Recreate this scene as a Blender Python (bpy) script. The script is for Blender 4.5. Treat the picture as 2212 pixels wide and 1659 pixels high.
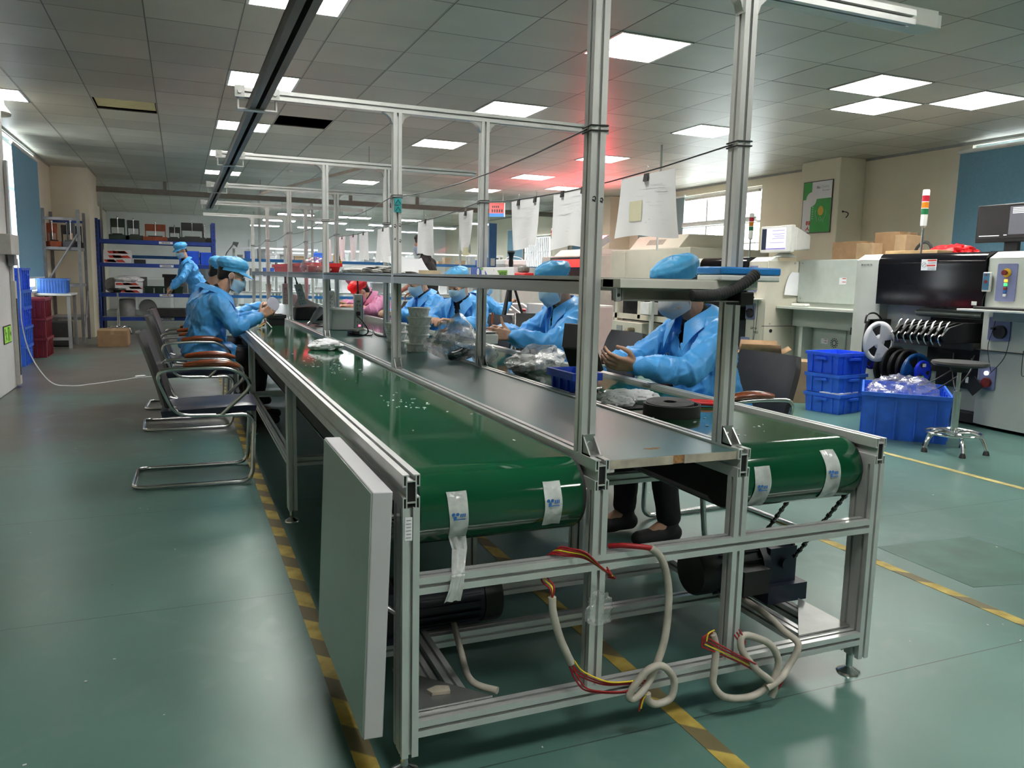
import bpy, bmesh, math, random
from mathutils import Vector as V, Matrix as M, Euler, noise
pi = math.pi
R = math.radians
sc = bpy.context.scene
C = sc.collection
for o in list(bpy.data.objects):
    bpy.data.objects.remove(o)

# ------------------------------------------------------------- camera, world, exposure
cam_d = bpy.data.cameras.new('camera')
cam = bpy.data.objects.new('camera', cam_d); C.objects.link(cam); sc.camera = cam
yaw, pitch, roll = 0.39882802, 0.13402872, 0.02272462
cy, sy, cp, sp, cr, sr = math.cos(yaw), math.sin(yaw), math.cos(pitch), math.sin(pitch), math.cos(roll), math.sin(roll)
fw = V((sy*cp, cy*cp, -sp)); rt = V((cy, -sy, 0)); up = rt.cross(fw)
rt2, up2 = cr*rt + sr*up, -sr*rt + cr*up
mw = M((( rt2.x, up2.x, -fw.x, -0.46398847), (rt2.y, up2.y, -fw.y, -1.66699031), (rt2.z, up2.z, -fw.z, 1.19143170), (0, 0, 0, 1)))
cam.matrix_world = mw
cam_d.sensor_fit = 'HORIZONTAL'; cam_d.sensor_width = 36.0
cam_d.lens = 36.0 * 1700.2 / 2212.0
cam_d.clip_start = 0.02; cam_d.clip_end = 120

w = bpy.data.worlds.new('sky'); sc.world = w; w.use_nodes = True
w.node_tree.nodes['Background'].inputs[0].default_value = (0.93, 0.97, 1.0, 1)
w.node_tree.nodes['Background'].inputs[1].default_value = 4.5
sc.view_settings.view_transform = 'Standard'; sc.view_settings.look = 'None'
sc.view_settings.exposure = 1.35; sc.view_settings.gamma = 1.0
sc.view_settings.use_curve_mapping = False
sc.cycles.use_denoising = True
sc.cycles.max_bounces = 8; sc.cycles.diffuse_bounces = 4; sc.cycles.glossy_bounces = 4
sc.cycles.transmission_bounces = 6; sc.cycles.transparent_max_bounces = 16
sc.cycles.sample_clamp_indirect = 12.0
sc.cycles.caustics_reflective = False; sc.cycles.caustics_refractive = False

# the room's recessed ceiling lamps: emission of their diffusers
LAMP = 20.0

# ------------------------------------------------------------- materials
MT = {}
def mat(name, col, rough=0.5, metal=0.0, var=0.10, scale=12.0, bump=0.0, bscale=60.0, spec=0.5, emit=None, estr=0.0,
        alpha=None, trans=0.0, coat=0.0, col2=None, stretch=None, rvar=0.0):
    """Principled surface whose colour wanders between two tones of one noise."""
    if name in MT: return MT[name]
    m = bpy.data.materials.new(name); m.use_nodes = True
    nt = m.node_tree; b = nt.nodes['Principled BSDF']
    tc = nt.nodes.new('ShaderNodeTexCoord'); n = nt.nodes.new('ShaderNodeTexNoise')
    n.inputs['Scale'].default_value = scale; n.inputs['Detail'].default_value = 4
    src = tc.outputs['Object']
    if stretch:
        mp = nt.nodes.new('ShaderNodeMapping'); mp.inputs['Scale'].default_value = stretch
        nt.links.new(src, mp.inputs[0]); src = mp.outputs[0]
    nt.links.new(src, n.inputs['Vector'])
    r = nt.nodes.new('ShaderNodeValToRGB')
    c1 = [max(0, c*(1-var)) for c in col]; c2 = [min(1, c*(1+var)) for c in col] if col2 is None else list(col2)
    r.color_ramp.elements[0].position = 0.35; r.color_ramp.elements[1].position = 0.68
    r.color_ramp.elements[0].color = (*c1, 1); r.color_ramp.elements[1].color = (*c2, 1)
    nt.links.new(n.outputs['Fac'], r.inputs[0]); nt.links.new(r.outputs[0], b.inputs['Base Color'])
    b.inputs['Roughness'].default_value = rough; b.inputs['Metallic'].default_value = metal
    b.inputs['Specular IOR Level'].default_value = spec
    if rvar:
        mr = nt.nodes.new('ShaderNodeMapRange'); mr.inputs[3].default_value = max(0, rough-rvar); mr.inputs[4].default_value = min(1, rough+rvar)
        nt.links.new(n.outputs['Fac'], mr.inputs[0]); nt.links.new(mr.outputs[0], b.inputs['Roughness'])
    if coat: b.inputs['Coat Weight'].default_value = coat; b.inputs['Coat Roughness'].default_value = 0.05
    if trans: b.inputs['Transmission Weight'].default_value = trans
    if alpha is not None: b.inputs['Alpha'].default_value = alpha
    if emit: b.inputs['Emission Color'].default_value = (*emit, 1); b.inputs['Emission Strength'].default_value = estr
    if bump:
        n2 = nt.nodes.new('ShaderNodeTexNoise'); n2.inputs['Scale'].default_value = bscale; n2.inputs['Detail'].default_value = 3
        nt.links.new(src, n2.inputs['Vector'])
        bp = nt.nodes.new('ShaderNodeBump'); bp.inputs['Strength'].default_value = bump; bp.inputs['Distance'].default_value = 0.01
        nt.links.new(n2.outputs['Fac'], bp.inputs['Height']); nt.links.new(bp.outputs[0], b.inputs['Normal'])
    MT[name] = m
    return m

def film(name, tint=(1, 1, 1), opacity=0.12, rough=0.08, gloss=0.25, bump=0.0, bscale=8.0):
    """Thin clear plastic: mostly see-through, partly glossy, a little milky."""
    m = bpy.data.materials.new(name); m.use_nodes = True; nt = m.node_tree
    nt.nodes.remove(nt.nodes['Principled BSDF'])
    out = nt.nodes['Material Output']
    t = nt.nodes.new('ShaderNodeBsdfTransparent'); t.inputs[0].default_value = (*tint, 1)
    g = nt.nodes.new('ShaderNodeBsdfGlossy'); g.inputs['Roughness'].default_value = rough
    d = nt.nodes.new('ShaderNodeBsdfDiffuse'); d.inputs[0].default_value = (0.8, 0.8, 0.82, 1)
    m1 = nt.nodes.new('ShaderNodeMixShader'); m2 = nt.nodes.new('ShaderNodeMixShader')
    fr = nt.nodes.new('ShaderNodeLayerWeight'); fr.inputs[0].default_value = 0.35
    mul = nt.nodes.new('ShaderNodeMath'); mul.operation = 'MULTIPLY'; mul.inputs[1].default_value = gloss*2.2
    nt.links.new(fr.outputs['Facing'], mul.inputs[0])
    tc = nt.nodes.new('ShaderNodeTexCoord'); n = nt.nodes.new('ShaderNodeTexNoise'); n.inputs['Scale'].default_value = bscale; n.inputs['Detail'].default_value = 4
    nt.links.new(tc.outputs['Object'], n.inputs['Vector'])
    if bump:
        bp = nt.nodes.new('ShaderNodeBump'); bp.inputs['Strength'].default_value = bump; bp.inputs['Distance'].default_value = 0.02
        nt.links.new(n.outputs['Fac'], bp.inputs['Height']); nt.links.new(bp.outputs[0], g.inputs['Normal'])
    ml = nt.nodes.new('ShaderNodeMath'); ml.operation = 'MULTIPLY'; ml.inputs[1].default_value = opacity*2
    nt.links.new(n.outputs['Fac'], ml.inputs[0])
    nt.links.new(ml.outputs[0], m1.inputs[0]); nt.links.new(t.outputs[0], m1.inputs[1]); nt.links.new(d.outputs[0], m1.inputs[2])
    nt.links.new(mul.outputs[0], m2.inputs[0]); nt.links.new(m1.outputs[0], m2.inputs[1]); nt.links.new(g.outputs[0], m2.inputs[2])
    nt.links.new(m2.outputs[0], out.inputs[0])
    MT[name] = m
    return m

def glow(name, col, s):
    m = bpy.data.materials.new(name); m.use_nodes = True; b = m.node_tree.nodes['Principled BSDF']
    b.inputs['Base Color'].default_value = (*[min(1, c*0.8) for c in col], 1); b.inputs['Roughness'].default_value = 0.4
    b.inputs['Emission Color'].default_value = (*col, 1); b.inputs['Emission Strength'].default_value = s
    MT[name] = m
    return m

ALU = mat('anodised_aluminium', (0.70, 0.71, 0.70), 0.38, 0.60, var=0.06, scale=8, stretch=(1, 1, 1))
ALU_D = mat('dull_aluminium', (0.36, 0.37, 0.36), 0.42, 0.8, var=0.08)
STEEL = mat('chromed_steel', (0.66, 0.66, 0.67), 0.16, 1.0, var=0.08)
ZINC = mat('zinc_steel', (0.50, 0.51, 0.50), 0.35, 0.9, var=0.1)
BLACK = mat('black_plastic', (0.012, 0.012, 0.013), 0.42, var=0.3)
BLACKM = mat('black_matte', (0.018, 0.018, 0.020), 0.75, var=0.3)
DARKPAINT = mat('dark_blue_paint', (0.010, 0.014, 0.030), 0.40, var=0.25)
WHITE = mat('white_plastic', (0.78, 0.78, 0.77), 0.45, var=0.05)
PAPER = mat('white_paper', (0.80, 0.81, 0.84), 0.9, var=0.03, scale=5)
BEIGE = mat('beige_enamel', (0.62, 0.59, 0.49), 0.42, var=0.05, scale=3)
GREYE = mat('grey_green_enamel', (0.52, 0.55, 0.50), 0.42, var=0.05, scale=3)
LGREY = mat('light_grey_enamel', (0.60, 0.62, 0.60), 0.45, var=0.05, scale=4)
MGREY = mat('mid_grey_paint', (0.30, 0.31, 0.31), 0.5, var=0.12, scale=7)
BLUEP = mat('blue_crate_plastic', (0.026, 0.115, 0.80), 0.38, var=0.12, scale=6)
BLUEP2 = mat('worn_blue_crate_plastic', (0.032, 0.15, 0.72), 0.42, var=0.14, scale=9)
BLUES = mat('blue_rack_paint', (0.012, 0.045, 0.28), 0.45, var=0.15, scale=9)
CARD = mat('brown_cardboard', (0.27, 0.165, 0.085), 0.85, var=0.12, scale=10)
CARD2 = mat('pale_cardboard', (0.34, 0.23, 0.13), 0.85, var=0.10, scale=10)
RED = mat('red_plastic', (0.62, 0.015, 0.02), 0.4, var=0.08)
REDC = mat('red_cable_sheath', (0.32, 0.010, 0.014), 0.5, var=0.1)
YELC = mat('yellow_cable_sheath', (0.75, 0.55, 0.03), 0.5, var=0.1)
GREY_CABLE = mat('dusty_white_cable', (0.44, 0.41, 0.35), 0.65, var=0.16, scale=22)
ORANGE_FIX = mat('orange_fixture_plastic', (0.30, 0.06, 0.02), 0.5, var=0.2)
WOOD = mat('red_brown_lacquered_wood', (0.27, 0.062, 0.018), 0.25, var=0.35, scale=16, stretch=(1, 6, 6), coat=0.4)
PVC = mat('dark_blue_vinyl', (0.018, 0.020, 0.042), 0.32, var=0.2, scale=8)
PVCG = mat('dark_grey_vinyl', (0.045, 0.042, 0.044), 0.45, var=0.2, scale=8)
SKIN = mat('skin', (0.54, 0.31, 0.21), 0.5, var=0.09, scale=18)
HAIR = mat('black_hair', (0.010, 0.008, 0.008), 0.45, var=0.4, scale=80)
COAT = mat('blue_antistatic_cloth', (0.085, 0.40, 0.88), 0.40, var=0.07, scale=14, bump=0.12, bscale=160)
CAPB = mat('blue_cap_cloth', (0.085, 0.42, 0.78), 0.42, var=0.07, scale=14, bump=0.12, bscale=160)
COATP = mat('red_lit_work_cloth', (0.66, 0.25, 0.44), 0.55, var=0.12, scale=10)  # work cloth with the red lamp's light painted into its colour
MASK = mat('pale_blue_mask_fabric', (0.36, 0.58, 0.74), 0.75, var=0.05, scale=20)
MASKG = mat('grey_mask_fabric', (0.50, 0.52, 0.54), 0.75, var=0.08, scale=20)
TROUS = mat('black_trousers_cloth', (0.010, 0.010, 0.014), 0.8, var=0.3)
INK = mat('black_ink', (0.015, 0.015, 0.018), 0.6, var=0.2)
INKG = mat('grey_ink', (0.33, 0.33, 0.36), 0.7, var=0.1)
INKB = mat('blue_ink', (0.03, 0.16, 0.50), 0.5, var=0.1)
INKR = mat('red_ink', (0.60, 0.05, 0.03), 0.5, var=0.1)
GREENP = mat('green_print', (0.02, 0.33, 0.05), 0.35, var=0.05)
DGREEN = mat('dark_green_plastic', (0.006, 0.022, 0.012), 0.4, var=0.2)
LIME = mat('lime_plastic', (0.38, 0.55, 0.06), 0.4, var=0.05)
CLEAR = film('clear_plastic_bag', (0.93, 0.93, 0.94), 0.42, 0.10, 0.36, bump=1.0, bscale=26)

# ------------------------------------------------------------- mesh builder
class MB:
    """Collects closed shapes and links them as ONE mesh object."""
    def __init__(s): s.v = []; s.f = []; s.m = []; s.k = 0
    def mat(s, k): s.k = k; return s
    def add(s, vs, fs, X=None):
        n = len(s.v)
        s.v += [tuple(X @ V(p)) for p in vs] if X is not None else [tuple(p) for p in vs]
        s.f += [tuple(i+n for i in f) for f in fs]; s.m += [s.k]*len(fs)
        return s
    def box(s, lo, hi, X=None):
        (a, b, c), (d, e, f) = lo, hi
        return s.add([(a,b,c),(d,b,c),(d,e,c),(a,e,c),(a,b,f),(d,b,f),(d,e,f),(a,e,f)],
                     [(0,3,2,1),(4,5,6,7),(0,1,5,4),(1,2,6,5),(2,3,7,6),(3,0,4,7)], X)
    def bx(s, c, sz, X=None):
        return s.box([c[i]-sz[i]/2 for i in range(3)], [c[i]+sz[i]/2 for i in range(3)], X)
    def prism(s, poly, h0, h1, X=None, ax='z'):
        """Extrude a closed 2D outline (counter-clockwise) along an axis."""
        n = len(poly)
        def P(a, b, h): return {'z': (a, b, h), 'y': (a, h, b), 'x': (h, a, b)}[ax]
        vs = [P(a, b, h0) for a, b in poly] + [P(a, b, h1) for a, b in poly]
        fs = [tuple(range(n-1, -1, -1)), tuple(range(n, 2*n))] + [(i, (i+1) % n, n+(i+1) % n, n+i) for i in range(n)]
        if ax == 'y': fs = [f[::-1] for f in fs]
        return s.add(vs, fs, X)
    def cyl(s, p0, p1, r0, r1=None, n=14, cap=True):
        return s.tube([p0, p1], [r0, r0 if r1 is None else r1], n, cap)
    def tube(s, pts, r, n=8, cap=True, closed=False, flat=None):
        pts = [V(p) for p in pts]; k = len(pts)
        rs = r if isinstance(r, (list, tuple)) else [r]*k
        t0 = (pts[1]-pts[0]).normalized()
        u = t0.orthogonal().normalized() if flat is None else (V(flat)-t0*V(flat).dot(t0)).normalized()
        b0 = len(s.v)
        for i, p in enumerate(pts):
            if closed: t = (pts[(i+1) % k]-pts[i-1]).normalized()
            elif i == 0: t = t0
            elif i == k-1: t = (pts[-1]-pts[-2]).normalized()
            else:
                t = (pts[i+1]-p).normalized()+(p-pts[i-1]).normalized()
                t = t.normalized() if t.length > 1e-6 else (pts[i+1]-p).normalized()
            u = u-t*u.dot(t)
            u = u.normalized() if u.length > 1e-6 else t.orthogonal().normalized()
            w_ = t.cross(u)
            for j in range(n):
                a = 2*pi*j/n
                s.v.append(tuple(p+(u*math.cos(a)+w_*math.sin(a))*rs[i]))
        K = k if closed else k-1
        for i in range(K):
            for j in range(n):
                a, b = b0+i*n, b0+((i+1) % k)*n
                s.f.append((a+j, a+(j+1) % n, b+(j+1) % n, b+j)); s.m.append(s.k)
        if cap and not closed:
            s.f.append(tuple(b0+j for j in range(n-1, -1, -1))); s.m.append(s.k)
            s.f.append(tuple(b0+(k-1)*n+j for j in range(n))); s.m.append(s.k)
        return s
    def lathe(s, prof, o=(0, 0, 0), n=24, X=None, cap=True):
        """Revolve (r, z) pairs about the vertical through o."""
        vs = []; fs = []; k = len(prof)
        for r, z in prof:
            for j in range(n):
                a = 2*pi*j/n; vs.append((o[0]+r*math.cos(a), o[1]+r*math.sin(a), o[2]+z))
        for i in range(k-1):
            for j in range(n): fs.append((i*n+j, i*n+(j+1) % n, (i+1)*n+(j+1) % n, (i+1)*n+j))
        if cap: fs.append(tuple(range(n-1, -1, -1))); fs.append(tuple((k-1)*n+j for j in range(n)))
        return s.add(vs, fs, X)
    def ell(s, c, r, X=None, nu=16, nv=10):
        """Ellipsoid with centre c and three radii."""
        vs = [(c[0], c[1], c[2]-r[2])]; fs = []
        for i in range(1, nv):
            t = -pi/2+pi*i/nv
            for j in range(nu):
                a = 2*pi*j/nu; vs.append((c[0]+r[0]*math.cos(t)*math.cos(a), c[1]+r[1]*math.cos(t)*math.sin(a), c[2]+r[2]*math.sin(t)))
        vs.append((c[0], c[1], c[2]+r[2])); L = len(vs)-1
        for j in range(nu): fs.append((0, 1+(j+1) % nu, 1+j))
        for i in range(nv-2):
            for j in range(nu):
                a, b = 1+i*nu, 1+(i+1)*nu; fs.append((a+j, a+(j+1) % nu, b+(j+1) % nu, b+j))
        a = 1+(nv-2)*nu
        for j in range(nu): fs.append((a+j, a+(j+1) % nu, L))
        return s.add(vs, fs, X)
    def cone(s, p0, p1, r0, r1, n=12):
        """Round-ended tapered limb segment."""
        s.ell(p0, (r0, r0, r0), nu=n, nv=8); s.ell(p1, (r1, r1, r1), nu=n, nv=8)
        return s.tube([p0, p1], [r0, r1], n)
    def grid(s, P, nu, nv, th=0.0, closed_u=False):
        """Surface P(u,v) for u,v in 0..1; with th it is doubled to a thin closed sheet."""
        vs = [V(P(i/(nu-1 if not closed_u else nu), j/(nv-1))) for j in range(nv) for i in range(nu)]
        U = nu if closed_u else nu-1
        fs = [(j*nu+i, j*nu+(i+1) % nu, (j+1)*nu+(i+1) % nu, (j+1)*nu+i) for j in range(nv-1) for i in range(U)]
        if not th: return s.add(vs, fs)
        N = [V((0, 0, 0)) for _ in vs]
        for f in fs:
            nn = (vs[f[2]]-vs[f[0]]).cross(vs[f[3]]-vs[f[1]])
            for i in f: N[i] += nn
        L = len(vs); v2 = [p-(q.normalized()*th if q.length else q) for p, q in zip(vs, N)]
        f2 = [tuple(i+L for i in f[::-1]) for f in fs]; fe = []
        if not closed_u:
            for j in range(nv-1):
                a, b = j*nu, (j+1)*nu; fe.append((a, b, b+L, a+L)); fe.append((b+nu-1, a+nu-1, a+nu-1+L, b+nu-1+L))
        for i in range(U):
            a, b = i, (i+1) % nu; fe.append((b, a, a+L, b+L)); k = (nv-1)*nu; fe.append((k+a, k+b, k+b+L, k+a+L))
        return s.add(vs+v2, fs+f2+fe)
    def build(s, name, mats, parent=None, smooth=35, bevel=0, loc=None, rot=None):
        me = bpy.data.meshes.new(name); me.from_pydata(s.v, [], s.f)
        mats = mats if isinstance(mats, (list, tuple)) else [mats]
        for m_ in mats: me.materials.append(m_)
        me.polygons.foreach_set('material_index', s.m)
        if smooth:
            me.polygons.foreach_set('use_smooth', [True]*len(me.polygons))
            me.set_sharp_from_angle(angle=R(smooth))
        me.update()
        o = bpy.data.objects.new(name, me); C.objects.link(o)
        if parent: o.parent = parent
        if loc: o.location = loc
        if rot: o.rotation_euler = rot
        if bevel:
            b = o.modifiers.new('edge', 'BEVEL'); b.width = bevel; b.segments = 2; b.limit_method = 'ANGLE'; b.angle_limit = R(50)
            b.harden_normals = False
        return o

def thing(name, label, cat, loc=(0, 0, 0), rz=0.0, group=None, rot=None):
    o = bpy.data.objects.new(name, None); C.objects.link(o); o.empty_display_size = 0.1
    o.location = loc; o.rotation_euler = rot if rot else (0, 0, rz)
    o['label'] = label; o['category'] = cat
    if group: o['group'] = group
    return o
def tag(o, label, cat, group=None):
    o['label'] = label; o['category'] = cat
    if group: o['group'] = group
    return o
def struct(o): o['kind'] = 'structure'; return o
def lab(o, label): o['label'] = label; return o
def dup(root, loc=None, rz=None, label=None, group=None):
    r = root.copy(); C.objects.link(r)
    if loc is not None: r.location = loc
    if rz is not None: r.rotation_euler = (0, 0, rz)
    if label: r['label'] = label
    if group: r['group'] = group
    for ch in list(root.children):
        c = ch.copy(); C.objects.link(c); c.parent = r
        for g in list(ch.children):
            d = g.copy(); C.objects.link(d); d.parent = c
    return r
def smoothpath(pts, k=6, closed=False):
    """Catmull-Rom through the points."""
    P = [V(p) for p in pts]; n = len(P); out = []
    for i in range(n if closed else n-1):
        a, b, c, d = (P[(i-1) % n], P[i], P[(i+1) % n], P[(i+2) % n]) if closed else (P[max(i-1, 0)], P[i], P[i+1], P[min(i+2, n-1)])
        for j in range(k):
            t = j/k
            out.append(0.5*((2*b)+(c-a)*t+(2*a-5*b+4*c-d)*t*t+(3*b-a-3*c+d)*t**3))
    if not closed: out.append(P[-1])
    return out
def fillet(pts, r, k=5, closed=False):
    """Polyline with its corners rounded to radius r."""
    P = [V(p) for p in pts]; out = []; n = len(P)
    for i, p in enumerate(P):
        if not closed and i in (0, n-1): out.append(p); continue
        a, b = P[i-1]-p, P[(i+1) % n]-p
        d = min(r, a.length*0.49, b.length*0.49); a = p+a.normalized()*d; b = p+b.normalized()*d
        for j in range(k+1):
            t = j/k; out.append(a*(1-t)**2+p*2*t*(1-t)+b*t*t)
    return out
def text_mesh(s, size, X, name, m, parent=None, ext=0.0008, align='CENTER'):
    """Lettering as a mesh laid on a surface."""
    cu = bpy.data.curves.new(name, 'FONT'); cu.body = s; cu.size = size; cu.extrude = ext; cu.align_x = align; cu.align_y = 'CENTER'
    t = bpy.data.objects.new(name, cu); C.objects.link(t)
    me = bpy.data.meshes.new_from_object(t.evaluated_get(bpy.context.evaluated_depsgraph_get()))
    bpy.data.objects.remove(t); bpy.data.curves.remove(cu)
    me.transform(X); me.materials.clear(); me.materials.append(m)
    o = bpy.data.objects.new(name, me); C.objects.link(o)
    if parent: o.parent = parent
    return o
def face_mx(origin, xdir, ydir):
    """Frame whose x runs along the writing and y up the letter."""
    x = V(xdir).normalized(); y = V(ydir).normalized(); z = x.cross(y)
    return M(((x.x, y.x, z.x, origin[0]), (x.y, y.y, z.y, origin[1]), (x.z, y.z, z.z, origin[2]), (0, 0, 0, 1)))
# ------------------------------------------------------------- the room
XL, XR, YF, YP, YB, ZC = -2.43, 8.10, -6.93, 15.30, 24.9, 2.88

def floor_mat():
    m = mat('green_floor_coating', (0.085, 0.180, 0.155), 0.34, var=0.22, scale=0.9, rvar=0.12, bump=0.05, bscale=5)
    nt = m.node_tree; b = nt.nodes['Principled BSDF']; N = nt.nodes.new; L = nt.links.new
    ramp = [n for n in nt.nodes if n.type == 'VALTORGB'][0]
    tc = [n for n in nt.nodes if n.type == 'TEX_COORD'][0]
    sx = N('ShaderNodeSeparateXYZ'); L(tc.outputs['Object'], sx.inputs[0])
    # trodden bare patch in the aisle to the far left
    n = N('ShaderNodeTexNoise'); n.inputs['Scale'].default_value = 0.7; n.inputs['Detail'].default_value = 5; L(tc.outputs['Object'], n.inputs['Vector'])
    a = N('ShaderNodeMapRange'); a.inputs[1].default_value = 2.2; a.inputs[2].default_value = 4.6; L(sx.outputs[1], a.inputs[0])
    c = N('ShaderNodeMapRange'); c.inputs[1].default_value = 1.6; c.inputs[2].default_value = -0.2; L(sx.outputs[0], c.inputs[0])
    e = N('ShaderNodeMath'); e.operation = 'MULTIPLY'; L(a.outputs[0], e.inputs[0]); L(c.outputs[0], e.inputs[1])
    f = N('ShaderNodeMath'); f.operation = 'MULTIPLY_ADD'; f.inputs[1].default_value = 1.5; f.inputs[2].default_value = -1.05; L(n.outputs['Fac'], f.inputs[0])
    g = N('ShaderNodeMath'); g.operation = 'ADD'; L(e.outputs[0], g.inputs[0]); L(f.outputs[0], g.inputs[1])
    h = N('ShaderNodeMapRange'); h.inputs[1].default_value = 0.35; h.inputs[2].default_value = 0.7; L(g.outputs[0], h.inputs[0])
    mx = N('ShaderNodeMix'); mx.data_type = 'RGBA'; mx.inputs[7].default_value = (0.105, 0.098, 0.085, 1)
    L(h.outputs[0], mx.inputs[0]); L(ramp.outputs[0], mx.inputs[6])
    # dusty smears and scuffs
    n2 = N('ShaderNodeTexNoise'); n2.inputs['Scale'].default_value = 3.2; n2.inputs['Detail'].default_value = 8; n2.inputs['Distortion'].default_value = 1.6; L(tc.outputs['Object'], n2.inputs['Vector'])
    h2 = N('ShaderNodeMapRange'); h2.inputs[1].default_value = 0.56; h2.inputs[2].default_value = 0.78; h2.inputs[4].default_value = 0.5; L(n2.outputs['Fac'], h2.inputs[0])
    m2 = N('ShaderNodeMix'); m2.data_type = 'RGBA'; m2.inputs[7].default_value = (0.16, 0.24, 0.22, 1); L(h2.outputs[0], m2.inputs[0]); L(mx.outputs[2], m2.inputs[6])
    # sheet joints every 1.25 m
    w_ = N('ShaderNodeMath'); w_.operation = 'PINGPONG'; w_.inputs[1].default_value = 0.625; L(sx.outputs[1], w_.inputs[0])
    l_ = N('ShaderNodeMath'); l_.operation = 'LESS_THAN'; l_.inputs[1].default_value = 0.002; L(w_.outputs[0], l_.inputs[0])
    m3 = N('ShaderNodeMix'); m3.data_type = 'RGBA'; m3.inputs[7].default_value = (0.03, 0.06, 0.055, 1); L(l_.outputs[0], m3.inputs[0]); L(m2.outputs[2], m3.inputs[6])
    L(m3.outputs[2], b.inputs['Base Color'])
    return m
FLOOR = floor_mat()
struct(MB().box((XL-0.2, YF-0.2, -0.1), (XR+0.2, YB+0.2, 0)).build('floor', FLOOR))

def ceil_mat():
    m = mat('pressed_ceiling_tiles', (0.50, 0.50, 0.43), 0.42, var=0.05, scale=2, spec=0.4)
    nt = m.node_tree; b = nt.nodes['Principled BSDF']; N = nt.nodes.new; L = nt.links.new
    ramp = [n for n in nt.nodes if n.type == 'VALTORGB'][0]; tc = [n for n in nt.nodes if n.type == 'TEX_COORD'][0]
    mp = N('ShaderNodeMapping'); mp.inputs['Location'].default_value = (0.03/0.6, -3.27/0.6, 0); mp.inputs['Scale'].default_value = (1/0.6, 1/0.6, 1)
    L(tc.outputs['Object'], mp.inputs[0])
    fl = N('ShaderNodeVectorMath'); fl.operation = 'FLOOR'; L(mp.outputs[0], fl.inputs[0])
    wn = N('ShaderNodeTexWhiteNoise'); L(fl.outputs[0], wn.inputs[0])
    mr = N('ShaderNodeMapRange'); mr.inputs[3].default_value = 0.86; mr.inputs[4].default_value = 1.10; L(wn.outputs[0], mr.inputs[0])
    mu = N('ShaderNodeMix'); mu.data_type = 'RGBA'; mu.blend_type = 'MULTIPLY'; mu.inputs[0].default_value = 1
    cb = N('ShaderNodeCombineColor'); [L(mr.outputs[0], cb.inputs[i]) for i in range(3)]
    L(ramp.outputs[0], mu.inputs[6]); L(cb.outputs[0], mu.inputs[7]); L(mu.outputs[2], b.inputs['Base Color'])
    # pressed dimple pattern
    fr = N('ShaderNodeVectorMath'); fr.operation = 'FRACTION'; L(mp.outputs[0], fr.inputs[0]); sp = N('ShaderNodeSeparateXYZ'); L(fr.outputs[0], sp.inputs[0])
    jn = []
    for ax in (0, 1):   # joints between the tiles
        pp = N('ShaderNodeMath'); pp.operation = 'PINGPONG'; pp.inputs[1].default_value = 0.5; L(sp.outputs[ax], pp.inputs[0])
        lt = N('ShaderNodeMapRange'); lt.inputs[1].default_value = 0.0045; lt.inputs[2].default_value = 0.010; lt.inputs[3].default_value = 1.0; lt.inputs[4].default_value = 0.0; L(pp.outputs[0], lt.inputs[0]); jn.append(lt)
    mxm = N('ShaderNodeMath'); mxm.operation = 'MAXIMUM'; L(jn[0].outputs[0], mxm.inputs[0]); L(jn[1].outputs[0], mxm.inputs[1])
    mj = N('ShaderNodeMix'); mj.data_type = 'RGBA'; mj.inputs[7].default_value = (0.09, 0.09, 0.08, 1); L(mxm.outputs[0], mj.inputs[0]); L(mu.outputs[2], mj.inputs[6]); L(mj.outputs[2], b.inputs['Base Color'])
    ck = N('ShaderNodeTexChecker'); ck.inputs['Scale'].default_value = 34; L(tc.outputs['Object'], ck.inputs[0])
    bp = N('ShaderNodeBump'); bp.inputs['Strength'].default_value = 0.40; bp.inputs['Distance'].default_value = 0.004
    L(ck.outputs['Fac'], bp.inputs['Height']); L(bp.outputs[0], b.inputs['Normal'])
    return m
CEIL = ceil_mat()
LIGHTS = [(-.03, -3.93), (-.03, -1.53), (-.03, .87), (-.03, 3.27), (-.03, 5.67), (-.03, 8.07), (-.03, 10.47), (-.03, 12.87),
          (2.37, -3.93), (2.37, -1.53), (2.37, 3.27), (2.37, 5.67), (2.37, 8.07), (2.37, 12.87),
          (4.77, -1.53), (4.77, .87), (4.77, 3.27), (5.37, 3.87), (5.97, 3.27), (4.77, 5.67), (4.77, 8.07), (4.77, 10.47), (5.97, 11.67), (4.77, 12.87),
          (6.57, -.33), (-2.43, 7.47)]
random.seed(4)
cm = MB()
def key(x, y): return (round(x*100), round(y*100))
LK = {key(*q) for q in LIGHTS}; HOLES = {key(.57, 7.47), key(-1.23, 7.47)}
nx = 18; ny = 53
for i in range(nx):
    for j in range(ny):
        x = -2.43+0.6*i; y = YF+0.6*j
        if key(x, y) in LK or key(x, y) in HOLES: continue
        x1 = min(x+0.6, XR); g = 0.0006; z = ZC+random.uniform(-0.0004, 0.0004)
        sag = random.random()
        if sag > 0.955: g = 0.007
        cm.box((x+g, y+g, z), (x1-g, y+0.6-g, z+0.012))
for i in range(nx+1):   # visible runner bars along the room
    x = min(-2.43+0.6*i, XR)
    if x < 1.2: cm.box((x-0.009, YF, ZC-0.003), (x+0.009, YB, ZC+0.002))
struct(cm.build('ceiling', CEIL, smooth=0))
VOID = mat('dark_plenum', (0.03, 0.03, 0.028), 0.9)
struct(MB().box((XL-0.2, YF-0.2, 3.45), (XR+0.2, YB+0.2, 3.55)).build('ceiling_slab', VOID))
tag(MB().box((-1.21, 7.49, ZC+0.018), (-0.65, 8.02, ZC+0.03)).build('ceiling_tile', mat('yellowed_tile', (0.62, 0.58, 0.30), 0.6, var=0.06)),
    'yellowed ceiling tile sitting crooked in the ceiling grid above the left aisle', 'ceiling tile')

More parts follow.
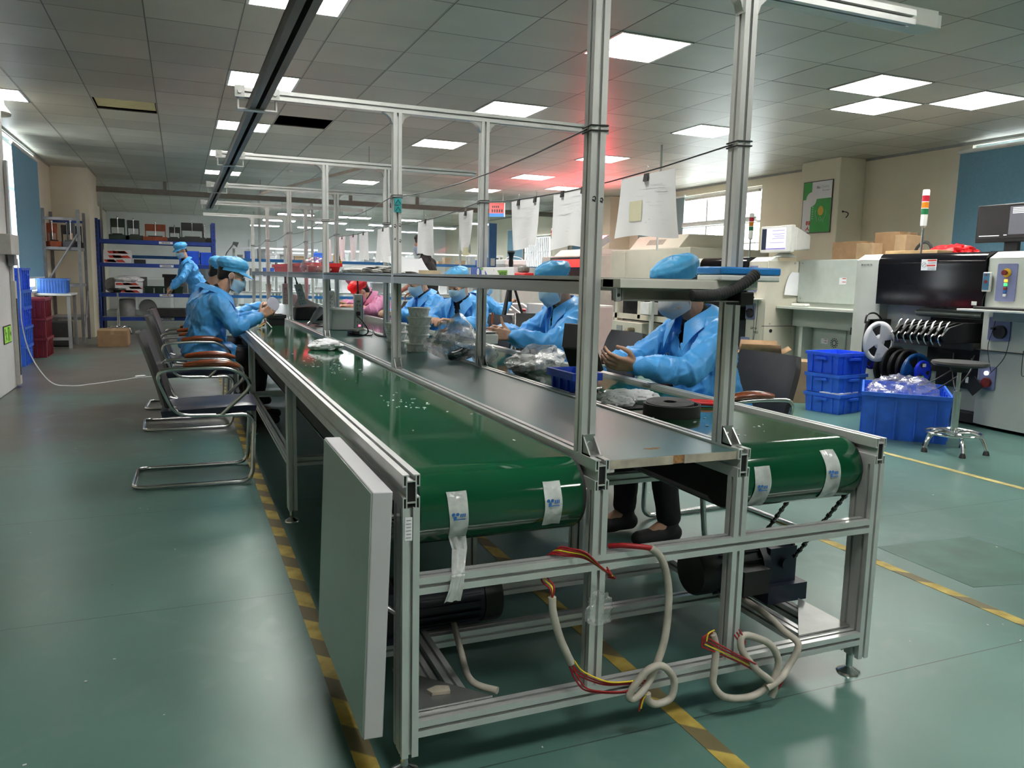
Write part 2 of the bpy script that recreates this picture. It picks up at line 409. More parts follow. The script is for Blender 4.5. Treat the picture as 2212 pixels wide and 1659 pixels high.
WALL = mat('cream_wall_paint', (0.78, 0.72, 0.57), 0.75, var=0.05, scale=1.5, bump=0.03, bscale=90)
WALLW = mat('white_wall_paint', (0.80, 0.81, 0.82), 0.75, var=0.05, scale=1.5)
SILL = mat('window_sill_paint', (0.62, 0.61, 0.56), 0.5, var=0.05)
def wall_x(x0, x1, y0, y1, holes, name, m):
    """Wall along Y with rectangular window openings (y0,y1,z0,z1)."""
    b = MB(); hs = sorted(holes); y = y0
    for (a, c, z0, z1) in hs:
        b.box((x0, y, 0), (x1, a, 3.45)); b.box((x0, a, 0), (x1, c, z0)); b.box((x0, a, z1), (x1, c, 3.45)); y = c
    b.box((x0, y, 0), (x1, y1, 3.45))
    return struct(b.build(name, m, smooth=0))
WL = [(9.95, 12.3, 0.85, 2.84)]
WR = [(2.0, 5.0, 1.0, 2.84), (8.62, 10.9, 0.95, 2.74), (16.4, 19.0, 0.9, 2.3)]
wall_x(XL-0.2, XL, YF, YB, WL, 'wall_left', WALL)
wall_x(XR, XR+0.2, YF, YB, WR, 'wall_right', WALL)
struct(MB().box((XL-0.2, YF-0.2, 0), (XR+0.2, YF, 3.45)).build('wall_front', WALL))
struct(MB().box((XL-0.2, YB, 0), (XR+0.2, YB+0.2, 3.45)).build('wall_back', WALLW))
struct(MB().box((XL, 13.8, 0), (-1.86, YP+0.04, ZC)).build('wall_corner_block', WALL))
struct(MB().box((XL, 5.9, 0), (-2.0, 7.46, ZC)).build('pillar_left', WALLW, bevel=0.01))
struct(MB().box((7.65, 6.55, 0), (XR, 7.27, ZC)).build('pillar_right', WALL, bevel=0.01))
struct(MB().box((7.62, 12.6, 0), (XR, 13.3, ZC)).build('pillar_far', WALL, bevel=0.01))
# ceiling edge trim
struct(MB().box((XL, YF, ZC-0.03), (XL+0.02, YB, ZC)).build('trim_1', ALU_D))
struct(MB().box((XR-0.02, YF, ZC-0.03), (XR, YB, ZC)).build('trim_2', ALU_D))

# windows
FRAME = mat('window_frame_aluminium', (0.55, 0.56, 0.54), 0.4, 0.5)
GLASS = film('window_glass', (0.96, 0.98, 0.97), 0.02, 0.02, 0.12)
def window(n, xs, y0, y1, z0, z1, ndiv):
    root = bpy.data.objects.new('window_%d' % n, None); C.objects.link(root); root['kind'] = 'structure'; root.location = (xs, (y0+y1)/2, z0)
    h = z1-z0; W_ = y1-y0; f = MB()
    for a, c in ((-W_/2, -W_/2+0.05), (W_/2-0.05, W_/2)): f.box((-0.03, a, 0), (0.03, c, h))
    for i in range(1, ndiv): f.box((-0.02, -W_/2+W_*i/ndiv-0.02, 0.05), (0.02, -W_/2+W_*i/ndiv+0.02, h-0.05))
    for a, c in ((0, 0.05), (h-0.05, h), (h*0.68, h*0.68+0.04)): f.box((-0.028, -W_/2+0.05, a), (0.028, W_/2-0.05, c))
    f.build('window_frame', FRAME, root)
    MB().box((-0.004, -W_/2+0.05, 0.05), (0.004, W_/2-0.05, h-0.05)).build('window_glass', GLASS, root)
    MB().box((-0.12, -W_/2-0.03, -0.03), (0.12, W_/2+0.03, -0.001)).build('window_sill', SILL, root)
window(1, XL-0.1, *WL[0], 3); window(2, XR+0.1, *WR[0], 3); window(3, XR+0.1, *WR[1], 3); window(4, XR+0.1, *WR[2], 4)

BLIND = mat('blue_blind_fabric', (0.17, 0.36, 0.50), 0.8, var=0.05, scale=30)
BLINDG = mat('grey_green_blind_fabric', (0.22, 0.34, 0.36), 0.8, var=0.05, scale=30)
def roller(x, y0, y1, z0, z1, side, label, m=None):
    t = thing('roller_blind', label, 'blind', (x, (y0+y1)/2, z1))
    W_ = (y1-y0)/2
    MB().grid(lambda u, v: (0.006*math.sin(u*9)+0.01*side*v, -W_+2*W_*u, -(z1-z0)*v), 30, 12, 0.002).build('blind_cloth', m or BLIND, t)
    MB().cyl((0, -W_-0.02, 0.015), (0, W_+0.02, 0.015), 0.022).build('roller_tube', WHITE, t)
    MB().cyl((0.01*side, -W_, -(z1-z0)), (0.01*side, W_, -(z1-z0)), 0.012).build('bottom_bar', WHITE, t)
    return t
roller(XL+0.045, 10.28, 12.25, 1.04, 2.74, 1, 'blue roller blind pulled down over the window above the blue crate stack')
roller(XR-0.045, 1.4, 5.12, 0.9, 2.76, -1, 'wide blue roller blind behind the flat black monitor')
roller(XR-0.045, 10.66, 12.2, 0.9, 2.72, -1, 'narrow grey green roller blind beside the glaring far window', BLINDG)
roller(XR-0.045, 17.9, 19.1, 1.2, 2.5, -1, 'blue roller blind beyond the plastic partition')
roller(XR-0.045, 14.1, 15.1, 1.0, 2.6, -1, 'blue roller blind in front of the plastic partition')
# half-raised slatted blind on the bright far window
t = thing('slatted_blind', 'raised cream slatted blind across the glaring far window', 'blind', (XR-0.05, 9.6, 2.66))
sl = MB()
for k in range(7): sl.bx((0, 0, -0.42-k*0.012), (0.05, 2.0, 0.004), M.Rotation(0.1, 4, 'Y'))
sl.build('slat_stack', SILL, t)
MB().bx((0, 0, 0.0), (0.05, 2.0, 0.04)).build('head_rail', SILL, t)
[MB().cyl((0, y, -0.4), (0, y, -0.02), 0.003, n=6).build('lift_cord', WHITE, t) for y in (-.9, -.45, 0, .45, .9)]
# window bars
t = thing('window_bars', 'thin vertical burglar bars outside the glaring far window', 'window bars', (XR+0.16, 9.76, 0.95))
bb = MB(); [bb.cyl((0, -1.1+k*0.122, 0.0), (0, -1.1+k*0.122, 1.77), 0.007, n=6) for k in range(19)]; bb.build('bars', ALU_D, t)
MB().bx((0, 0, 0.9), (0.02, 2.24, 0.02)).build('cross_bar', ALU_D, t)
t = thing('vertical_blind', 'pale vertical strip blind at the window beyond the partition', 'blind', (XR-0.06, 17.0, 2.25))
vb = MB(); [vb.bx((0, -0.6+0.11*k, -0.68), (0.004, 0.085, 1.3), M.Rotation(0.0, 4, 'Z')) for k in range(13)]; vb.build('strips', WHITE, t)
MB().bx((0, 0.05, 0), (0.05, 1.5, 0.04)).build('head_rail', SILL, t)

# floor marking tape
def tape_mat():
    m = mat('hazard_floor_tape', (0.42, 0.30, 0.05), 0.6, var=0.2, scale=14, col2=(0.55, 0.42, 0.10))
    nt = m.node_tree; b = nt.nodes['Principled BSDF']; N = nt.nodes.new; L = nt.links.new
    ramp = [n for n in nt.nodes if n.type == 'VALTORGB'][0]; tc = [n for n in nt.nodes if n.type == 'TEX_COORD'][0]
    wv = N('ShaderNodeTexWave'); wv.bands_direction = 'DIAGONAL'; wv.inputs['Scale'].default_value = 2.3; wv.inputs['Distortion'].default_value = 0.6
    L(tc.outputs['Object'], wv.inputs[0])
    r = N('ShaderNodeMapRange'); r.inputs[1].default_value = 0.5; r.inputs[2].default_value = 0.6; r.inputs[4].default_value = 0.92; L(wv.outputs['Fac'], r.inputs[0])
    mx = N('ShaderNodeMix'); mx.data_type = 'RGBA'; mx.inputs[7].default_value = (0.13, 0.11, 0.06, 1); L(r.outputs[0], mx.inputs[0]); L(ramp.outputs[0], mx.inputs[6])
    L(mx.outputs[2], b.inputs['Base Color']); return m
TAPE = tape_mat()
PALE_TAPE = mat('faded_floor_tape', (0.45, 0.38, 0.14), 0.65, var=0.3, scale=9)
for k, (x, y0, y1, m) in enumerate([(-0.078, -1.6, 14.0, TAPE), (0.775, -1.6, 9.0, TAPE), (2.30, -1.6, 12.0, TAPE), (4.19, 0.6, 2.95, PALE_TAPE)]):
    struct(MB().box((x-0.027, y0, 0.0002), (x+0.027, y1, 0.0016)).build('floor_marking_line', m))

struct(MB().prism([(2.44, .40), (3.05, .28), (3.02, .86), (2.46, .90)], .0002, .0010).build('floor_patch', mat('dark_green_floor_patch', (.035, .115, .085), .5, var=.25, scale=5)))
# recessed lamps
LGLOW = glow('lamp_diffuser_glow', (1.0, 0.985, 0.94), LAMP)
REFL = mat('lamp_reflector', (0.72, 0.72, 0.70), 0.25, 0.6, var=0.04)
proto = None
where = {(-.03, 3.27): 'partly behind the dark overhead rail nearest the camera', (2.37, 3.27): 'crossed by the tall left front post',
 (-.03, 5.67): 'just above the nearest overhead crossbar', (-.03, 8.07): 'beside the black hole in the ceiling', (-.03, 10.47): 'above the second overhead crossbar',
 (-.03, 12.87): 'furthest of the row along the dark overhead rail', (2.37, 5.67): 'above the right post of the second post pair', (2.37, 8.07): 'third in its row, above the middle of the line',
 (2.37, 12.87): 'small and far, in front of the plastic partition', (4.77, 3.27): 'leftmost and upper of the three clustered bright lamps', (5.37, 3.87): 'lower lamp touching the corner of another among the three clustered lamps',
 (5.97, 3.27): 'rightmost of the three clustered bright lamps', (4.77, 5.67): 'with dark louvre edge beside the tall right front post', (4.77, 8.07): 'behind the tall left front post above the hung paper',
 (4.77, 10.47): 'in the red tinted part of the ceiling', (5.97, 11.67): 'above the wide hung paper by the left front post', (4.77, 12.87): 'far one right above the plastic partition beam',
 (-2.43, 7.47): 'at the far left with a round grey horn below it'}
for (x, y) in LIGHTS:
    lb = 'square recessed ceiling lamp ' + where.get((x, y), 'behind the camera')
    loc = (x+0.3, y+0.3, ZC)
    if proto is None:
        t = proto = thing('ceiling_lamp', lb, 'ceiling lamp', loc, group='square ceiling lamps')
        f = MB(); a = 0.298; b_ = 0.278
        for (p, q) in (((-a, -a), (a, -b_)), ((-a, b_), (a, a)), ((-a, -b_), (-b_, b_)), ((b_, -b_), (a, b_))): f.box((*p, -0.006), (*q, 0.085))
        f.box((-a, -a, 0.078), (a, a, 0.085)); f.build('lamp_frame', REFL, t)
        lv = MB()
        for k in range(1, 4): lv.box((-b_, -b_+k*b_/2-0.003, 0.01), (b_, -b_+k*b_/2+0.003, 0.05)); lv.box((-b_+k*b_/2-0.003, -b_, 0.012), (-b_+k*b_/2+0.003, b_, 0.052))
        lv.build('louvre', REFL, t)
        MB().box((-b_, -b_, 0.062), (b_, b_, 0.07)).build('diffuser', LGLOW, t)
    else: dup(proto, loc, 0, lb)
tag(MB().lathe([(0.16, 0), (0.165, 0.02), (0.11, 0.10), (0.10, 0.19), (0.03, 0.22)], (0, 0, 0), 24).build('horn_speaker', mat('grey_horn', (0.16, 0.16, 0.13), 0.6), loc=(-2.12, 7.72, 2.67)),
    'round grey horn hanging under the far left ceiling lamp', 'horn')
tag(MB().lathe([(0.05, 0.03), (0.05, 0.01), (0.03, 0)], n=16).ell((0.012, -.035, 0.012), (.011, .011, .011)).ell((-0.014, -.035, 0.012), (.011, .011, .011)).build('smoke_detector', WHITE, loc=(1.28, 12.2, ZC-0.03)),
    'small round white detector on the far ceiling', 'detector')
# ------------------------------------------------------------- the conveyor line
def prof(w_, h, d=0.013, o=0.0042):
    """Outline of a slotted aluminium extrusion, one slot per 40 mm of side."""
    pts = []
    def side(a, b, L, n):
        ux, uy = (b[0]-a[0])/L, (b[1]-a[1])/L; nx_, ny_ = -uy, ux
        pts.append(a)
        for k in range(n):
            c = L*(k+0.5)/n
            for (t, q) in ((c-o, 0), (c-o, .0022), (c-o*1.9, .0022), (c-o*1.2, d), (c+o*1.2, d), (c+o*1.9, .0022), (c+o, .0022), (c+o, 0)):
                pts.append((a[0]+ux*t+nx_*q, a[1]+uy*t+ny_*q))
    W2, H2 = w_/2, h/2
    nw, nh = max(1, round(w_/0.04)), max(1, round(h/0.04))
    side((-W2, -H2), (W2, -H2), w_, nw); side((W2, -H2), (W2, H2), h, nh); side((W2, H2), (-W2, H2), w_, nw); side((-W2, H2), (-W2, -H2), h, nh)
    return pts
P44, P48, P84 = prof(.04, .04), prof(.04, .08), prof(.08, .04)
def post(b, x, y, z0, z1, p=P44): return b.prism(p, z0, z1, M.Translation((x, y, 0)))
def bar_x(b, x0, x1, y, z, p=P44): return b.prism(p, x0, x1, M.Translation((0, y, z)), 'x')
def bar_y(b, x, y0, y1, z, p=P44): return b.prism(p, y0, y1, M.Translation((x, 0, z)), 'y')
def rail(b, x, y0, y1, z):
    """Hollow 40 x 80 extrusion: box core, four flanged corners, slots open between them."""
    def r(xa, xb, za, zb, e0=0, e1=0): b.box((x+xa, y0, z+za), (x+xb, y1, z+zb))
    r(-.0125, -.0095, -.026, .026); r(.0095, .0125, -.026, .026); r(-.0095, .0095, .023, .026); r(-.0095, .0095, -.026, -.023)
    b.k = 1; b.box((x-.0095, y0+.004, z-.023), (x+.0095, y0+.006, z+.023)); b.k = 0  # dark plates in core and corners paint the shade inside the hollow end
    for sx in (-1, 1):
        r(*sorted((sx*.0172, sx*.0200)), .012, .040); r(*sorted((sx*.0172, sx*.0200)), -.040, -.012)
        r(*sorted((sx*.0125, sx*.0172)), .012, .015); r(*sorted((sx*.0125, sx*.0172)), -.015, -.012)
        for sz in (-1, 1):
            r(*sorted((sx*.0045, sx*.0172)), *sorted((sz*.0372, sz*.040)))
            r(*sorted((sx*.0095, sx*.0125)), *sorted((sz*.026, sz*.0372)))
            b.k = 1; b.box((x+min(sx*.0125, sx*.0172), y0+.004, z+min(sz*.015, sz*.0372)), (x+max(sx*.0125, sx*.0172), y0+.006, z+max(sz*.015, sz*.0372))); b.k = 0
X1, X2, X3, X4 = 0.0, 0.487, 0.922, 1.418
LEN = 10.3; TOP = 0.75
line = thing('conveyor_line', 'long twin belt assembly line of slotted aluminium with two green belts and tall post frames', 'assembly line', (0.7, 0, 0))
def L(b, name, m, **k):
    o = b.build(name, m, None, **k); o.parent = line; o.location = (-0.7, 0, 0); return o
SLOTBK = mat('extrusion_painted_shade', (0.012, 0.012, 0.012), 0.6, 0.3)
for x in (X1, X2, X3, X4): b = MB(); rail(b, x, 0, LEN, TOP-.04); L(b, 'side_rail', [ALU, SLOTBK], smooth=0)
# legs
for x in (X1, X4):
    for k, y in enumerate((.04, 2.12, 4.34, 6.4, 8.4, 10.2)):
        b = MB(); post(b, x, y, .067, TOP-.08, P48); L(b, 'leg', ALU, smooth=20)
        b = MB().lathe([(.0, 0), (.036, 0), (.034, .006), (.016, .016), (.010, .020), (.010, .067), (0, .067)], (x, y+(.02 if k else .01), 0), 20)
        L(b, 'foot', STEEL)
for x in (X2, X3):
    for y in (.02, .95, 4.34, 8.4):
        b = MB()
        if y < .1: post(b, x, y, .505, TOP-.08); post(b, x, y, .153, .465)
        else: post(b, x, y, .03, TOP-.08)
        L(b, 'leg', ALU, smooth=20)
# cross bars at the near end and under the belts
for (x0, x1, y, z) in ((X1+.02, X4-.02, .02, .485), (X1+.02, X4-.02, .02, .133), (X1+.02, X4-.02, .46, .12), (X1+.02, X4-.02, .76, .12), (X3+.02, X4-.02, .95, .42), (X1+.02, X2-.02, .95, .30),
                       (X1+.02, X4-.02, 2.12, .30), (X1+.02, X4-.02, 4.34, .30), (X1+.02, X4-.02, 6.4, .30), (X1+.02, X4-.02, 8.4, .3), (X2+.02, X3-.02, .95, .60)):
    L(bar_x(MB(), x0, x1, y, z), 'cross_bar', ALU, smooth=20)
for (x, y0, y1, z) in ((.10, .04, .74, .133), (.155, .04, .74, .133), (1.235, .04, .74, .133), (1.345, .04, .74, .133), (X1, 2.16, 4.3, .30)):
    L(bar_y(MB(), x, y0, y1, z), 'base_bar', ALU, smooth=20)
# corner plates on the base
for (c, s_) in (((.022, .04), 1), ((X4-.022, .04), -1)):
    b = MB().prism([(c[0], c[1]), (c[0]+s_*.20, c[1]), (c[0], c[1]+.22)][::s_], .155, .160)
    L(b, 'corner_plate', ALU_D)
# belts: loops around end rollers
BELT = mat('green_belt', (0.003, 0.062, 0.024), 0.08, var=0.12, scale=1.4, rvar=0.03, spec=0.8, bump=0.02, bscale=2.2)
def belt(x0, x1):
    r, yc, ye, zc = .094, .128, LEN-.1, .642
    pr = [(yc, zc+r)]+[(yc-r*math.sin(a), zc+r*math.cos(a)) for a in [pi*k/24 for k in range(1, 24)]]+[(yc, zc-r)]
    pr += [(ye, zc-r)]+[(ye+r*math.sin(a), zc-r*math.cos(a)) for a in [pi*k/10 for k in range(1, 10)]]+[(ye, zc+r)]
    n = len(pr); b = MB()
    inner = [(yc+(p[0]-yc)*.955 if p[0] < yc else (ye+(p[0]-ye)*.955 if p[0] > ye else p[0]), zc+(p[1]-zc)*.955) for p in pr]
    vs = [(x0, *p) for p in pr]+[(x1, *p) for p in pr]+[(x0, *p) for p in inner]+[(x1, *p) for p in inner]; fs = []
    for i in range(n):
        j = (i+1) % n
        fs += [(i, n+i, n+j, j), (2*n+j, 3*n+j, 3*n+i, 2*n+i), (i, j, 2*n+j, 2*n+i), (n+j, n+i, 3*n+i, 3*n+j)]
    b.add(vs, fs); o = L(b, 'belt', BELT, smooth=40)
    b = MB().cyl((x0-.012, yc, zc), (x1+.012, yc, zc), r*.94, n=24); L(b, 'end_roller', BLACKM)
    for q in (x0-.006, x1+.006):
        L(MB().box((q-.003, .10, .57), (q+.003, LEN-.2, .67)), 'side_plate', BLACKM)
    return o
beltL = belt(.032, .455); beltR = belt(.957, 1.386)
TAPEC = mat('silvery_clear_tape', (0.52, 0.55, 0.54), 0.16, var=0.25, scale=18, rvar=0.08, bump=0.35, bscale=30)
def roll_pt(a, off=.0015, r=.094): return (.128-(r+off)*math.sin(a), .642+(r+off)*math.cos(a))
def tape_strip(parent, xa, xb, xc, xd, a0, a1, tail=None, seed=0):
    """A wrinkled strip of printed tape laid round the end of a belt."""
    random.seed(seed); b = MB(); nv = 18
    def P(u, v):
        a = a0+(a1-a0)*v; y, z = roll_pt(a, .002+.0012*math.sin(u*7+v*11+seed))
        xl, xr = xa+(xc-xa)*v, xb+(xd-xb)*v
        return V((xl+(xr-xl)*u, y, z))
    b.grid(P, 7, nv, .0006)
    if tail:
        q0 = P(0, 1); q1 = P(1, 1); n = 12
        pts = [V(p) for p in tail]
        path = [(q0+q1)/2]+pts
        def Q(u, v):
            i = min(int(v*(len(path)-1)), len(path)-2); t = v*(len(path)-1)-i; c = path[i].lerp(path[i+1], t)
            wd = .045*(1-.28*math.sin(v*pi*.9))
            return c+V(((u-.5)*wd, .004*math.sin(u*13+v*5), 0))
        b.grid(Q, 9, 16, .0006)
    # printed blue marks: two ring segments and letter bars
    b.k = 1
    for (v, w_) in ((.42, 1.0),) if not tail else ((.45, 1.0),):
        c = P(.5, v); dy = (P(.5, v+.02)-c).normalized(); n = V((1, 0, 0)).cross(dy); n = -n if n.y > 0 else n
        X = M(((1, 0, n.x, c.x+n.x*.0035), (0, -dy.y, n.y, c.y+n.y*.0035), (0, -dy.z, n.z, c.z+n.z*.0035), (0, 0, 0, 1)))
        for k in range(3):
            a = 2*pi*k/3+.5; b.add([(-.010+.006*math.cos(a)+.0045*math.cos(q), .006*math.sin(a)+.0045*math.sin(q), 0) for q in [2*pi*i/8 for i in range(8)]], [tuple(range(8))], X)
        for k in range(3): b.add([(.002+.005*k, -.005, 0), (.0055+.005*k, -.005, 0), (.0055+.005*k, .004, 0), (.002+.005*k, .004, 0)], [(0, 1, 2, 3)], X)
        b.add([(-.014, -.012, 0), (.016, -.012, 0), (.016, -.0095, 0), (-.014, -.0095, 0)], [(0, 1, 2, 3)], X)
    o = b.build('tape_strip', [TAPEC, INKB]); o.parent = parent; return o
t1 = tape_strip(beltL, .095, .145, .108, .152, 1.05, 2.35, [(.135, .052, .545), (.122, .022, .512), (.112, -.004, .500), (.105, -.006, .47), (.098, -.002, .440)], 1)
t2 = tape_strip(beltL, .345, .392, .350, .398, 1.0, 2.25, None, 2)
t3 = tape_strip(beltR, .992, 1.046, .990, 1.050, 1.1, 2.55, None, 3)
t4 = tape_strip(beltR, 1.245, 1.296, 1.250, 1.312, .75, 2.5, None, 4)
for t, s_ in ((t1, 'torn printed tape strip hanging loose'), (t2, 'printed tape strip beside the left front post'), (t3, 'crumpled tape strip'), (t4, 'printed tape strip near the right end of the roller')): lab(t, s_)
# middle work board
BOARD = mat('grey_green_laminate', (0.062, 0.150, 0.145), 0.30, var=0.20, scale=1.1, rvar=0.06)
b = MB().box((X2+.021, .012, .722), (X3-.021, LEN, .744)); brd = L(b, 'work_board', BOARD)
EDGE = mat('chipped_board_edge', (0.40, 0.36, 0.29), 0.7, var=0.2, scale=20)
def chip(nm, m, bb, **k): o = bb.build(nm, m, **k); o.parent = brd; return o
chip('board_edge', EDGE, MB().box((X2+.021, .008, .722), (.70, .012, .7435)).box((.735, .008, .722), (X3-.021, .012, .7435)))
cg = mat('bare_chipboard', (0.33, 0.17, 0.07), 0.9, var=0.3, scale=120)
chip('scar', cg, MB().add([(.695+.024*math.cos(a)*(1+.25*math.sin(3*a)), .10+.011*math.sin(a)*(1+.3*math.cos(2*a)), .7446) for a in [2*pi*i/14 for i in range(14)]], [tuple(range(14))])
     .add([(.70, .0115, .722), (.735, .0115, .724), (.748, .0115, .7445), (.69, .0115, .7445)], [(0, 1, 2, 3)]))
lab(brd.children[1], 'brown chipped scar')
# uprights, top crossbars
YP_ = [.10, 2.04, 4.02, 6.0, 8.0, 10.0]; ZX = 1.935
gus = [(0, 0), (.05, 0), (.046, .004), (.03, .010), (.012, .026), (.006, .045), (0, .05)]
for k, y in enumerate(YP_):
    for x in (X2, X3):
        b = MB(); post(b, x, y, TOP, ZX); u = L(b, 'upright', ALU, smooth=20)
        g = MB()
        for (sy, ) in ((-1,),):   # angle bracket at the foot of each upright
            g.box((x-.017, y-.02-.045, TOP), (x+.017, y-.02, TOP+.005)); g.box((x-.017, y-.025, TOP), (x+.017, y-.02, TOP+.05))
            for q in (-.017, .013): g.add([(x+q, y-.065, TOP), (x+q+.004, y-.065, TOP), (x+q+.004, y-.02, TOP+.05), (x+q, y-.02, TOP+.05), (x+q, y-.02, TOP), (x+q+.004, y-.02, TOP)], [(0, 1, 2, 3), (0, 3, 4), (1, 5, 2), (0, 4, 5, 1)])
            g.cyl((x, y-.032, TOP+.024), (x, y-.024, TOP+.024), .009, n=6)
        o = g.build('foot_bracket', ZINC); o.parent = u; g = MB()
        g.prism([(x-.02-a, ZX-c) for a, c in gus][::-1], y-.015, y+.015, ax='y'); o = g.build('gusset', ZINC); o.parent = u
        o = MB().prism([(x+.02+a, ZX-c) for a, c in gus], y-.015, y+.015, ax='y').build('gusset', ZINC); o.parent = u
    xr = 1.60 if k else 1.50
    L(bar_x(MB(), -.215 if k < 5 else -.15, xr, y, ZX+.02), 'top_crossbar', ALU, smooth=20)
DTRACK = mat('dark_grey_channel', (0.10, 0.105, 0.11), 0.4, 0.7)
b = MB(); x0, x1, z0, z1 = -.165, -.100, ZX-.045, ZX-.001
b.box((x0, -1.2, z0), (x0+.024, 8.25, z1)); b.box((x1-.024, -1.2, z0), (x1, 8.25, z1)); b.box((x0, -1.2, z1-.006), (x1, 8.25, z1))
trk = L(b, 'overhead_track', DTRACK); lab(trk, 'dark overhead channel running under the crossbar ends')
for y in YP_[:5]:
    b = MB()
    for (xx, s_) in ((-.205, 1), (-.06, -1)):
        b.box((xx-.02, y-.028, ZX-.001), (xx+.02, y-.021, ZX+.045)); b.box((xx-.02, y-.045, ZX-.006), (xx+.02, y-.021, ZX-.001)); b.cyl((xx, y-.038, ZX+.02), (xx, y-.028, ZX+.02), .010, n=6)
    b.box((-.215, y-.024, ZX-.052), (-.05, y+.024, ZX-.046)); b.box((-.215, y-.022, ZX-.05), (-.208, y+.022, ZX)); b.box((-.057, y-.022, ZX-.05), (-.05, y+.022, ZX))
    o = b.build('track_bracket', ZINC); o.parent = trk
# shelf between the uprights
SHELF = mat('brushed_shelf_steel', (0.36, 0.37, 0.35), 0.32, 0.75, var=0.1, scale=5, stretch=(1, .15, 8), rvar=0.08)
BOARDW = mat('pale_shelf_board', (0.58, 0.57, 0.52), 0.5, var=0.08, scale=6)
ys = [-.0]+YP_[1:]
for k in range(5):
    y0, y1 = ys[k]+(.0 if k == 0 else .02), ys[k+1]-.02
    a0 = y0 if k else .12
    sb = L(MB().box((X2+.022, y0 if k else .02, 1.172), (X3-.0, y1, 1.195)), 'shelf_board', BOARDW, bevel=.002)
    f = MB()
    for (xa, xb, xi) in ((X2-.020, X2-.016, X2+.016), (X3+.016, X3+.020, X3-.016)):
        f.box((xa, a0, 1.154), (xb, y1, 1.188)); f.box((min(xa, xi), a0, 1.186), (max(xb, xi), y1, 1.190)); f.box((xa, a0, 1.188), (xb, y1, 1.200))
    o = f.build('shelf_fascia', SHELF); o.parent = sb
# near end of the shelf: overlapping board, end channel, black cap
L(MB().box((X2+.022, -.012, 1.173), (X3-.002, .075, 1.196)), 'end_board', BOARDW, bevel=.002)
b = MB().box((X2+.035, .0, 1.168), (X3-.035, .05, 1.172)).box((X2+.035, .0, 1.146), (X2+.039, .05, 1.168)).box((X2+.035, .046, 1.143), (X3-.035, .05, 1.168)).box((X2+.035, .0, 1.142), (X3-.035, .05, 1.145))
L(b, 'end_channel', SHELF)
b = MB().box((X3-.05, -.008, 1.134), (X3-.008, .055, 1.169)); L(b, 'end_cap', BLACK, bevel=.003)
b = MB().box((X2+.0205, .002, 1.140), (X2+.034, .012, 1.172)); b.k = 1; b.cyl((X2+.027, .0005, 1.156), (X2+.027, .003, 1.156), .004); L(b, 'shelf_bracket', [MGREY, BLACK])
# marker scrawl on the second left upright and the right front one
b = MB()
for (x, y, z, s_) in ((X2-.012, 2.019, 1.42, 1), (X2+.012, 2.019, 1.425, 1), (X2-.012, 2.019, 1.36, .6), (X2+.013, 2.019, 1.352, .8), (X2-.008, .079, 1.388, .8), (X2+.013, .079, 1.386, .7)):
    b.tube(smoothpath([(x-.005*s_, y, z+.004*s_), (x+.001, y, z+.008*s_), (x+.005*s_, y, z), (x-.002, y, z-.006*s_), (x-.004*s_, y, z-.001), (x+.004*s_, y, z-.008*s_)], 4), .0013, 5)
L(b, 'marker_scrawl', INK)
b = MB().box((-.015, -.0012, .598), (.002, 0, .652)); b.k = 1
for k in range(6): b.box((-.013+.001*(k % 2), -.0016, .604+.008*k), (-.001, -.0011, .6065+.008*k))
lab(L(b, 'paper_label', [PAPER, INKG]), 'small printed white label on the left front leg')
# drive motors
def motor(x0, x1, xg, y, z, s_):
    m = L(MB().cyl((x0, y, z), (x1, y, z), .073, n=28), 'drive_motor', DARKPAINT, smooth=40)
    def ch(bb, nm, mm): o = bb.build(nm, mm); o.parent = m; o.location = (0, 0, 0); return o
    e = x0 if abs(x0-xg) > abs(x1-xg) else x1; d = 1 if e > xg else -1
    T = M.Translation((0, 0, 0))
    f = MB().lathe([(.073, 0), (.0775, 0), (.0775, .05), (.074, .058), (.060, .063), (.02, .064)], (0, 0, 0), 28, M.Translation((e-d*.05, y, z)) @ M.Rotation(d*pi/2, 4, 'Y')); ch(f, 'fan_cover', BLACK)
    r_ = MB()
    for k in range(18):
        a = 2*pi*k/18; r_.bx((0, 0, 0), (abs(x1-x0)-.07, .004, .012), M.Translation(((x0+x1)/2-d*.03, y, z)) @ M.Rotation(a, 4, 'X') @ M.Translation((0, 0, .076)))
    ch(r_, 'cooling_fins', DARKPAINT)
    xa, xb = sorted((xg, xg+d*.03)); g = MB().cyl((xa, y, z), (xb, y, z), .088, n=28); xa, xb = sorted((xg-d*.11, xg))
    g.box((xa, y-.075, z-.05), (xb, y+.075, z+.07)); g.cyl(((xa+xb)/2, y-.02, z+.02), ((xa+xb)/2, y-.095, z+.02), .02); g.box((xa-.02, y-.10, .153), (xb+.03, y+.10, z-.05))
    ch(g, 'gearbox', DARKPAINT)
    ya, yb = (y-.135, y-.07) if s_ < 0 else (y+.07, y+.135)
    j = MB().box((max(x0, x1)-.13, ya, z-.05), (max(x0, x1)-.03, yb, z+.03)); ch(j, 'terminal_box', BLACK)
    return m
motor(.10, .40, .075, .50, .222, 1)
mR = motor(1.04, 1.27, 1.29, .36, .262, -1)
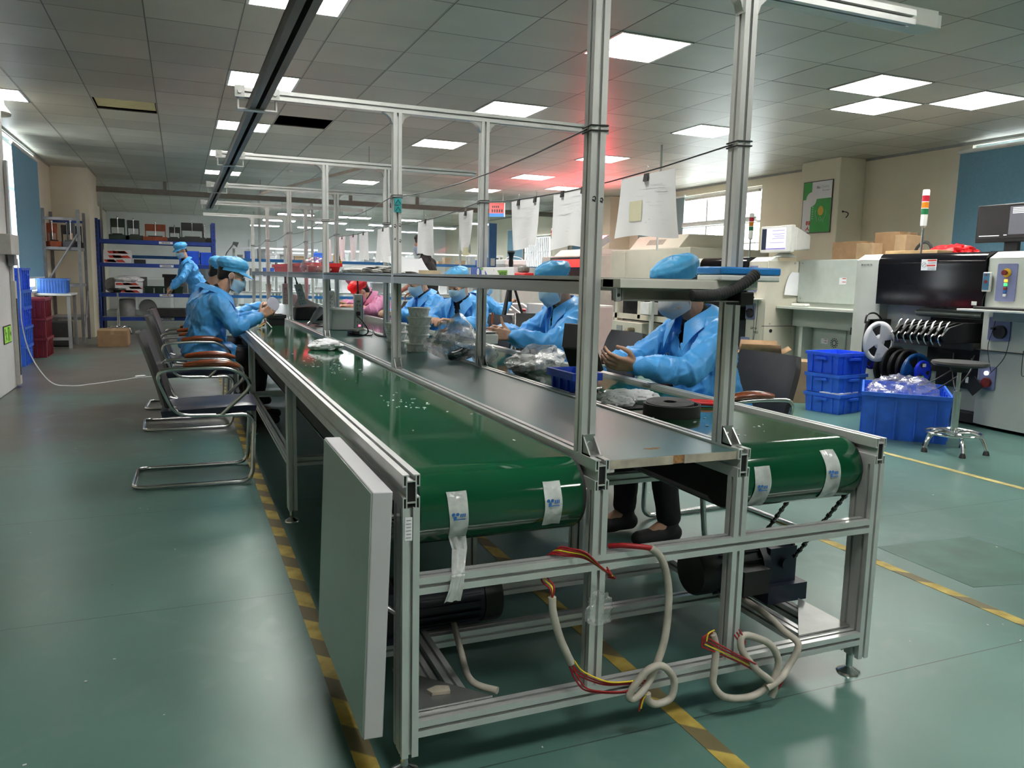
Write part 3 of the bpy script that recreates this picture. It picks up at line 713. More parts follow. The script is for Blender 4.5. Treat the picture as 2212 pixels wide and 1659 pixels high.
# chains from the right gearbox up to its roller
b = MB()
for (p, q) in (((1.30, .27, .30), (1.345, .045, .62)), ((1.36, .42, .33), (1.36, .20, .66)),):
    p, q = V((1.375, p[1], p[2])), V((1.40-.008, q[1], q[2])); n = 26
    for k in range(n):
        c = p.lerp(q, (k+.5)/n); d = (q-p).normalized(); X = d.to_track_quat('Z', 'X').to_matrix().to_4x4(); X.translation = c
        b.bx((0, 0, 0), (.006 if k % 2 else .011, .011, (q-p).length/n*.86), X)
L(b, 'drive_chain', BLACK)
for y_, z_, r_ in ((.345, .31, .06), (.125, .642, .06)): L(MB().cyl((1.387, y_, z_), (1.396, y_, z_), r_, n=18).cyl((1.387 if z_ > .5 else 1.30, y_, z_), (1.388, y_, z_), .014), 'sprocket', BLACKM)

# control box hung on the outer left side
cb = thing('control_box', 'flat pale grey sheet metal box leaning beside the left front post of the line', 'control box', (-.09, .32, .133))
X = M.Translation((.0, 0, 0)) @ M.Rotation(R(2.2), 4, 'Y')
BOXG = mat('pale_green_grey_enamel', (0.36, 0.42, 0.38), 0.28, var=0.05, scale=3)
BOXS = mat('pale_grey_sheet_metal', (0.50, 0.50, 0.52), 0.4, var=0.05, scale=3)
MB().box((-.020, -.318, 0), (.026, .31, .583), X).build('box_body', BOXS, cb, bevel=.003)
MB().box((-.0225, -.314, .004), (-.020, .306, .579), X).build('box_door', BOXG, cb, bevel=.001)
MB().cyl((.02, -.22, .30), (.075, -.255, .265), .006).cyl((.02, .2, .45), (.068, .2, .45), .006).cyl((.02, -.24, .5), (.068, -.24, .5), .006).build('hanging_bolt', ZINC, cb)
# ------------------------------------------------------------- people
def solid(b, voxel, it, disp=None, cut=None):
    """Fuse the overlapping closed shapes of a builder into one continuous skin."""
    me = bpy.data.meshes.new('tmp'); me.from_pydata(b.v, [], b.f)
    o = bpy.data.objects.new('tmp', me); C.objects.link(o)
    r = o.modifiers.new('r', 'REMESH'); r.mode = 'VOXEL'; r.voxel_size = voxel
    if it: s_ = o.modifiers.new('s', 'SMOOTH'); s_.iterations = it; s_.factor = 0.5
    dg = bpy.context.evaluated_depsgraph_get()
    m2 = bpy.data.meshes.new_from_object(o.evaluated_get(dg))
    bpy.data.objects.remove(o); bpy.data.meshes.remove(me)
    if disp:
        nr = [v.normal.copy() for v in m2.vertices]
        for v, n in zip(m2.vertices, nr): v.co += n*disp(v.co)
    if cut:
        bm = bmesh.new(); bm.from_mesh(m2)
        bmesh.ops.delete(bm, geom=[f for f in bm.faces if cut(f.calc_center_median())], context='FACES')
        bm.to_mesh(m2); bm.free()
    m2.polygons.foreach_set('use_smooth', [True]*len(m2.polygons))
    return m2
def put(me, name, m, parent, thick=0):
    me.materials.clear(); me.materials.append(m)
    o = bpy.data.objects.new(name, me); C.objects.link(o); o.parent = parent
    if thick: s_ = o.modifiers.new('t', 'SOLIDIFY'); s_.thickness = thick; s_.offset = -1
    return o
def frame(o, x, z):
    x = V(x).normalized(); z = V(z); z = (z-x*z.dot(x)).normalized(); y = z.cross(x)
    return M(((x.x, y.x, z.x, o[0]), (x.y, y.y, z.y, o[1]), (x.z, y.z, z.z, o[2]), (0, 0, 0, 1)))
FL = [(.042, .026, .021), (.046, .030, .022), (.042, .027, .021), (.033, .021, .018)]
def hand(b, wr, fdir, back, t, curl=(.5, .7, .4), thumb=.35, fan=1.0, each=(0, 0, 0, 0)):
    """Palm, four jointed fingers and a thumb. t=+1 puts the thumb on the local +y side."""
    X = frame(wr, fdir, back); P = lambda x, y, z: X @ V((x, y*t, z))
    b.cone(P(-.03, 0, 0), P(.012, 0, 0), .025, .023, 12)
    ys = (.029, .010, -.010, -.028)
    for y in ys: b.cone(P(.008, y*.55, -.002), P(.083, y, 0), .0165, .0118, 10)
    b.ell((0, 0, 0), (.042, .034, .014), X @ M.Translation((.045, 0, -.003)))
    b.ell((0, 0, 0), (.030, .017, .015), X @ M.Translation((.030, t*.022, -.010)))
    for k, y in enumerate(ys):
        p = V((.083, y, 0)); a = 0; sp = (y/.03)*.13*fan
        for j in range(3):
            a += curl[j]+each[k]*(1, .8, .5)[j]
            d = V((math.cos(a)*math.cos(sp), math.sin(sp)*math.cos(a), -math.sin(a)))
            q = p+d*FL[k][j]; r0 = .0095-.0010*j-(.0013 if k == 3 else 0)
            b.cone(P(*p), P(*q), r0, r0-.0009, 9); p = q
    p = V((.016, .026, -.008)); d0 = V((.62, .70, -.30)).normalized()
    for j, l in enumerate((.040, .032, .027)):
        d = (d0+V((thumb*j*.8, -thumb*j*.55, -thumb*.25*j))).normalized(); q = p+d*l
        b.cone(P(*p), P(*q), (.0135, .0108, .0095)[j], (.0110, .0098, .0080)[j], 9); p = q
def head(b, X):
    e = lambda c, r: b.ell((0, 0, 0), r, X @ M.Translation(c), 20, 14)
    e((-.012, 0, .028), (.092, .074, .088)); e((.020, 0, -.032), (.064, .060, .080)); e((.040, 0, -.078), (.044, .046, .036))
    e((.072, 0, .026), (.016, .046, .010))
    for s_ in (-1, 1):
        e((.060, s_*.034, -.024), (.026, .026, .030)); e((-.006, s_*.075, -.006), (.018, .010, .031)); e((.096, s_*.011, -.034), (.009, .008, .007))
        e((.045, s_*.040, -.066), (.034, .022, .030)); e((.076, s_*.032, .008), (.010, .018, .010))
    P = lambda *p: X @ V(p)
    b.cone(P(.086, 0, .006), P(.103, 0, -.028), .009, .0125, 10)
    e((.080, 0, -.058), (.014, .024, .006)); e((.078, 0, -.068), (.014, .022, .007))
def folds(seed, a1=.019, a2=.006):
    o = V((seed*7.3, seed*3.1, seed*1.7))
    def f(p):
        q = V((p.x*7, p.y*7, p.z*5))+o; w_ = noise.noise(q*.6); q2 = q*1.25+V((w_*1.1, -w_, w_*.8))
        r1 = max(0, 1-4.2*abs(noise.noise(q2)))**1.4; r2 = max(0, 1-4.5*abs(noise.noise(V((p.x*15, p.y*15, p.z*9))+o*1.7)))**1.3
        return a1*(.62*r1+.22*noise.noise(q)-.14)+a2*(1.15*r2-.3)
    return f
def mask_mesh(b, X, kn=False):
    def P(u, v):
        a = (u*2-1)*R(80); k = abs(u*2-1)
        xf = (.098+.022*math.sin(min(1, v/.30)*pi/2)-.030*max(0, v-.30)**1.2*1.5)
        if kn: xf += .018*(1-k)**2*math.sin(v*pi)
        x = .004+(xf-.004)*math.cos(a)**(1.15 if not kn else 1.3); y = (.077-.010*v)*math.sin(a)
        z = -.010-.012*k-(.112-.034*k)*v+(.012*(1-k)**3 if v < .12 else 0)
        if not kn: x += .0022*math.sin(v*19)*(1-k)
        return X @ V((x, y, z))
    b.grid(P, 25, 19, .0014)
    return P
def person(label, loc, rz, pose, style):
    t = thing('person', label, 'person', loc, rz)
    g = lambda k, d=None: pose.get(k, d)
    pel, ch, nk, hd = V(g('pel')), V(g('chest')), V(g('neck')), V(g('head'))
    hx = V(g('look', (1, 0, -.3))); HX = frame(hd, hx, (hx.x*.3*0-hx.z*hx.x*0, 0, 1)) @ M.Rotation(g('tilt', 0), 4, 'X')
    sp = (nk-pel).normalized(); vox = style.get('vox', .008)
    lat = V((0, 1, 0))
    if g('twist'): lat = V((-math.sin(g('twist')), math.cos(g('twist')), 0))
    fr_ = lat.cross(sp); fr_ = fr_.normalized()
    TX = lambda c: M(((fr_.x, lat.x, sp.x, c.x), (fr_.y, lat.y, sp.y, c.y), (fr_.z, lat.z, sp.z, c.z), (0, 0, 0, 1)))
    sh = {s_: nk+lat*(.172*s_)-sp*.075 for s_ in (1, -1)}
    arms = {1: (V(g('el_l')), V(g('wr_l'))), -1: (V(g('el_r')), V(g('wr_r')))}
    hips = {s_: pel+V((0, .09*s_, -.02)) for s_ in (1, -1)}
    legs = {1: (V(g('kn_l')), V(g('an_l'))), -1: (V(g('kn_r')), V(g('an_r')))}
    # one continuous body
    b = MB(); head(b, HX)
    b.cone(nk-sp*.03, HX @ V((-.022, 0, -.055)), .058, .056, 14)
    b.ell((0, 0, 0), (.095, .155, .16), TX(ch)); b.ell((0, 0, 0), (.095, .135, .14), TX(pel.lerp(ch, .5))); b.ell((0, 0, 0), (.105, .155, .11), TX(pel))
    for s_ in (1, -1):
        b.cone(nk-sp*.03+lat*.03*s_, sh[s_], .045, .050); el, wr = arms[s_]
        b.cone(sh[s_], el, .048, .038); b.cone(el, wr, .038, .025)
        h = g('hand_l' if s_ > 0 else 'hand_r', {})
        fd = h.get('dir', tuple(wr-el)); hand(b, wr, fd, h.get('back', (0, 0, 1)), h.get('t', -s_), h.get('curl', (.5, .7, .4)), h.get('thumb', .35), h.get('fan', 1), h.get('each', (0, 0, 0, 0)))
        kn, an = legs[s_]
        b.cone(hips[s_], kn, .078, .052); b.cone(kn, an, .052, .038); b.cone(an, an+V((.12, 0, -.055)), .034, .024)
    body = put(solid(b, vox, 2), 'body', style.get('skin', SKIN), t)
    # eyes under the brow
    for s_ in (1, -1):
        e = MB().ell((0, 0, 0), (.009, .0125, .0038), HX @ M.Translation((.0795, s_*.031, .006))); e.k = 1; e.ell((0, 0, 0), (.004, .0058, .0040), HX @ M.Translation((.0866, s_*.031, .0052)))
        e.build('eye', [WHITE, BLACK], t)
    # trousers and shoes
    q = MB()
    for s_ in (1, -1):
        kn, an = legs[s_]
        q.cone(hips[s_], kn, .092, .070); q.cone(kn, an+V((0, 0, .03)), .068, .056)
    q.ell((0, 0, 0), (.13, .17, .13), TX(pel-sp*.02))
    put(solid(q, .012, 2, folds(2, .005, .002)), 'trousers', style.get('trousers', TROUS), t)
    for s_ in (1, -1):
        an = legs[s_][1]; z0 = an.z-.095
        k = MB().cone((an.x-.03, an.y, z0+.045), (an.x+.06, an.y, z0+.045), .042, .042).cone((an.x+.06, an.y, z0+.040), (an.x+.155, an.y, z0+.036), .042, .035).cone((an.x, an.y, z0+.06), (an.x-.005, an.y, z0+.09), .045, .045)
        me = solid(k, .009, 2)
        for v in me.vertices: v.co.z = max(v.co.z, z0+.002)
        put(me, 'shoe', BLACKM, t)
    # shirt and coat
    if style.get('shirt'):
        k = MB().ell((0, 0, 0), (.112, .172, .175), TX(ch)).cone(nk-sp*.045, nk+sp*.005, .074, .066, 16); k.ell((0, 0, 0), (.112, .15, .16), TX(pel.lerp(ch, .5))); k.ell((0, 0, 0), (.12, .165, .12), TX(pel+sp*.03))
        for s_ in (1, -1):
            k.cone(nk-sp*.04+lat*.04*s_, sh[s_], .055, .060)
            if not style.get('coat'): k.cone(sh[s_], sh[s_].lerp(arms[s_][0], .75), .060, .058)
        put(solid(k, .010, 2, folds(5, .004, .0015)), 'shirt', style['shirt'], t)
    if style.get('coat'):
        k = MB(); seated = style.get('seated', True)
        k.ell((0, 0, 0), (.138, .196, .185), TX(ch)); k.ell((0, 0, 0), (.142, .190, .18), TX(pel.lerp(ch, .5))); k.ell((0, 0, 0), (.158, .205, .15), TX(pel+sp*.03))
        k.cone(nk-sp*.06, nk-sp*.02, .092, .078, 16)
        for s_ in (1, -1):
            el, wr = arms[s_]
            k.cone(nk-sp*.05+lat*.04*s_, sh[s_], .066, .072); k.cone(sh[s_], el, .072, .066); k.cone(el, el.lerp(wr, .72), .066, .052)
            w2 = el.lerp(wr, .90); k.cone(el.lerp(wr, .72), w2, .052, .040); k.cone(w2, el.lerp(wr, .96), .034, .033)
            if seated: kn = legs[s_][0]; k.cone(hips[s_]+V((0, 0, .01)), hips[s_].lerp(kn, .42)+V((0, 0, .012)), .105, .096); k.cone(pel+V((-.05, .08*s_, .02)), pel+V((-.03, .12*s_, .01)), .11, .10)
            else: k.cone(hips[s_], hips[s_].lerp(legs[s_][0], .45), .125, .125)
        cv = pel.lerp(nk, .60)
        def cut(p):
            d = p-nk; x, y, z = d.dot(fr_), d.dot(lat), d.dot(sp)
            if z > .012: return True
            return x > .03 and z > -.135 and abs(y) < .004+(z+.135)*.34
        put(solid(k, style.get('cvox', .010), 1, folds(style.get('seed', 1)), cut), 'coat', style['coat'], t, .004)
        # turned-down collar with two points
        def COL(u, v):
            a = R(-148+296*u); c, s_ = math.cos(a), math.sin(a); f = abs(u*2-1)
            r0, r1 = .074, .122+.014*f
            r = r0+(r1-r0)*v; z = .040-.040*v**1.4-.050*f**3-(.075*v*f**6)
            fx = -c*r*(1.0 if c > 0 else 1.12)
            return nk+fr_*(fx+.030*f**2)+lat*(s_*r*1.08)+sp*z
        MB().grid(COL, 33, 8, .003).build('collar', style['coat'], t, smooth=60)
        bt = MB()
        for q_ in (.62, .42):
            c = pel.lerp(nk, q_)+fr_*.146; bt.cyl(c, c+fr_*.006, .0085, n=14)
        bt.build('button', WHITE, t)
    # head wear
    if style.get('cap'):
        CX = HX @ M.Translation((-.006, 0, .030)) @ M.Rotation(R(style.get('captilt', -9)), 4, 'Y')
        prof_ = [(0, 1.0, 0), (.10, 1.01, .022), (.2, 1.10, .034), (.42, 1.17, .060), (.62, 1.08, .086), (.8, .80, .104), (.92, .45, .113), (1, .02, .116)]
        def CAP(u, v):
            th = 2*pi*u
            for i in range(len(prof_)-1):
                if v <= prof_[i+1][0]: break
            p0, p1 = prof_[i], prof_[i+1]; q_ = (v-p0[0])/(p1[0]-p0[0]); r = p0[1]+(p1[1]-p0[1])*q_; z = p0[2]+(p1[2]-p0[2])*q_
            ga = math.exp(-((v-.24)/.16)**2); n_ = noise.noise((3*math.cos(th)+style.get('seed', 1)*5, 3*math.sin(th), v*5))
            r *= 1+.020*math.sin(th*19+3*n_)*ga+.045*n_*min(1, v*4)*(1-v*.6); z += .010*n_*v
            return CX @ V((.103*r*math.cos(th)-.008*v, .085*r*math.sin(th), z))
        cb_ = MB(); cb_.grid(CAP, 72, 22, .0015, closed_u=True); cap = cb_.build('cap', style['cap'], t, smooth=70)
        if style.get('visor', True):
            def VIS(u, v):
                a = R(-62+124*u); e_ = math.cos((u-.5)*pi)**.6
                return CX @ V((.103*math.cos(a)+.058*v*e_, .087*math.sin(a)*(1+.06*v), .006-.040*v*e_*.7-.010*v))
            o = MB().grid(VIS, 21, 7, .002).build('visor', style['cap'], None, smooth=60); o.parent = cap
    hb = MB(); e = lambda c, r: hb.ell((0, 0, 0), r, HX @ M.Translation(c), 20, 14)
    e((-.024, 0, .034), (.091, .0785, .088)); e((-.062, 0, -.020), (.043, .062, .046))
    if not style.get('cap'): e((-.012, 0, .052), (.095, .082, .078)); e((.028, .02, .085), (.055, .050, .036))
    hm = solid(hb, .008, 1, lambda p: .002*noise.noise(p*60)); put(hm, 'hair', HAIR, t)
    if style.get('mask'):
        b = MB(); P = mask_mesh(b, HX, style.get('kn')); mk = b.build('mask', style['mask'], t, smooth=70)
        lp = MB()
        for s_, u in ((1, 1.0), (-1, 0.0)):
            lp.tube(smoothpath([P(u, .06), HX @ V((.010, s_*.083, .010)), HX @ V((-.014, s_*.088, .018)), HX @ V((-.026, s_*.086, -.008)), HX @ V((-.006, s_*.083, -.038)), P(u, .92)], 5), .0016, 6)
        o = lp.build('ear_loop', PAPER, None); o.parent = mk
        if style.get('kn'):
            pr = MB()
            for i in range(3): 
                c = P(.70+.03*i, .52); pr.ell(c, (.003, .003, .004), nu=8, nv=6)
            o = pr.build('mask_print', INKG, None); o.parent = mk
    if style.get('glasses'):
        gl = MB()
        for s_ in (1, -1):
            ring = [HX @ V((.098-.004*abs(math.cos(a)), s_*.033+.024*math.cos(a), .002+.017*math.sin(a))) for a in [2*pi*i/20 for i in range(20)]]
            gl.tube(ring, .0012, 6, closed=True); gl.tube([HX @ V((.094, s_*.057, .006)), HX @ V((.05, s_*.076, .008)), HX @ V((-.012, s_*.082, .004))], .0013, 6)
        gl.tube([HX @ V((.100, -.009, .004)), HX @ V((.100, .009, .004))], .0013, 6)
        gl.build('glasses', ZINC, t)
    return t
SEAT = dict(pel=(0, 0, .555), chest=(.055, 0, .85), neck=(.115, 0, 1.035), head=(.185, 0, 1.165), look=(1, 0, -.42),
            el_l=(.24, .235, .79), wr_l=(.46, .13, .835), el_r=(.24, -.235, .79), wr_r=(.46, -.13, .835),
            kn_l=(.42, .12, .535), an_l=(.40, .13, .10), kn_r=(.42, -.11, .535), an_r=(.42, -.13, .10))
def seat(**k): d = dict(SEAT); d.update(k); return d
GRIP = dict(curl=(.55, .75, .45), thumb=.5)
ST = dict(cap=CAPB, coat=COAT, mask=MASK, shirt=TROUS)
def st(**k): d = dict(ST); d.update(k); return d
# man nearest on the left side of the line
person('person in blue coat and glasses seated at the left belt holding a round white disc', (-.315, 4.86, 0), 0,
       seat(head=(.222, 0, 1.160), neck=(.125, 0, 1.03), look=(1, 0, -.34), el_r=(.235, -.22, .772), wr_r=(.425, -.115, .855), el_l=(.26, .22, .785), wr_l=(.43, .10, .86),
            hand_r=dict(dir=(.75, .32, .5), back=(.35, -.9, .25), curl=(.35, .45, .3), thumb=.4), hand_l=dict(dir=(.85, -.3, .3), back=(.2, .9, .3), **GRIP),
            kn_r=(.42, -.13, .54), an_r=(.36, -.15, .10)), st(vox=.005, glasses=True, seed=1, shirt=HAIR))
tag(MB().lathe([(.0, -.004), (.052, -.004), (.056, 0), (.052, .004), (0, .004)], n=28).build('round_disc', mat('lilac_white_disc', (.62, .62, .74), .4, var=.06), loc=(.205, 4.80, .945), rot=(R(78), 0, R(28))),
    'round white circuit disc held up in the hands of the man with glasses', 'circuit disc')
person('person in blue coat seated at the left belt behind the man with glasses', (-.34, 5.82, 0), 0,
       seat(head=(.21, 0, 1.17), hand_r=dict(dir=(1, .2, .1), back=(0, -.5, .9), **GRIP), wr_r=(.52, -.12, .90), el_r=(.28, -.23, .80)), st(seed=2))
# worker walking by the blue rack
person('person in blue coat and cap bending past the tall blue rack at the back left', (-.16, 13.45, 0), R(196),
       dict(pel=(0, 0, .90), chest=(.14, 0, 1.19), neck=(.22, 0, 1.37), head=(.29, .02, 1.53), look=(1, .35, -.42), el_l=(.36, .28, 1.06), wr_l=(.52, .20, .88), el_r=(.22, -.28, 1.08), wr_r=(.40, -.22, .92),
            kn_l=(.12, .10, .48), an_l=(.02, .10, .10), kn_r=(.02, -.10, .48), an_r=(-.16, -.10, .11)), st(seed=3, seated=False, trousers=TROUS))
# right side, nearest
person('person in blue coat with grey moulded mask holding a black tray, behind the shelf end', (1.90, 1.44, 0), R(180),
       seat(chest=(.065, 0, .86), head=(.225, .0, 1.165), look=(1, -.14, -.55), el_l=(.33, .27, .805), wr_l=(.555, .19, .825), el_r=(.30, -.20, .805), wr_r=(.52, -.05, .83),
            hand_l=dict(dir=(.95, -.25, .12), back=(.05, .75, -.5), curl=(.42, .55, .35), thumb=.75), hand_r=dict(dir=(.95, .12, .1), back=(.1, -.5, .8), **GRIP),
            kn_l=(.40, .16, .53), an_l=(.34, .18, .10), kn_r=(.42, -.06, .53), an_r=(.44, -.04, .10)),
       st(vox=.005, cvox=.008, mask=MASKG, kn=True, visor=False, seed=4))
person('person in blue coat second on the right, working with a screwdriver', (1.90, 2.86, 0), R(183),
       seat(chest=(.06, 0, .85), head=(.20, .02, 1.155), look=(1, -.15, -.42), el_l=(.33, .26, .80), wr_l=(.545, .13, .845), el_r=(.30, -.22, .80), wr_r=(.54, -.04, .87),
            hand_l=dict(dir=(.95, -.12, .12), back=(.1, .95, .15), curl=(.45, .6, .35), thumb=-.25), hand_r=dict(dir=(.9, .3, .1), back=(0, -.6, .8), **GRIP)), st(vox=.005, cvox=.009, visor=False, seed=5))
person('person in blue coat with face towards the camera, behind the wrapped round parts', (1.86, 4.82, 0), R(216),
       seat(head=(.19, 0, 1.125), chest=(.07, 0, .84), neck=(.13, 0, 1.00), look=(1, -.05, -.5), el_l=(.26, .27, .79), wr_l=(.42, .12, .83), el_r=(.26, -.24, .79), wr_r=(.42, -.08, .83)), st(vox=.006, seed=6, visor=False))
person('person in blue coat fourth on the right, half hidden by the second left upright', (1.86, 5.75, 0), R(190),
       seat(head=(.23, 0, 1.13), neck=(.15, 0, 1.01), look=(1, .1, -.5)), st(seed=7, visor=False))
DARKSHIRT = mat('black_shirt_cloth', (.014, .011, .012), .8, var=.2)
person('person standing beyond the line in black shirt with bare black hair', (2.30, 7.5, 0), R(142),
       dict(pel=(0, 0, .92), chest=(.03, 0, 1.22), neck=(.055, 0, 1.42), head=(.10, 0, 1.565), look=(1, .0, -.18), el_l=(.10, .27, 1.10), wr_l=(.30, .2, 1.0), el_r=(.10, -.27, 1.10), wr_r=(.3, -.2, 1.0),
            kn_l=(.02, .1, .49), an_l=(-.02, .1, .10), kn_r=(.02, -.1, .49), an_r=(-.02, -.1, .10)), dict(shirt=DARKSHIRT, mask=MASK, seed=8))
person('person lit pink, red light painted into coat and cap, bent low over the line behind the power strip', (1.80, 7.25, 0), R(186),
       seat(chest=(.16, 0, .80), neck=(.30, 0, .93), head=(.40, 0, 1.0), look=(1, 0, -.75), el_l=(.34, .27, .81), wr_l=(.55, .10, .835), el_r=(.34, -.26, .81), wr_r=(.55, -.08, .835)), st(seed=9, visor=False, coat=COATP, cap=RED, mask=COATP))  # red on the cap also paints the lamp's light
person('person lit pink, red light painted into coat and cap, further along, half hidden by the second right upright', (1.87, 8.25, 0), R(184),
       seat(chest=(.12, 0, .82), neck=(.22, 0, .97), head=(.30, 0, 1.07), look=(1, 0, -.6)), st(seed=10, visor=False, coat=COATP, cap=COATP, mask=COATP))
person('person in blue coat seated far behind the tripod, facing the far machines', (2.70, 7.1, 0), R(14),
       seat(head=(.18, 0, 1.10), neck=(.11, 0, .98), chest=(.055, 0, .82), look=(1, 0, -.4), wr_r=(.46, -.12, .90)), st(seed=11))
# ------------------------------------------------------------- chairs
def make_chair(loc, rz, label, group=None):
    t = thing('cantilever_chair', label, 'chair', loc, rz, group)
    base = fillet([(.02, -.20, .395), (.335, -.20, .395), (.315, -.235, .0145), (-.30, -.235, .0145), (-.30, .235, .0145), (.315, .235, .0145), (.335, .20, .395), (.02, .20, .395)], .07, 6)
    MB().tube(base, .0125, 12).build('base_frame', STEEL, t, smooth=60)
    for s_ in (-1, 1):
        y = .245*s_
        p = fillet([(.13, y*.86, .398), (-.08, y*.9, .405), (-.175, y, .655), (.05, y, .668), (.235, y, .662), (.335, y, .565), (.16, y*.88, .400)], .075, 6)
        MB().tube(p, .0115, 10).build('arm_frame', STEEL, t, smooth=60)
        def AR(u, v):
            x = -.03+.29*u; w_ = .023*(math.sin(pi*min(1, max(0, u*.94+.03))))**.35; a = 2*pi*v
            z = .682+.012*math.sin(pi*u)-.02*max(0, u-.8)*3
            return V((x, y+w_*math.cos(a), z+.019*math.sin(a)*(math.sin(pi*(u*.94+.03)))**.25))
        b = MB().grid(AR, 20, 12); b.f.append(tuple(range(0, 240, 20))); b.m.append(0); b.f.append(tuple(range(19, 240, 20))[::-1]); b.m.append(0)
        b.build('armrest', WOOD, t, smooth=60)
    def ST_(u, v):
        x, y = -.15+.50*u, (v-.5)*.45*(1-.10*max(0, u-.7)/.3)
        e_ = min(1, 8*min(u, 1-u, v, 1-v)); d = .012*math.sqrt(e_)
        return V((x, y, .428+.022*u-.05*max(0, u-.86)**1.0*1.2+d-.010*math.sin(pi*v)*math.sin(pi*u)))
    MB().grid(ST_, 18, 16, .035).build('seat', PVC, t, smooth=50)
    def BK(u, v):
        y = (u-.5)*.43*(1-.22*max(0, v-.6)**2*4*.5); z = .455+.40*v; x = -.115-.115*v**1.2-.03*(1-(2*u-1)**2)+.012
        if v > .85: y *= 1-.9*(v-.85)**1.3
        return V((x, y, z))
    MB().grid(BK, 16, 18, .028).build('backrest', PVCG, t, smooth=50)
    MB().tube(fillet([(-.05, -.16, .425), (-.135, -.16, .45), (-.135, .16, .45), (-.05, .16, .425)], .03), .010, 8).build('back_bracket', STEEL, t)
    return t
ch = make_chair((-.43, 3.17, 0), R(-1), 'empty chrome cantilever chair nearest the camera on the left, chipped wooden armrests', 'chrome armchairs')
dup(ch, (-.45, 4.88, 0), R(2), 'chrome chair under the man with glasses, wooden armrests', 'chrome armchairs')
dup(ch, (-.46, 5.84, 0), R(-3), 'chrome chair of the hidden second person on the left', 'chrome armchairs')
dup(ch, (1.98, 1.40, 0), R(184), 'dark blue chair with torn back edge behind the nearest right worker', 'chrome armchairs')
dup(ch, (2.05, 2.86, 0), R(183), 'chair under the second worker on the right', 'chrome armchairs')
dup(ch, (2.0, 4.92, 0), R(216), 'chair under the third worker on the right', 'chrome armchairs')
dup(ch, (2.01, 5.77, 0), R(190), 'chair under the fourth worker on the right', 'chrome armchairs')
dup(ch, (1.96, 7.26, 0), R(186), 'chair under the pink worker bent low', 'chrome armchairs')
dup(ch, (2.03, 8.26, 0), R(184), 'chair under the further pink worker', 'chrome armchairs')
dup(ch, (2.55, 7.06, 0), R(14), 'chrome chair under the blue worker behind the tripod', 'chrome armchairs')
t = thing('folding_chair', 'empty grey padded folding chair behind the hands of the second right worker', 'chair', (2.58, 4.95, 0), R(250))
MB().grid(lambda u, v: V((-.19-.05*v-.02*math.sin(pi*u), (u-.5)*.42*(1-.25*max(0, v-.5)**2), .60+.26*v)), 12, 10, .03).build('backrest', PVCG, t)
MB().grid(lambda u, v: V((-.19+.40*u, (v-.5)*.40, .45+.01*math.sin(pi*v))), 8, 8, .03).build('seat', PVCG, t)
for s_ in (-1, 1):
    MB().tube([(-.25, .21*s_, .86), (-.12, .21*s_, .44), (.22, .21*s_, .012)], .011).build('leg', STEEL, t); MB().tube([(.14, .19*s_, .43), (-.22, .19*s_, .012)], .011).build('leg', STEEL, t)

# ------------------------------------------------------------- crates, boxes
def make_crate(name, label, cat, loc, sx, sy, h, m, rz=0, group=None, ribs=4, taper=.94, lip=True, grips=True, perf=False):
    t = thing(name, label, cat, loc, rz, group)
    w_ = .006; b = MB(); tx, ty = sx/2, sy/2; bx_, by_ = tx*taper, ty*taper
    o = [(-1, -1), (1, -1), (1, 1), (-1, 1)]
    vs = [(bx_*a, by_*c, 0) for a, c in o]+[(tx*a, ty*c, h) for a, c in o]+[((tx-w_)*a, (ty-w_)*c, h) for a, c in o]+[((bx_-w_)*a, (by_-w_)*c, w_) for a, c in o]
    fs = [(3, 2, 1, 0), (12, 13, 14, 15)]
    for i in range(4):
        j = (i+1) % 4; fs += [(i, j, 4+j, 4+i), (4+i, 4+j, 8+j, 8+i), (8+i, 8+j, 12+j, 12+i)]
    b.add(vs, fs); b.build('tub', m, t)
    if lip:
        r = MB(); e = .010
        for (lo, hi) in (((-tx-e, -ty-e, h-.03), (tx+e, -ty, h)), ((-tx-e, ty, h-.03), (tx+e, ty+e, h)), ((-tx-e, -ty, h-.03), (-tx, ty, h)), ((tx, -ty, h-.03), (tx+e, ty, h))): r.box(lo, hi)
        r.build('rim', m, t)
    if ribs:
        r = MB()
        for k in range(ribs):
            f = (k+.5)/ribs-.5
            for s_ in (-1, 1):
                r.box((sx*f*.9-.005, s_*(by_+ty)/2-.012, .01), (sx*f*.9+.005, s_*(by_+ty)/2+.012, h-.02)); r.box((s_*(bx_+tx)/2-.012, sy*f*.9-.005, .01), (s_*(bx_+tx)/2+.012, sy*f*.9+.005, h-.02))
        if perf:
            for k in range(3): r.box((-tx*.97, -ty*.97-.004, h*(.25+.22*k)), (tx*.97, -ty*.97+.01, h*(.25+.22*k)+.012)); r.box((tx*.97-.01, -ty*.97, h*(.25+.22*k)), (tx*.97+.004, ty*.97, h*(.25+.22*k)+.012))
        r.build('side_ribs', m, t)
    if grips:
        for s_ in (-1, 1):
            MB().box((-.07 if sx > .25 else -sx*.25, s_*ty-(.026 if s_ < 0 else -.0), h*.66), (.07 if sx > .25 else sx*.25, s_*ty+(.026 if s_ > 0 else 0), h*.66+.02)).build('grip', m, t)
            MB().box((s_*tx-(.026 if s_ < 0 else 0), -.06, h*.66), (s_*tx+(.026 if s_ > 0 else 0), .06, h*.66+.02)).build('grip', m, t)
    return t
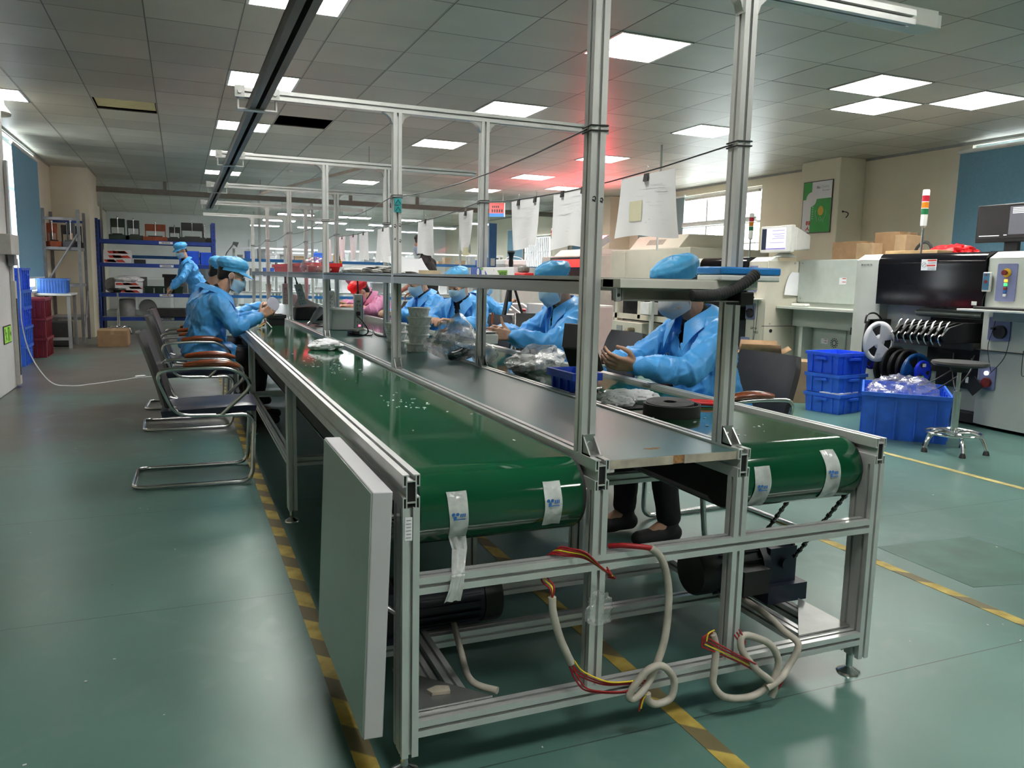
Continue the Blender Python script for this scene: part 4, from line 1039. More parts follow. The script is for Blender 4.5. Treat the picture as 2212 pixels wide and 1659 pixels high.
def carton(label, loc, sx, sy, h, m=CARD, rz=0, group=None, open_=False, tape=True, name='cardboard_box', cat='box'):
    t = thing(name, label, cat, loc, rz, group)
    if open_:
        b = MB(); w_ = .006
        b.box((-sx/2, -sy/2, 0), (sx/2, sy/2, w_))
        for lo, hi in (((-sx/2, -sy/2, 0), (sx/2, -sy/2+w_, h)), ((-sx/2, sy/2-w_, 0), (sx/2, sy/2, h)), ((-sx/2, -sy/2, 0), (-sx/2+w_, sy/2, h)), ((sx/2-w_, -sy/2, 0), (sx/2, sy/2, h))): b.box(lo, hi)
        b.build('carton_body', m, t)
        for (px, py, ax, ln, d, a) in ((-sx/2, 0, 'y', sy, sx*.3, -1), (sx/2, 0, 'y', sy, sx*.3, 1), (0, -sy/2, 'x', sx, sy*.3, 1), (0, sy/2, 'x', sx, sy*.3, -1)):
            f = MB()
            if ax == 'y': f.add([(px, -ln/2, h), (px, ln/2, h), (px+a*d*.75, ln/2-.02, h+d*.45), (px+a*d*.75, -ln/2+.02, h+d*.45)], [(0, 1, 2, 3)])
            else: f.add([(-ln/2, py, h), (ln/2, py, h), (ln/2-.02, py-a*d*.6, h+d*.7), (-ln/2+.02, py-a*d*.6, h+d*.7)], [(0, 1, 2, 3)])
            o = f.build('flap', m, t); s_ = o.modifiers.new('t', 'SOLIDIFY'); s_.thickness = .005
    else:
        MB().box((-sx/2, -sy/2, 0), (sx/2, sy/2, h)).build('carton_body', m, t, bevel=.003)
        if tape: MB().box((-.025, -sy/2-.0006, h-.06), (.025, -sy/2, h)).box((-.025, -sy/2, h), (.025, sy/2, h+.0006)).build('packing_tape', CARD2, t)
    return t
# left aisle
z = 0
for k, (h, l) in enumerate([(.24, 'bottom'), (.23, 'second from the bottom'), (.23, 'middle'), (.20, 'second from the top'), (.27, 'topmost')]):
    make_crate('plastic_crate', 'blue plastic crate under the left window blind, %s of its stack' % l, 'crate', (-2.315+.008*(k % 2), 9.55+.015*k, z), .21, .58, h, BLUEP if k in (4, 2) else BLUEP2, 0, 'blue crates stacked under the left blind', taper=.97, grips=k % 2 == 0, perf=True)
    z += h+.002
z = 0
RED2 = mat('dark_red_crate_plastic', (.20, .02, .035), .45, var=.15)
for k, l in enumerate(('bottom', 'middle', 'top')):
    make_crate('red_crate', 'dark red plastic crate behind the blue stack, %s one of three' % l, 'crate', (-2.27, 10.6, z), .30, .6, .26, RED2, 0, 'dark red crates by the left wall', grips=False); z += .262
carton('sealed brown cardboard box standing alone on the floor before the blue rack', (-1.45, 12.15, 0), .42, .62, .25)
t = thing('work_table', 'small grey steel table by the left wall carrying a blue basket', 'table', (-2.19, 12.05, 0))
MB().box((-.23, -.42, .78), (.23, .42, .81)).build('table_top', LGREY, t, bevel=.004)
for sx in (-1, 1):
    for sy in (-1, 1): MB().box((sx*.19-.022, sy*.36-.022, 0), (sx*.19+.022, sy*.36+.022, .78)).build('leg', MGREY, t)
MB().box((-.19, -.38, .12), (.19, -.34, .16)).build('stretcher', MGREY, t)
make_crate('plastic_basket', 'light blue see-through plastic basket on the grey table', 'basket', (-2.215, 11.95, .811), .38, .36, .22, mat('light_blue_basket_plastic', (.06, .19, .60), .35, var=.12), 0, ribs=9, perf=True, grips=False)
MB().box((-.16, -.2, 0), (.16, .18, .38)).build('bin', BLACKM, None, bevel=.02).name = 'black_bin'
o = bpy.data.objects['black_bin']; o.location = (-2.19, 12.15, 0); tag(o, 'black bulky box on the floor under the grey table', 'box')

# grey rack
GRACK = mat('worn_grey_rack_paint', (.21, .205, .215), .55, var=.15, scale=14)
t = thing('storage_rack', 'grey slotted steel rack with diagonal brace by the left wall', 'rack', (-2.16, 13.05, 0))
for sx in (-.24, .24):
    for sy in (-.42, .42): MB().box((sx-.022, sy-.022, 0), (sx+.022, sy+.022, 2.10)).build('post', GRACK, t)
for z in (.37, .89, 1.47): MB().box((-.235, -.44, z), (.235, .44, z+.045)).build('shelf', GRACK, t)
MB().box((-.22, -.44, 1.93), (.22, -.41, 1.97)).build('top_bar', GRACK, t); MB().box((-.22, .41, 1.93), (.22, .44, 1.97)).build('top_bar', BLUES, t)
MB().tube([(-.23, -.45, .95), (.23, -.45, 1.72)], .016, 6).build('brace', GRACK, t); MB().tube([(.25, -.40, .05), (.25, .40, .80)], .014, 6).build('brace', GRACK, t)
def fixture(name, label, loc, w_, d, h, m, rz=0, plate=True, group=None):
    """A small bench test jig: base, upright frame with window, press lever."""
    t = thing(name, label, 'test jig', loc, rz, group); bh = h*.22
    MB().box((-w_/2, -d/2, 0), (w_/2, d/2, bh)).build('jig_base', m, t, bevel=.004)
    f = MB(); y = d*.25; fw_ = w_*.82
    for s_ in (-1, 1): f.box((s_*fw_/2-.008, y-.01, bh), (s_*fw_/2+.008, y+.01, h*.92))
    if plate: f.box((-fw_/2, y-.012, h*.55), (fw_/2, y+.012, h*.92))
    f.box((-fw_/2, y-.010, h*.86), (fw_/2, y+.010, h*.93)); f.build('jig_frame', m, t)
    MB().cyl((0, y-.02, h*.3), (0, y-.02, h*.98), .008).ell((0, y-.02, h), (.016, .016, .02)).build('press_rod', STEEL, t)
    MB().box((-w_*.3, -d*.3, bh), (w_*.3, d*.05, bh+.02)).build('tray_plate', BLACK, t)
    return t
fixture('test_jig', 'orange brown test jig on the grey rack', (-2.30, 12.86, 1.516), .16, .3, .40, ORANGE_FIX, R(20))
fixture('test_jig', 'black test jig beside the orange one on the grey rack', (-2.08, 12.90, 1.516), .13, .3, .42, BLACK, R(-15))
fixture('test_jig', 'black test jig at the right end of the grey rack top shelf', (-1.98, 13.1, 1.516), .13, .28, .38, BLACK, R(10))
fixture('test_jig', 'black test jig at the back of the grey rack top shelf', (-2.14, 13.28, 1.516), .16, .24, .40, BLACK, R(30))

# blue rack
BLR = thing('storage_rack', 'tall blue boltless rack with white shelf tags before the plastic partition', 'rack', (-.85, 14.95, 0))
for sx in (-1.0, 1.0):
    for sy in (-.24, .24):
        b = MB().box((sx-.035, sy-.028, 0), (sx+.035, sy+.028, 2.10)); b.k = 1
        for k in range(24): b.box((sx-.008, sy-.029, .1+k*.083), (sx+.008, sy-.0278, .13+k*.083))
        b.build('post', [BLUES, INK], BLR)
for z in (.255, .70, 1.25, 1.68):
    s_ = MB().box((-.965, -.235, z+.035), (.965, .235, z+.05)).build('shelf_board', MGREY, BLR)
    for y in (-.255, .225): o = MB().box((-.965, y, z-.02), (.965, y+.03, z+.05)).build('beam', BLUES); o.parent = s_
    xq = .04 if z > 1 else .02
    g = MB().box((xq-.0, -.2575, z-.008), (xq+.24, -.2552, z+.036)); g.k = 1
    for k in range(6): g.box((xq+.05+.025*k, -.2582, z+.005), (xq+.066+.025*k, -.2574, z+.024))
    o = g.build('shelf_tag', [PAPER, INK]); o.parent = s_
# the blue rack's right neighbour post seen behind the grey rack
def RB(x): return -.85+x
top = 1.731
for (x, w_, d, h, m, r, l, pl) in ((-.66, .28, .34, .42, DGREEN, 0, 'dark green test jig, leftmost on the blue rack top', False), (-.38, .24, .3, .40, DGREEN, 14, 'narrow dark green test jig second on the blue rack top', True),
    (-.02, .42, .34, .34, ORANGE_FIX, 0, 'orange brown test jig on the blue rack top', True), (.31, .22, .3, .30, BLACK, -6, 'small black test jig right of the orange one on the blue rack top', True),
    (.63, .46, .36, .40, BLACK, 0, 'wide black test jig on the blue rack top', False), (.90, .18, .3, .33, BLACK, 80, 'black test jig at the right end of the blue rack top', True)):
    fixture('test_jig', l, (RB(x), 14.92, top), w_, d, h, m, R(r))
def stackbox(label, x, y, z, w_, d, h, m, m2):
    b = MB().box((-w_/2, -d/2, 0), (w_/2, d/2, h)); b.k = 1; random.seed(int(z*100+x*10))
    for k in range(4):
        a = random.uniform(-w_/2, w_/2*.5); b.prism([(a, h*.15), (a+w_*.3, h*.15), (a+w_*.18, h*.8), (a-.03 if a-.03 > -w_/2 else a, h*.7)], -d/2-.001, -d/2+.002, ax='y')
    tag(b.build('printed_box', [m, m2], loc=(x, y, z)), label, 'box', 'white and red printed boxes on the blue rack')
z = 1.301
for k, l in enumerate(('lowest', 'second', 'topmost')): stackbox('white and red printed box, %s of the stack on the second blue shelf' % l, RB(-.67), 14.9, z, .46, .36, .078, PAPER, INKR); z += .0795
z = .751
for k, l in enumerate(('lowest', 'second', 'topmost')): stackbox('white and red printed box, %s of the stack on the third blue shelf' % l, RB(-.50), 14.9, z, .46, .36, .066, PAPER, INKR); z += .0675
tag(MB().box((-.10, -.12, 0), (.10, .12, .075)).build('black_case', BLACK, loc=(RB(-.30), 14.9, 1.301), bevel=.006), 'small flat black case right of the printed boxes on the second blue shelf', 'case')
make_crate('parts_bin', 'blue parts bin on the second blue rack shelf behind the walking worker', 'bin', (RB(.56), 14.92, 1.301), .34, .38, .26, BLUEP, 0, ribs=2, grips=False)
make_crate('parts_bin', 'blue parts bin at the right end of the second blue rack shelf', 'bin', (RB(.87), 14.92, 1.301), .22, .38, .24, BLUEP, 0, ribs=2, grips=False)
o = MB().lathe([(.02, -.14), (.13, -.14), (.14, -.1), (.14, .1), (.13, .14), (.02, .14)], n=20, X=M.Rotation(pi/2, 4, 'X')).build('grey_roll', mat('dusty_grey_film', (.18, .17, .16), .7, var=.2), loc=(RB(-.78), 14.92, .892)); tag(o, 'dusty grey roll of film at the left of the third blue shelf', 'roll')
tag(MB().box((-.22, -.015, 0), (.22, .015, .30)).build('grey_board', MGREY, loc=(RB(-.42), 15.12, .7515), rot=(R(-4), 0, 0)), 'dark grey flat panel standing behind the printed boxes', 'panel')
def crumple(name, label, loc, r, m, seed, cat, sq=(1, 1, .5), amp=.35, group=None):
    b = MB().ell((0, 0, 0), (r*sq[0], r*sq[1], r*sq[2]), nu=44, nv=26); o_ = V((seed*3.7, seed, 0))
    vs = []
    for p in b.v:
        q = V(p); k = 1+amp*(1-2.2*abs(noise.noise(q/r*1.6+o_)))*.7+amp*.55*(1-2.2*abs(noise.noise(q/r*4.2+o_))); q = q*k; vs.append(q)
    zz = min(q.z for q in vs); b.v = [(q.x, q.y, max(q.z, -r*sq[2]*.75)+r*sq[2]*.75) for q in vs]
    return tag(b.build(name, m, loc=loc, smooth=40), label, cat, group)
crumple('crumpled_paper', 'crumpled white packing paper on the printed boxes of the third blue shelf', (RB(-.52), 14.88, .956), .16, PAPER, 3, 'paper', (1.3, 1, .35))
for k in range(4):
    make_crate('green_tray', 'small dark green parts tray, %s in the row on the third blue shelf' % ('first', 'second', 'third', 'fourth')[k], 'tray', (RB(-.16+.17*k), 14.86, .751), .155, .26, .13, DGREEN, 0, 'dark green trays on the blue rack', ribs=0, grips=False)
tag(MB().box((-.10, -.1, 0), (.10, .1, .34)).box((-.13, -.11, .30), (.13, .11, .36)).build('dark_machine', BLACK, loc=(RB(.20), 15.08, .751), bevel=.01), 'black upright device behind the green trays on the blue rack', 'device')
tag(MB().box((-.11, -.012, 0), (.11, .012, .30)).build('grey_board', MGREY, loc=(RB(.40), 15.12, .7515)), 'blue grey panel standing right of the black upright device', 'panel')
make_crate('green_tray', 'larger green box at the right end of the third blue shelf', 'tray', (RB(.78), 14.88, .751), .26, .3, .20, DGREEN, 0, ribs=2, grips=False)
tag(MB().lathe([(.0, 0), (.13, 0), (.14, .02), (.14, .30), (.12, .33), (0, .33)], n=22).build('grey_drum', MGREY, loc=(RB(-.55), 14.92, .306)), 'grey drum on the lowest blue shelf', 'drum')
o = MB().lathe([(.05, -.06), (.15, -.06), (.16, 0), (.15, .06), (.05, .06)], n=24, X=M.Rotation(pi/2, 4, 'X')).build('desk_fan', MGREY, loc=(RB(-.20), 14.96, .47)); tag(o, 'round grey fan head lying on the lowest blue shelf', 'fan')
tag(MB().box((-.38, -.19, 0), (.38, .19, .16)).build('black_case', BLACKM, loc=(RB(.22), 14.78, .306), bevel=.012), 'long flat black case on the lowest blue shelf', 'case')
carton('small carton at the right of the lowest blue shelf', (RB(.72), 14.88, .306), .20, .26, .30, CARD2)
carton('narrow carton beside the post on the lowest blue shelf', (RB(.88), 14.88, .306), .10, .24, .26, CARD)
# stool before the blue rack
def make_stool(loc, label, h=.80, seat_r=.17, name='round_stool'):
    t = thing(name, label, 'stool', loc)
    MB().lathe([(0, h-.03), (seat_r-.015, h-.03), (seat_r, h-.015), (seat_r-.006, h), (seat_r*.5, h+.006), (0, h+.006)], n=36).build('seat', BLACK, t)
    MB().lathe([(.0, h-.075), (.055, h-.075), (.075, h-.032), (0, h-.032)], n=18).build('seat_plate', BLACKM, t)
    MB().cyl((0, 0, .42), (0, 0, h-.07), .0135).build('gas_rod', STEEL, t); MB().cyl((0, 0, .10), (0, 0, .45), .026, n=18).build('column', STEEL, t)
    for k in range(5):
        a = 2*pi*k/5+.35; c, s_ = math.cos(a), math.sin(a)
        MB().tube(smoothpath([(.02*c, .02*s_, .135), (.11*c, .11*s_, .15), (.18*c, .18*s_, .115), (.215*c, .215*s_, .03)], 6), .0125, 10).build('leg', STEEL, t)
        MB().lathe([(0, 0), (.023, 0), (.019, .022), (.012, .034), (0, .034)], (.217*c, .217*s_, 0), 14).build('foot', BLACK, t)
    MB().tube([(.185*math.cos(a), .185*math.sin(a), .142) for a in [2*pi*i/32 for i in range(32)]], .0095, 8, closed=True).build('foot_ring', STEEL, t)
    return t
make_stool((-1.52, 14.35, 0), 'thin chrome stool with black round seat before the blue rack', .84, .15)
make_stool((4.72, 2.30, 0), 'chrome stool with black round seat and foot ring on the right', .665, .19)

# pillar fittings at the left edge
t = thing('exit_sign', 'green and black running man exit sign low on the left pillar', 'sign', (-1.998, 7.08, .55))
MB().box((0, -.17, -.085), (.006, .17, .085)).build('sign_plate', INK, t)
LIMEG = glow('exit_sign_green', (.22, .50, .04), .25)
b = MB(); Xs = face_mx((.0066, -.17, 0), (0, 1, 0), (0, 0, 1))
b.box((.012, -.075, 0), (.328, .075, .0006), Xs); sg = b.build('sign_panel', LIMEG, t)
k = MB(); Y = M.Translation((0, 0, .0008))
def q_(pts): k.add([(a, c, .0012) for a, c in pts], [tuple(range(len(pts)))], Xs)
q_([(.05+.018*math.cos(a), .045+.018*math.sin(a)) for a in [2*pi*i/12 for i in range(12)]]); q_([(.055, .03), (.085, .022), (.10, -.02), (.075, -.02)]); q_([(.08, -.02), (.10, -.02), (.13, -.04), (.12, -.06)]); q_([(.075, -.02), (.095, -.015), (.06, -.065), (.04, -.065)])
q_([(.055, .03), (.045, .0), (.03, -.005), (.035, .01)]); q_([(.08, .02), (.12, .0), (.12, .012), (.09, .032)])
q_([(.17, .065), (.255, .065), (.255, -.065), (.17, -.065)]); k.k = 1; q_([(.185, .055), (.24, .055), (.24, -.065), (.185, -.065)]); k.k = 0
q_([(.275, .0), (.305, .035), (.305, .014), (.322, .014), (.322, -.014), (.305, -.014), (.305, -.035)])
k.build('running_figure', [INK, LIMEG], t)
t = thing('cable_trunking', 'cream cable duct with black strip down the corner of the left pillar', 'cable duct', (-1.99, 7.43, 0))
MB().box((-.008, -.05, .03), (.03, .045, 1.05)).build('duct', SILL, t); MB().box((.03, -.035, .12), (.034, .012, .88)).build('black_strip', INK, t); MB().box((-.005, -.05, 1.05), (.02, .02, 2.2)).build('upper_duct', WHITE, t)
t = thing('switch_box', 'cream electrical box on the left pillar at head height', 'electrical box', (-1.998, 7.14, 1.30))
MB().box((0, -.2, 0), (.10, .2, .19)).build('box_body', SILL, t, bevel=.006); MB().box((.02, .1, -.10), (.07, .24, 0)).build('lower_box', MGREY, t)
def cable(name, label, pts, r, m, cat='cable', group=None, k=8, n=8):
    return tag(MB().tube(smoothpath(pts, k), r, n).build(name, m, smooth=80), label, cat, group)
c = thing('extension_lead', 'white extension lead from the left pillar across the floor to a plug behind the chair', 'cable', (-1.6, 7.4, 0))
o = MB().tube(smoothpath([(-1.945, 7.50, 1.27), (-1.94, 7.52, .95), (-1.93, 7.45, .62), (-1.86, 7.42, .30), (-1.70, 7.36, .05), (-1.53, 7.34, .006), (-1.35, 7.42, .006), (-1.12, 7.66, .006), (-.95, 7.84, .008)], 10), .0055, 8).build('lead', PAPER); o.parent = c; o.location = (1.6, -7.4, 0)
o = MB().box((-.05, -.025, 0), (.05, .025, .03)).cyl((.05, 0, .012), (.14, .02, .006), .004).build('plug', PAPER, None, bevel=.006); o.parent = c; o.location = (.70, .46, .001); o.rotation_euler = (0, 0, .4)
# ------------------------------------------------------------- placement machines on the right
def Wb(b, name, m, t, **k):
    """Build with world coordinates under a thing that stands unrotated."""
    o = b.build(name, m, t, **k); o.location = -V(t.location); return o
def Ws(b, name, m, part, **k):
    o = b.build(name, m, part, **k); return o
LILAC = mat('lilac_panel', (.20, .22, .40), .45, var=.06)
SMOKE = mat('smoked_black_acrylic', (.006, .006, .008), .10, var=.3, scale=2, spec=.22)
WHITEM = mat('white_moulding', (.74, .74, .70), .4, var=.04)
BTN_O = glow('lit_orange_button', (1, .30, .03), 1.1); BTN_G = glow('lit_green_button', (.05, 1, .15), .9); BTN_W = glow('lit_white_button', (1, 1, 1), .7)
YEL = mat('yellow_plastic', (.60, .40, .03), .4, var=.08); DRED = mat('dark_red_switch', (.20, .02, .015), .35, var=.1)
def rrect(y0, y1, z0, z1, r=.012, n=4):
    pts = []
    for (cy_, cz_, a0) in ((y1-r, z0+r, -90), (y1-r, z1-r, 0), (y0+r, z1-r, 90), (y0+r, z0+r, 180)):
        for k in range(n+1): a = R(a0+90*k/n); pts.append((cy_+r*math.cos(a), cz_+r*math.sin(a)))
    return pts
def column(t, y0, y1, m, x=5.88, xb=6.05, z0=.03, bulge=.035):
    pts = [(x+.03, y0)]+[(x+.03-bulge*math.sin(pi*k/8)**.6, y0+(y1-y0)*k/8) for k in range(1, 8)]+[(x+.03, y1), (xb, y1), (xb, y0)]
    c = Wb(MB().prism(pts[::-1], z0, 1.445), 'front_column', m, t, smooth=30)
    cap = MB().prism(pts[::-1], 1.448, 1.45); n = len(pts)
    cap.v = [(p[0], p[1], p[2]) if i < n else ((p[0]+.10 if p[0] < xb-.01 else p[0]), p[1], 1.505) for i, p in enumerate(cap.v)]
    Ws(cap, 'column_cap', WHITEM, c, smooth=30)
    return c
def panel_ctl(t, x, y0, y1, seed=0, old=False):
    """Lilac control inset with stop button and lamps, a lower dial inset and a power inset."""
    p = Wb(MB().prism(rrect(y0, y1, 1.09, 1.40), x-.004, x+.03, ax='x'), 'control_inset', LILAC, t)
    ym = (y0+y1)/2
    s_ = MB().cyl((x-.004, ym, 1.325), (x-.010, ym, 1.325), .036, n=22); Ws(s_, 'stop_collar', YEL, p)
    Ws(MB().cyl((x-.010, ym, 1.325), (x-.030, ym, 1.325), .013).cyl((x-.030, ym, 1.325), (x-.045, ym, 1.325), .022, n=20), 'stop_button', DRED, p)
    for k, (z, m) in enumerate(((1.26, BTN_O), (1.228, BTN_G), (1.196, DRED), (1.168, INKB), (1.14, WHITE))):
        Ws(MB().bx((x-.008, ym, z), (.012, .026, .022)), 'key_button', m, p, bevel=.003)
    q = Wb(MB().prism(rrect(y0+.0, y1+.03, .76, .955), x-.003, x+.03, ax='x'), 'dial_inset', LILAC, t)
    Ws(MB().cyl((x-.003, ym, .835), (x-.03, ym, .835), .055, n=26).bx((x-.02, ym+.05, .86), (.02, .05, .018)), 'dial', BLACKM, q)
    r = Wb(MB().prism(rrect(ym+.01, ym+.16, .34, .54), x-.003, x+.03, ax='x'), 'power_inset', LILAC, t)
    Ws(MB().cyl((x-.003, ym+.085, .48), (x-.018, ym+.085, .48), .018), 'power_lamp', BTN_W, r)
    Ws(MB().cyl((x-.003, ym+.075, .40), (x-.03, ym+.075, .40), .040, n=22), 'mains_switch', DRED, r)
def smt(label, y0, y1, yl, yr, loc, far_col=True):
    """y0..y1 whole machine; yl..yr window span."""
    t = thing('placement_machine', label, 'machine', loc)
    Wb(MB().box((6.02, y0, .10), (7.25, y1, 1.46)), 'machine_body', GREYE, t, bevel=.006)
    pr = [(5.862, 1.02), (5.858, 1.40)]+[(5.858+.07*(1-math.cos(a)), 1.40+.105*math.sin(a)) for a in [pi/2*k/6 for k in range(1, 7)]]+[(6.35, 1.508), (6.35, 1.46), (5.97, 1.46), (5.90, 1.38), (5.90, 1.02)]
    b = MB(); n = len(pr); b.prism(pr, yl, yr, ax='y'); h = Wb(b, 'hood', SMOKE, t, smooth=50)
    return t, h
M1 = smt('grey placement machine with black hood and reel feeders, nearest machine on the right', 2.05, 4.47, 3.03, 4.15, (6.5, 3.3, 0))
m1, hood1 = M1
column(m1, 4.14, 4.47, GREYE); column(m1, 2.15, 3.02, GREYE, bulge=.05, x=5.86); panel_ctl(m1, 5.842, 2.73, 2.90)
Wb(MB().box((5.90, 2.2, .02), (7.2, 4.3, .10)), 'undercarriage', BLACKM, m1)
Wb(MB().box((5.99, 3.03, .42), (6.02, 3.62, .93)), 'feeder_bay_wall', BLACKM, m1)
Wb(MB().box((5.95, 3.03, .92), (6.0, 3.72, 1.0)).cyl((5.93, 3.06, .955), (5.93, 3.72, .955), .028), 'guide_roller', mat('grey_green_metal', (.16, .19, .17), .4, .4), m1)
Wb(MB().box((5.80, 3.02, .66), (6.05, 4.1, .72)).box((5.98, 3.02, .3), (6.05, 3.5, .68)), 'feeder_rail', BLACK, m1)
st1 = Ws(MB().box((5.8545, 3.50, 1.345), (5.857, 3.66, 1.445)), 'warning_label', PAPER, hood1)
k = MB()
for (ya, yb, z) in ((3.505, 3.595, 1.428), (3.51, 3.60, 1.383)): k.box((5.853, ya, z), (5.8547, yb, z+.013))
Ws(k, 'label_stripe', INKR, hood1); k = MB()
for z in (1.41, 1.365, 1.352): k.box((5.853, 3.51, z), (5.8547, 3.59, z+.006))
k.tube([(5.854, 3.63+.022*math.cos(a), 1.397+.022*math.sin(a)) for a in [2*pi*i/18 for i in range(18)]], .0022, 5, closed=True); k.tube([(5.854, 3.645, 1.382), (5.854, 3.615, 1.412)], .0022, 5)
Ws(k, 'label_print', INKG, hood1)
Ws(MB().box((5.852, 3.07, 1.045), (5.859, 3.12, 1.08)), 'hood_badge', WHITEM, hood1, bevel=.003)
o = text_mesh('8KB3193.75', .028, face_mx((5.868, 4.305, 1.398), (0, -1, 0), (0, 0, 1)), 'column_lettering', INK, m1, .0008); o.location = -V(m1.location)
# hand pendant with its lead
t = Wb(MB().box((5.835, 2.955, 1.165), (5.862, 3.025, 1.33)), 'hand_pendant', WHITEM, m1, bevel=.006)
Ws(MB().box((5.832, 2.962, 1.18), (5.836, 3.018, 1.32)), 'pendant_face', mat('pendant_blue', (.05, .16, .26), .4, var=.1), t); Ws(MB().cyl((5.833, 2.99, 1.305), (5.829, 2.99, 1.305), .008).cyl((5.833, 2.99, 1.25), (5.829, 2.99, 1.25), .014), 'pendant_keys', DRED, t)
Ws(MB().tube(smoothpath([(5.85, 2.99, 1.165), (5.845, 3.01, 1.09), (5.86, 3.02, 1.02)], 5), .004, 6), 'pendant_lead', BLACK, t)
# keyboard shelf
s_ = Wb(MB().box((5.50, 2.30, 1.005), (5.86, 2.98, 1.022)), 'keyboard_shelf', WHITEM, m1, bevel=.003)
Ws(MB().box((5.56, 2.42, 1.023), (5.74, 2.88, 1.044)), 'keyboard', BLACK, s_, bevel=.004)
Ws(MB().box((5.70, 2.5, .93), (5.86, 2.8, 1.003)), 'shelf_bracket', MGREY, s_)
Ws(MB().box((5.70, 2.38, .90), (5.72, 2.41, 1.003)), 'side_bracket', WHITEM, s_)
for k, pts in enumerate((((5.80, 2.83, 1.0), (5.80, 2.86, .85), (5.79, 2.88, .70), (5.80, 2.84, .50)), ((5.80, 2.72, 1.0), (5.79, 2.70, .8), (5.80, 2.74, .62), (5.80, 2.85, .48)), ((5.76, 2.55, 1.0), (5.76, 2.5, .75), (5.76, 2.46, .6), (5.77, 2.55, .5), (5.80, 2.58, .7)))):
    Wb(MB().tube(smoothpath(pts, 8), .003, 6), 'hanging_lead', BLACK, m1)
Wb(MB().box((5.825, 2.15, .668), (6.0, 3.025, .674)), 'door_seam', INK, m1)
# feeders, reels
for k in range(8):
    y = 3.10+.070*k
    f = thing('tape_feeder', 'black tape feeder with bright lever, %s from the right in the feeder row' % ('first', 'second', 'third', 'fourth', 'fifth', 'sixth', 'seventh', 'eighth')[k], 'feeder', (5.70, y, .72), group='tape feeders on the nearest machine')
    MB().prism([(-.20, .06), (-.15, .0), (.3, .0), (.3, .17), (.05, .17), (-.12, .13)], -.012, .012, ax='y').build('feeder_body', BLACK, f, bevel=.002)
    MB().tube([(-.17, 0, .10), (-.13, 0, .165), (-.11, 0, .18)], [.008, .009, .006], 8).build('lever', STEEL, f)
    MB().tube(smoothpath([(-.21, 0, .07), (-.235, 0, .045), (-.225, 0, .01), (-.20, 0, -.02)], 4), .0055, 7).build('clip', STEEL, f)
def reel(label, loc, r, m, m2=None, rz=0, wd=.014, stick=None, holes=3):
    t = thing('component_reel', label, 'reel', loc, group=None, rot=(pi/2, 0, rz))
    for zf in (-wd/2, wd/2):
        b = MB(); n = 60; rings = [.12, .36, .78, 1.0]; vs = []
        for q in rings:
            for j in range(n): a = 2*pi*j/n; vs.append((r*q*math.cos(a), r*q*math.sin(a), zf))
        fs = []
        for i in range(3):
            for j in range(n):
                ang = (j/n*holes+.25*holes/3) % 1
                if i == 1 and ang < .30: continue
                fs.append((i*n+j, i*n+(j+1) % n, (i+1)*n+(j+1) % n, (i+1)*n+j))
        fs.append(tuple(range(n)))
        b.add(vs, fs); o = b.build('flange', m, t); s2 = o.modifiers.new('t', 'SOLIDIFY'); s2.thickness = .0016; s2.offset = 0
    MB().lathe([(r*.34, -wd/2), (r*.34, wd/2)], n=30).build('hub', m, t)
    MB().lathe([(r*.36, -wd/2+.001), (r*.80, -wd/2+.001), (r*.80, wd/2-.001), (r*.36, wd/2-.001)], n=40, cap=False).build('wound_tape', m2 or BLACK, t)
    if stick:
        for (x, y, w_, h, mm) in stick: MB().box((x-w_/2, y-h/2, wd/2+.0009), (x+w_/2, y+h/2, wd/2+.0014)).build('sticker', mm, t)
    return t
reel('white component reel with three wedge openings hanging at the left of the feeders', (5.41, 3.665, .69), .185, mat('white_reel_plastic', (.72, .72, .76), .45, var=.03), wd=.016, stick=[(0, -.115, .05, .004, INKG), (-.008, -.13, .004, .02, INKG), (.012, -.13, .004, .02, INKG)])
BLUETR = mat('translucent_blue_plastic', (.012, .08, .26), .22, var=.12)
reel('dark blue reel half behind the white reel', (5.63, 3.93, .50), .10, mat('deep_blue_plastic', (.008, .012, .30), .3, var=.1))
reel('large translucent blue reel hanging under the feeders', (5.60, 3.40, .42), .185, BLUETR)
reel('small bright blue reel with white and green stickers in front of the large blue one', (5.545, 3.285, .455), .098, mat('bright_blue_plastic', (.008, .035, .66), .3, var=.06), stick=[(.004, .055, .042, .028, PAPER), (-.002, -.045, .024, .015, mat('green_sticker', (.13, .60, .05), .5))])
for k, (y, z, r) in enumerate(((3.50, .47, .16), (3.58, .46, .165), (3.66, .48, .17), (3.74, .44, .16))):
    reel('black component reel, %s from the right behind the blue reels' % ('first', 'second', 'third', 'fourth')[k], (5.62, y, z), r, BLACK, stick=[(-.06, -.06, .03, .07, PAPER)] if k == 3 else None)
t = thing('loose_feeder', 'black feeder with handle loop hanging on the left column of the nearest machine', 'feeder', (5.74, 4.10, .45))
MB().prism([(-.05, 0), (.02, -.01), (.06, .05), (.07, .38), (.03, .42), (-.03, .40), (-.06, .2)], -.012, .012, ax='y').build('feeder_body', BLACK, t, bevel=.004)
MB().tube(smoothpath([(-.05, 0, .38), (-.03, 0, .46), (.06, 0, .48), (.14, 0, .44), (.18, 0, .38)], 6), .009, 8).build('handle', BLACK, t); MB().box((-.045, -.014, .24), (.01, -.0125, .30)).build('bright_plate', STEEL, t)
MB().box((.0, -.012, .33), (.30, .012, .42)).build('arm_plate', BLACK, t)
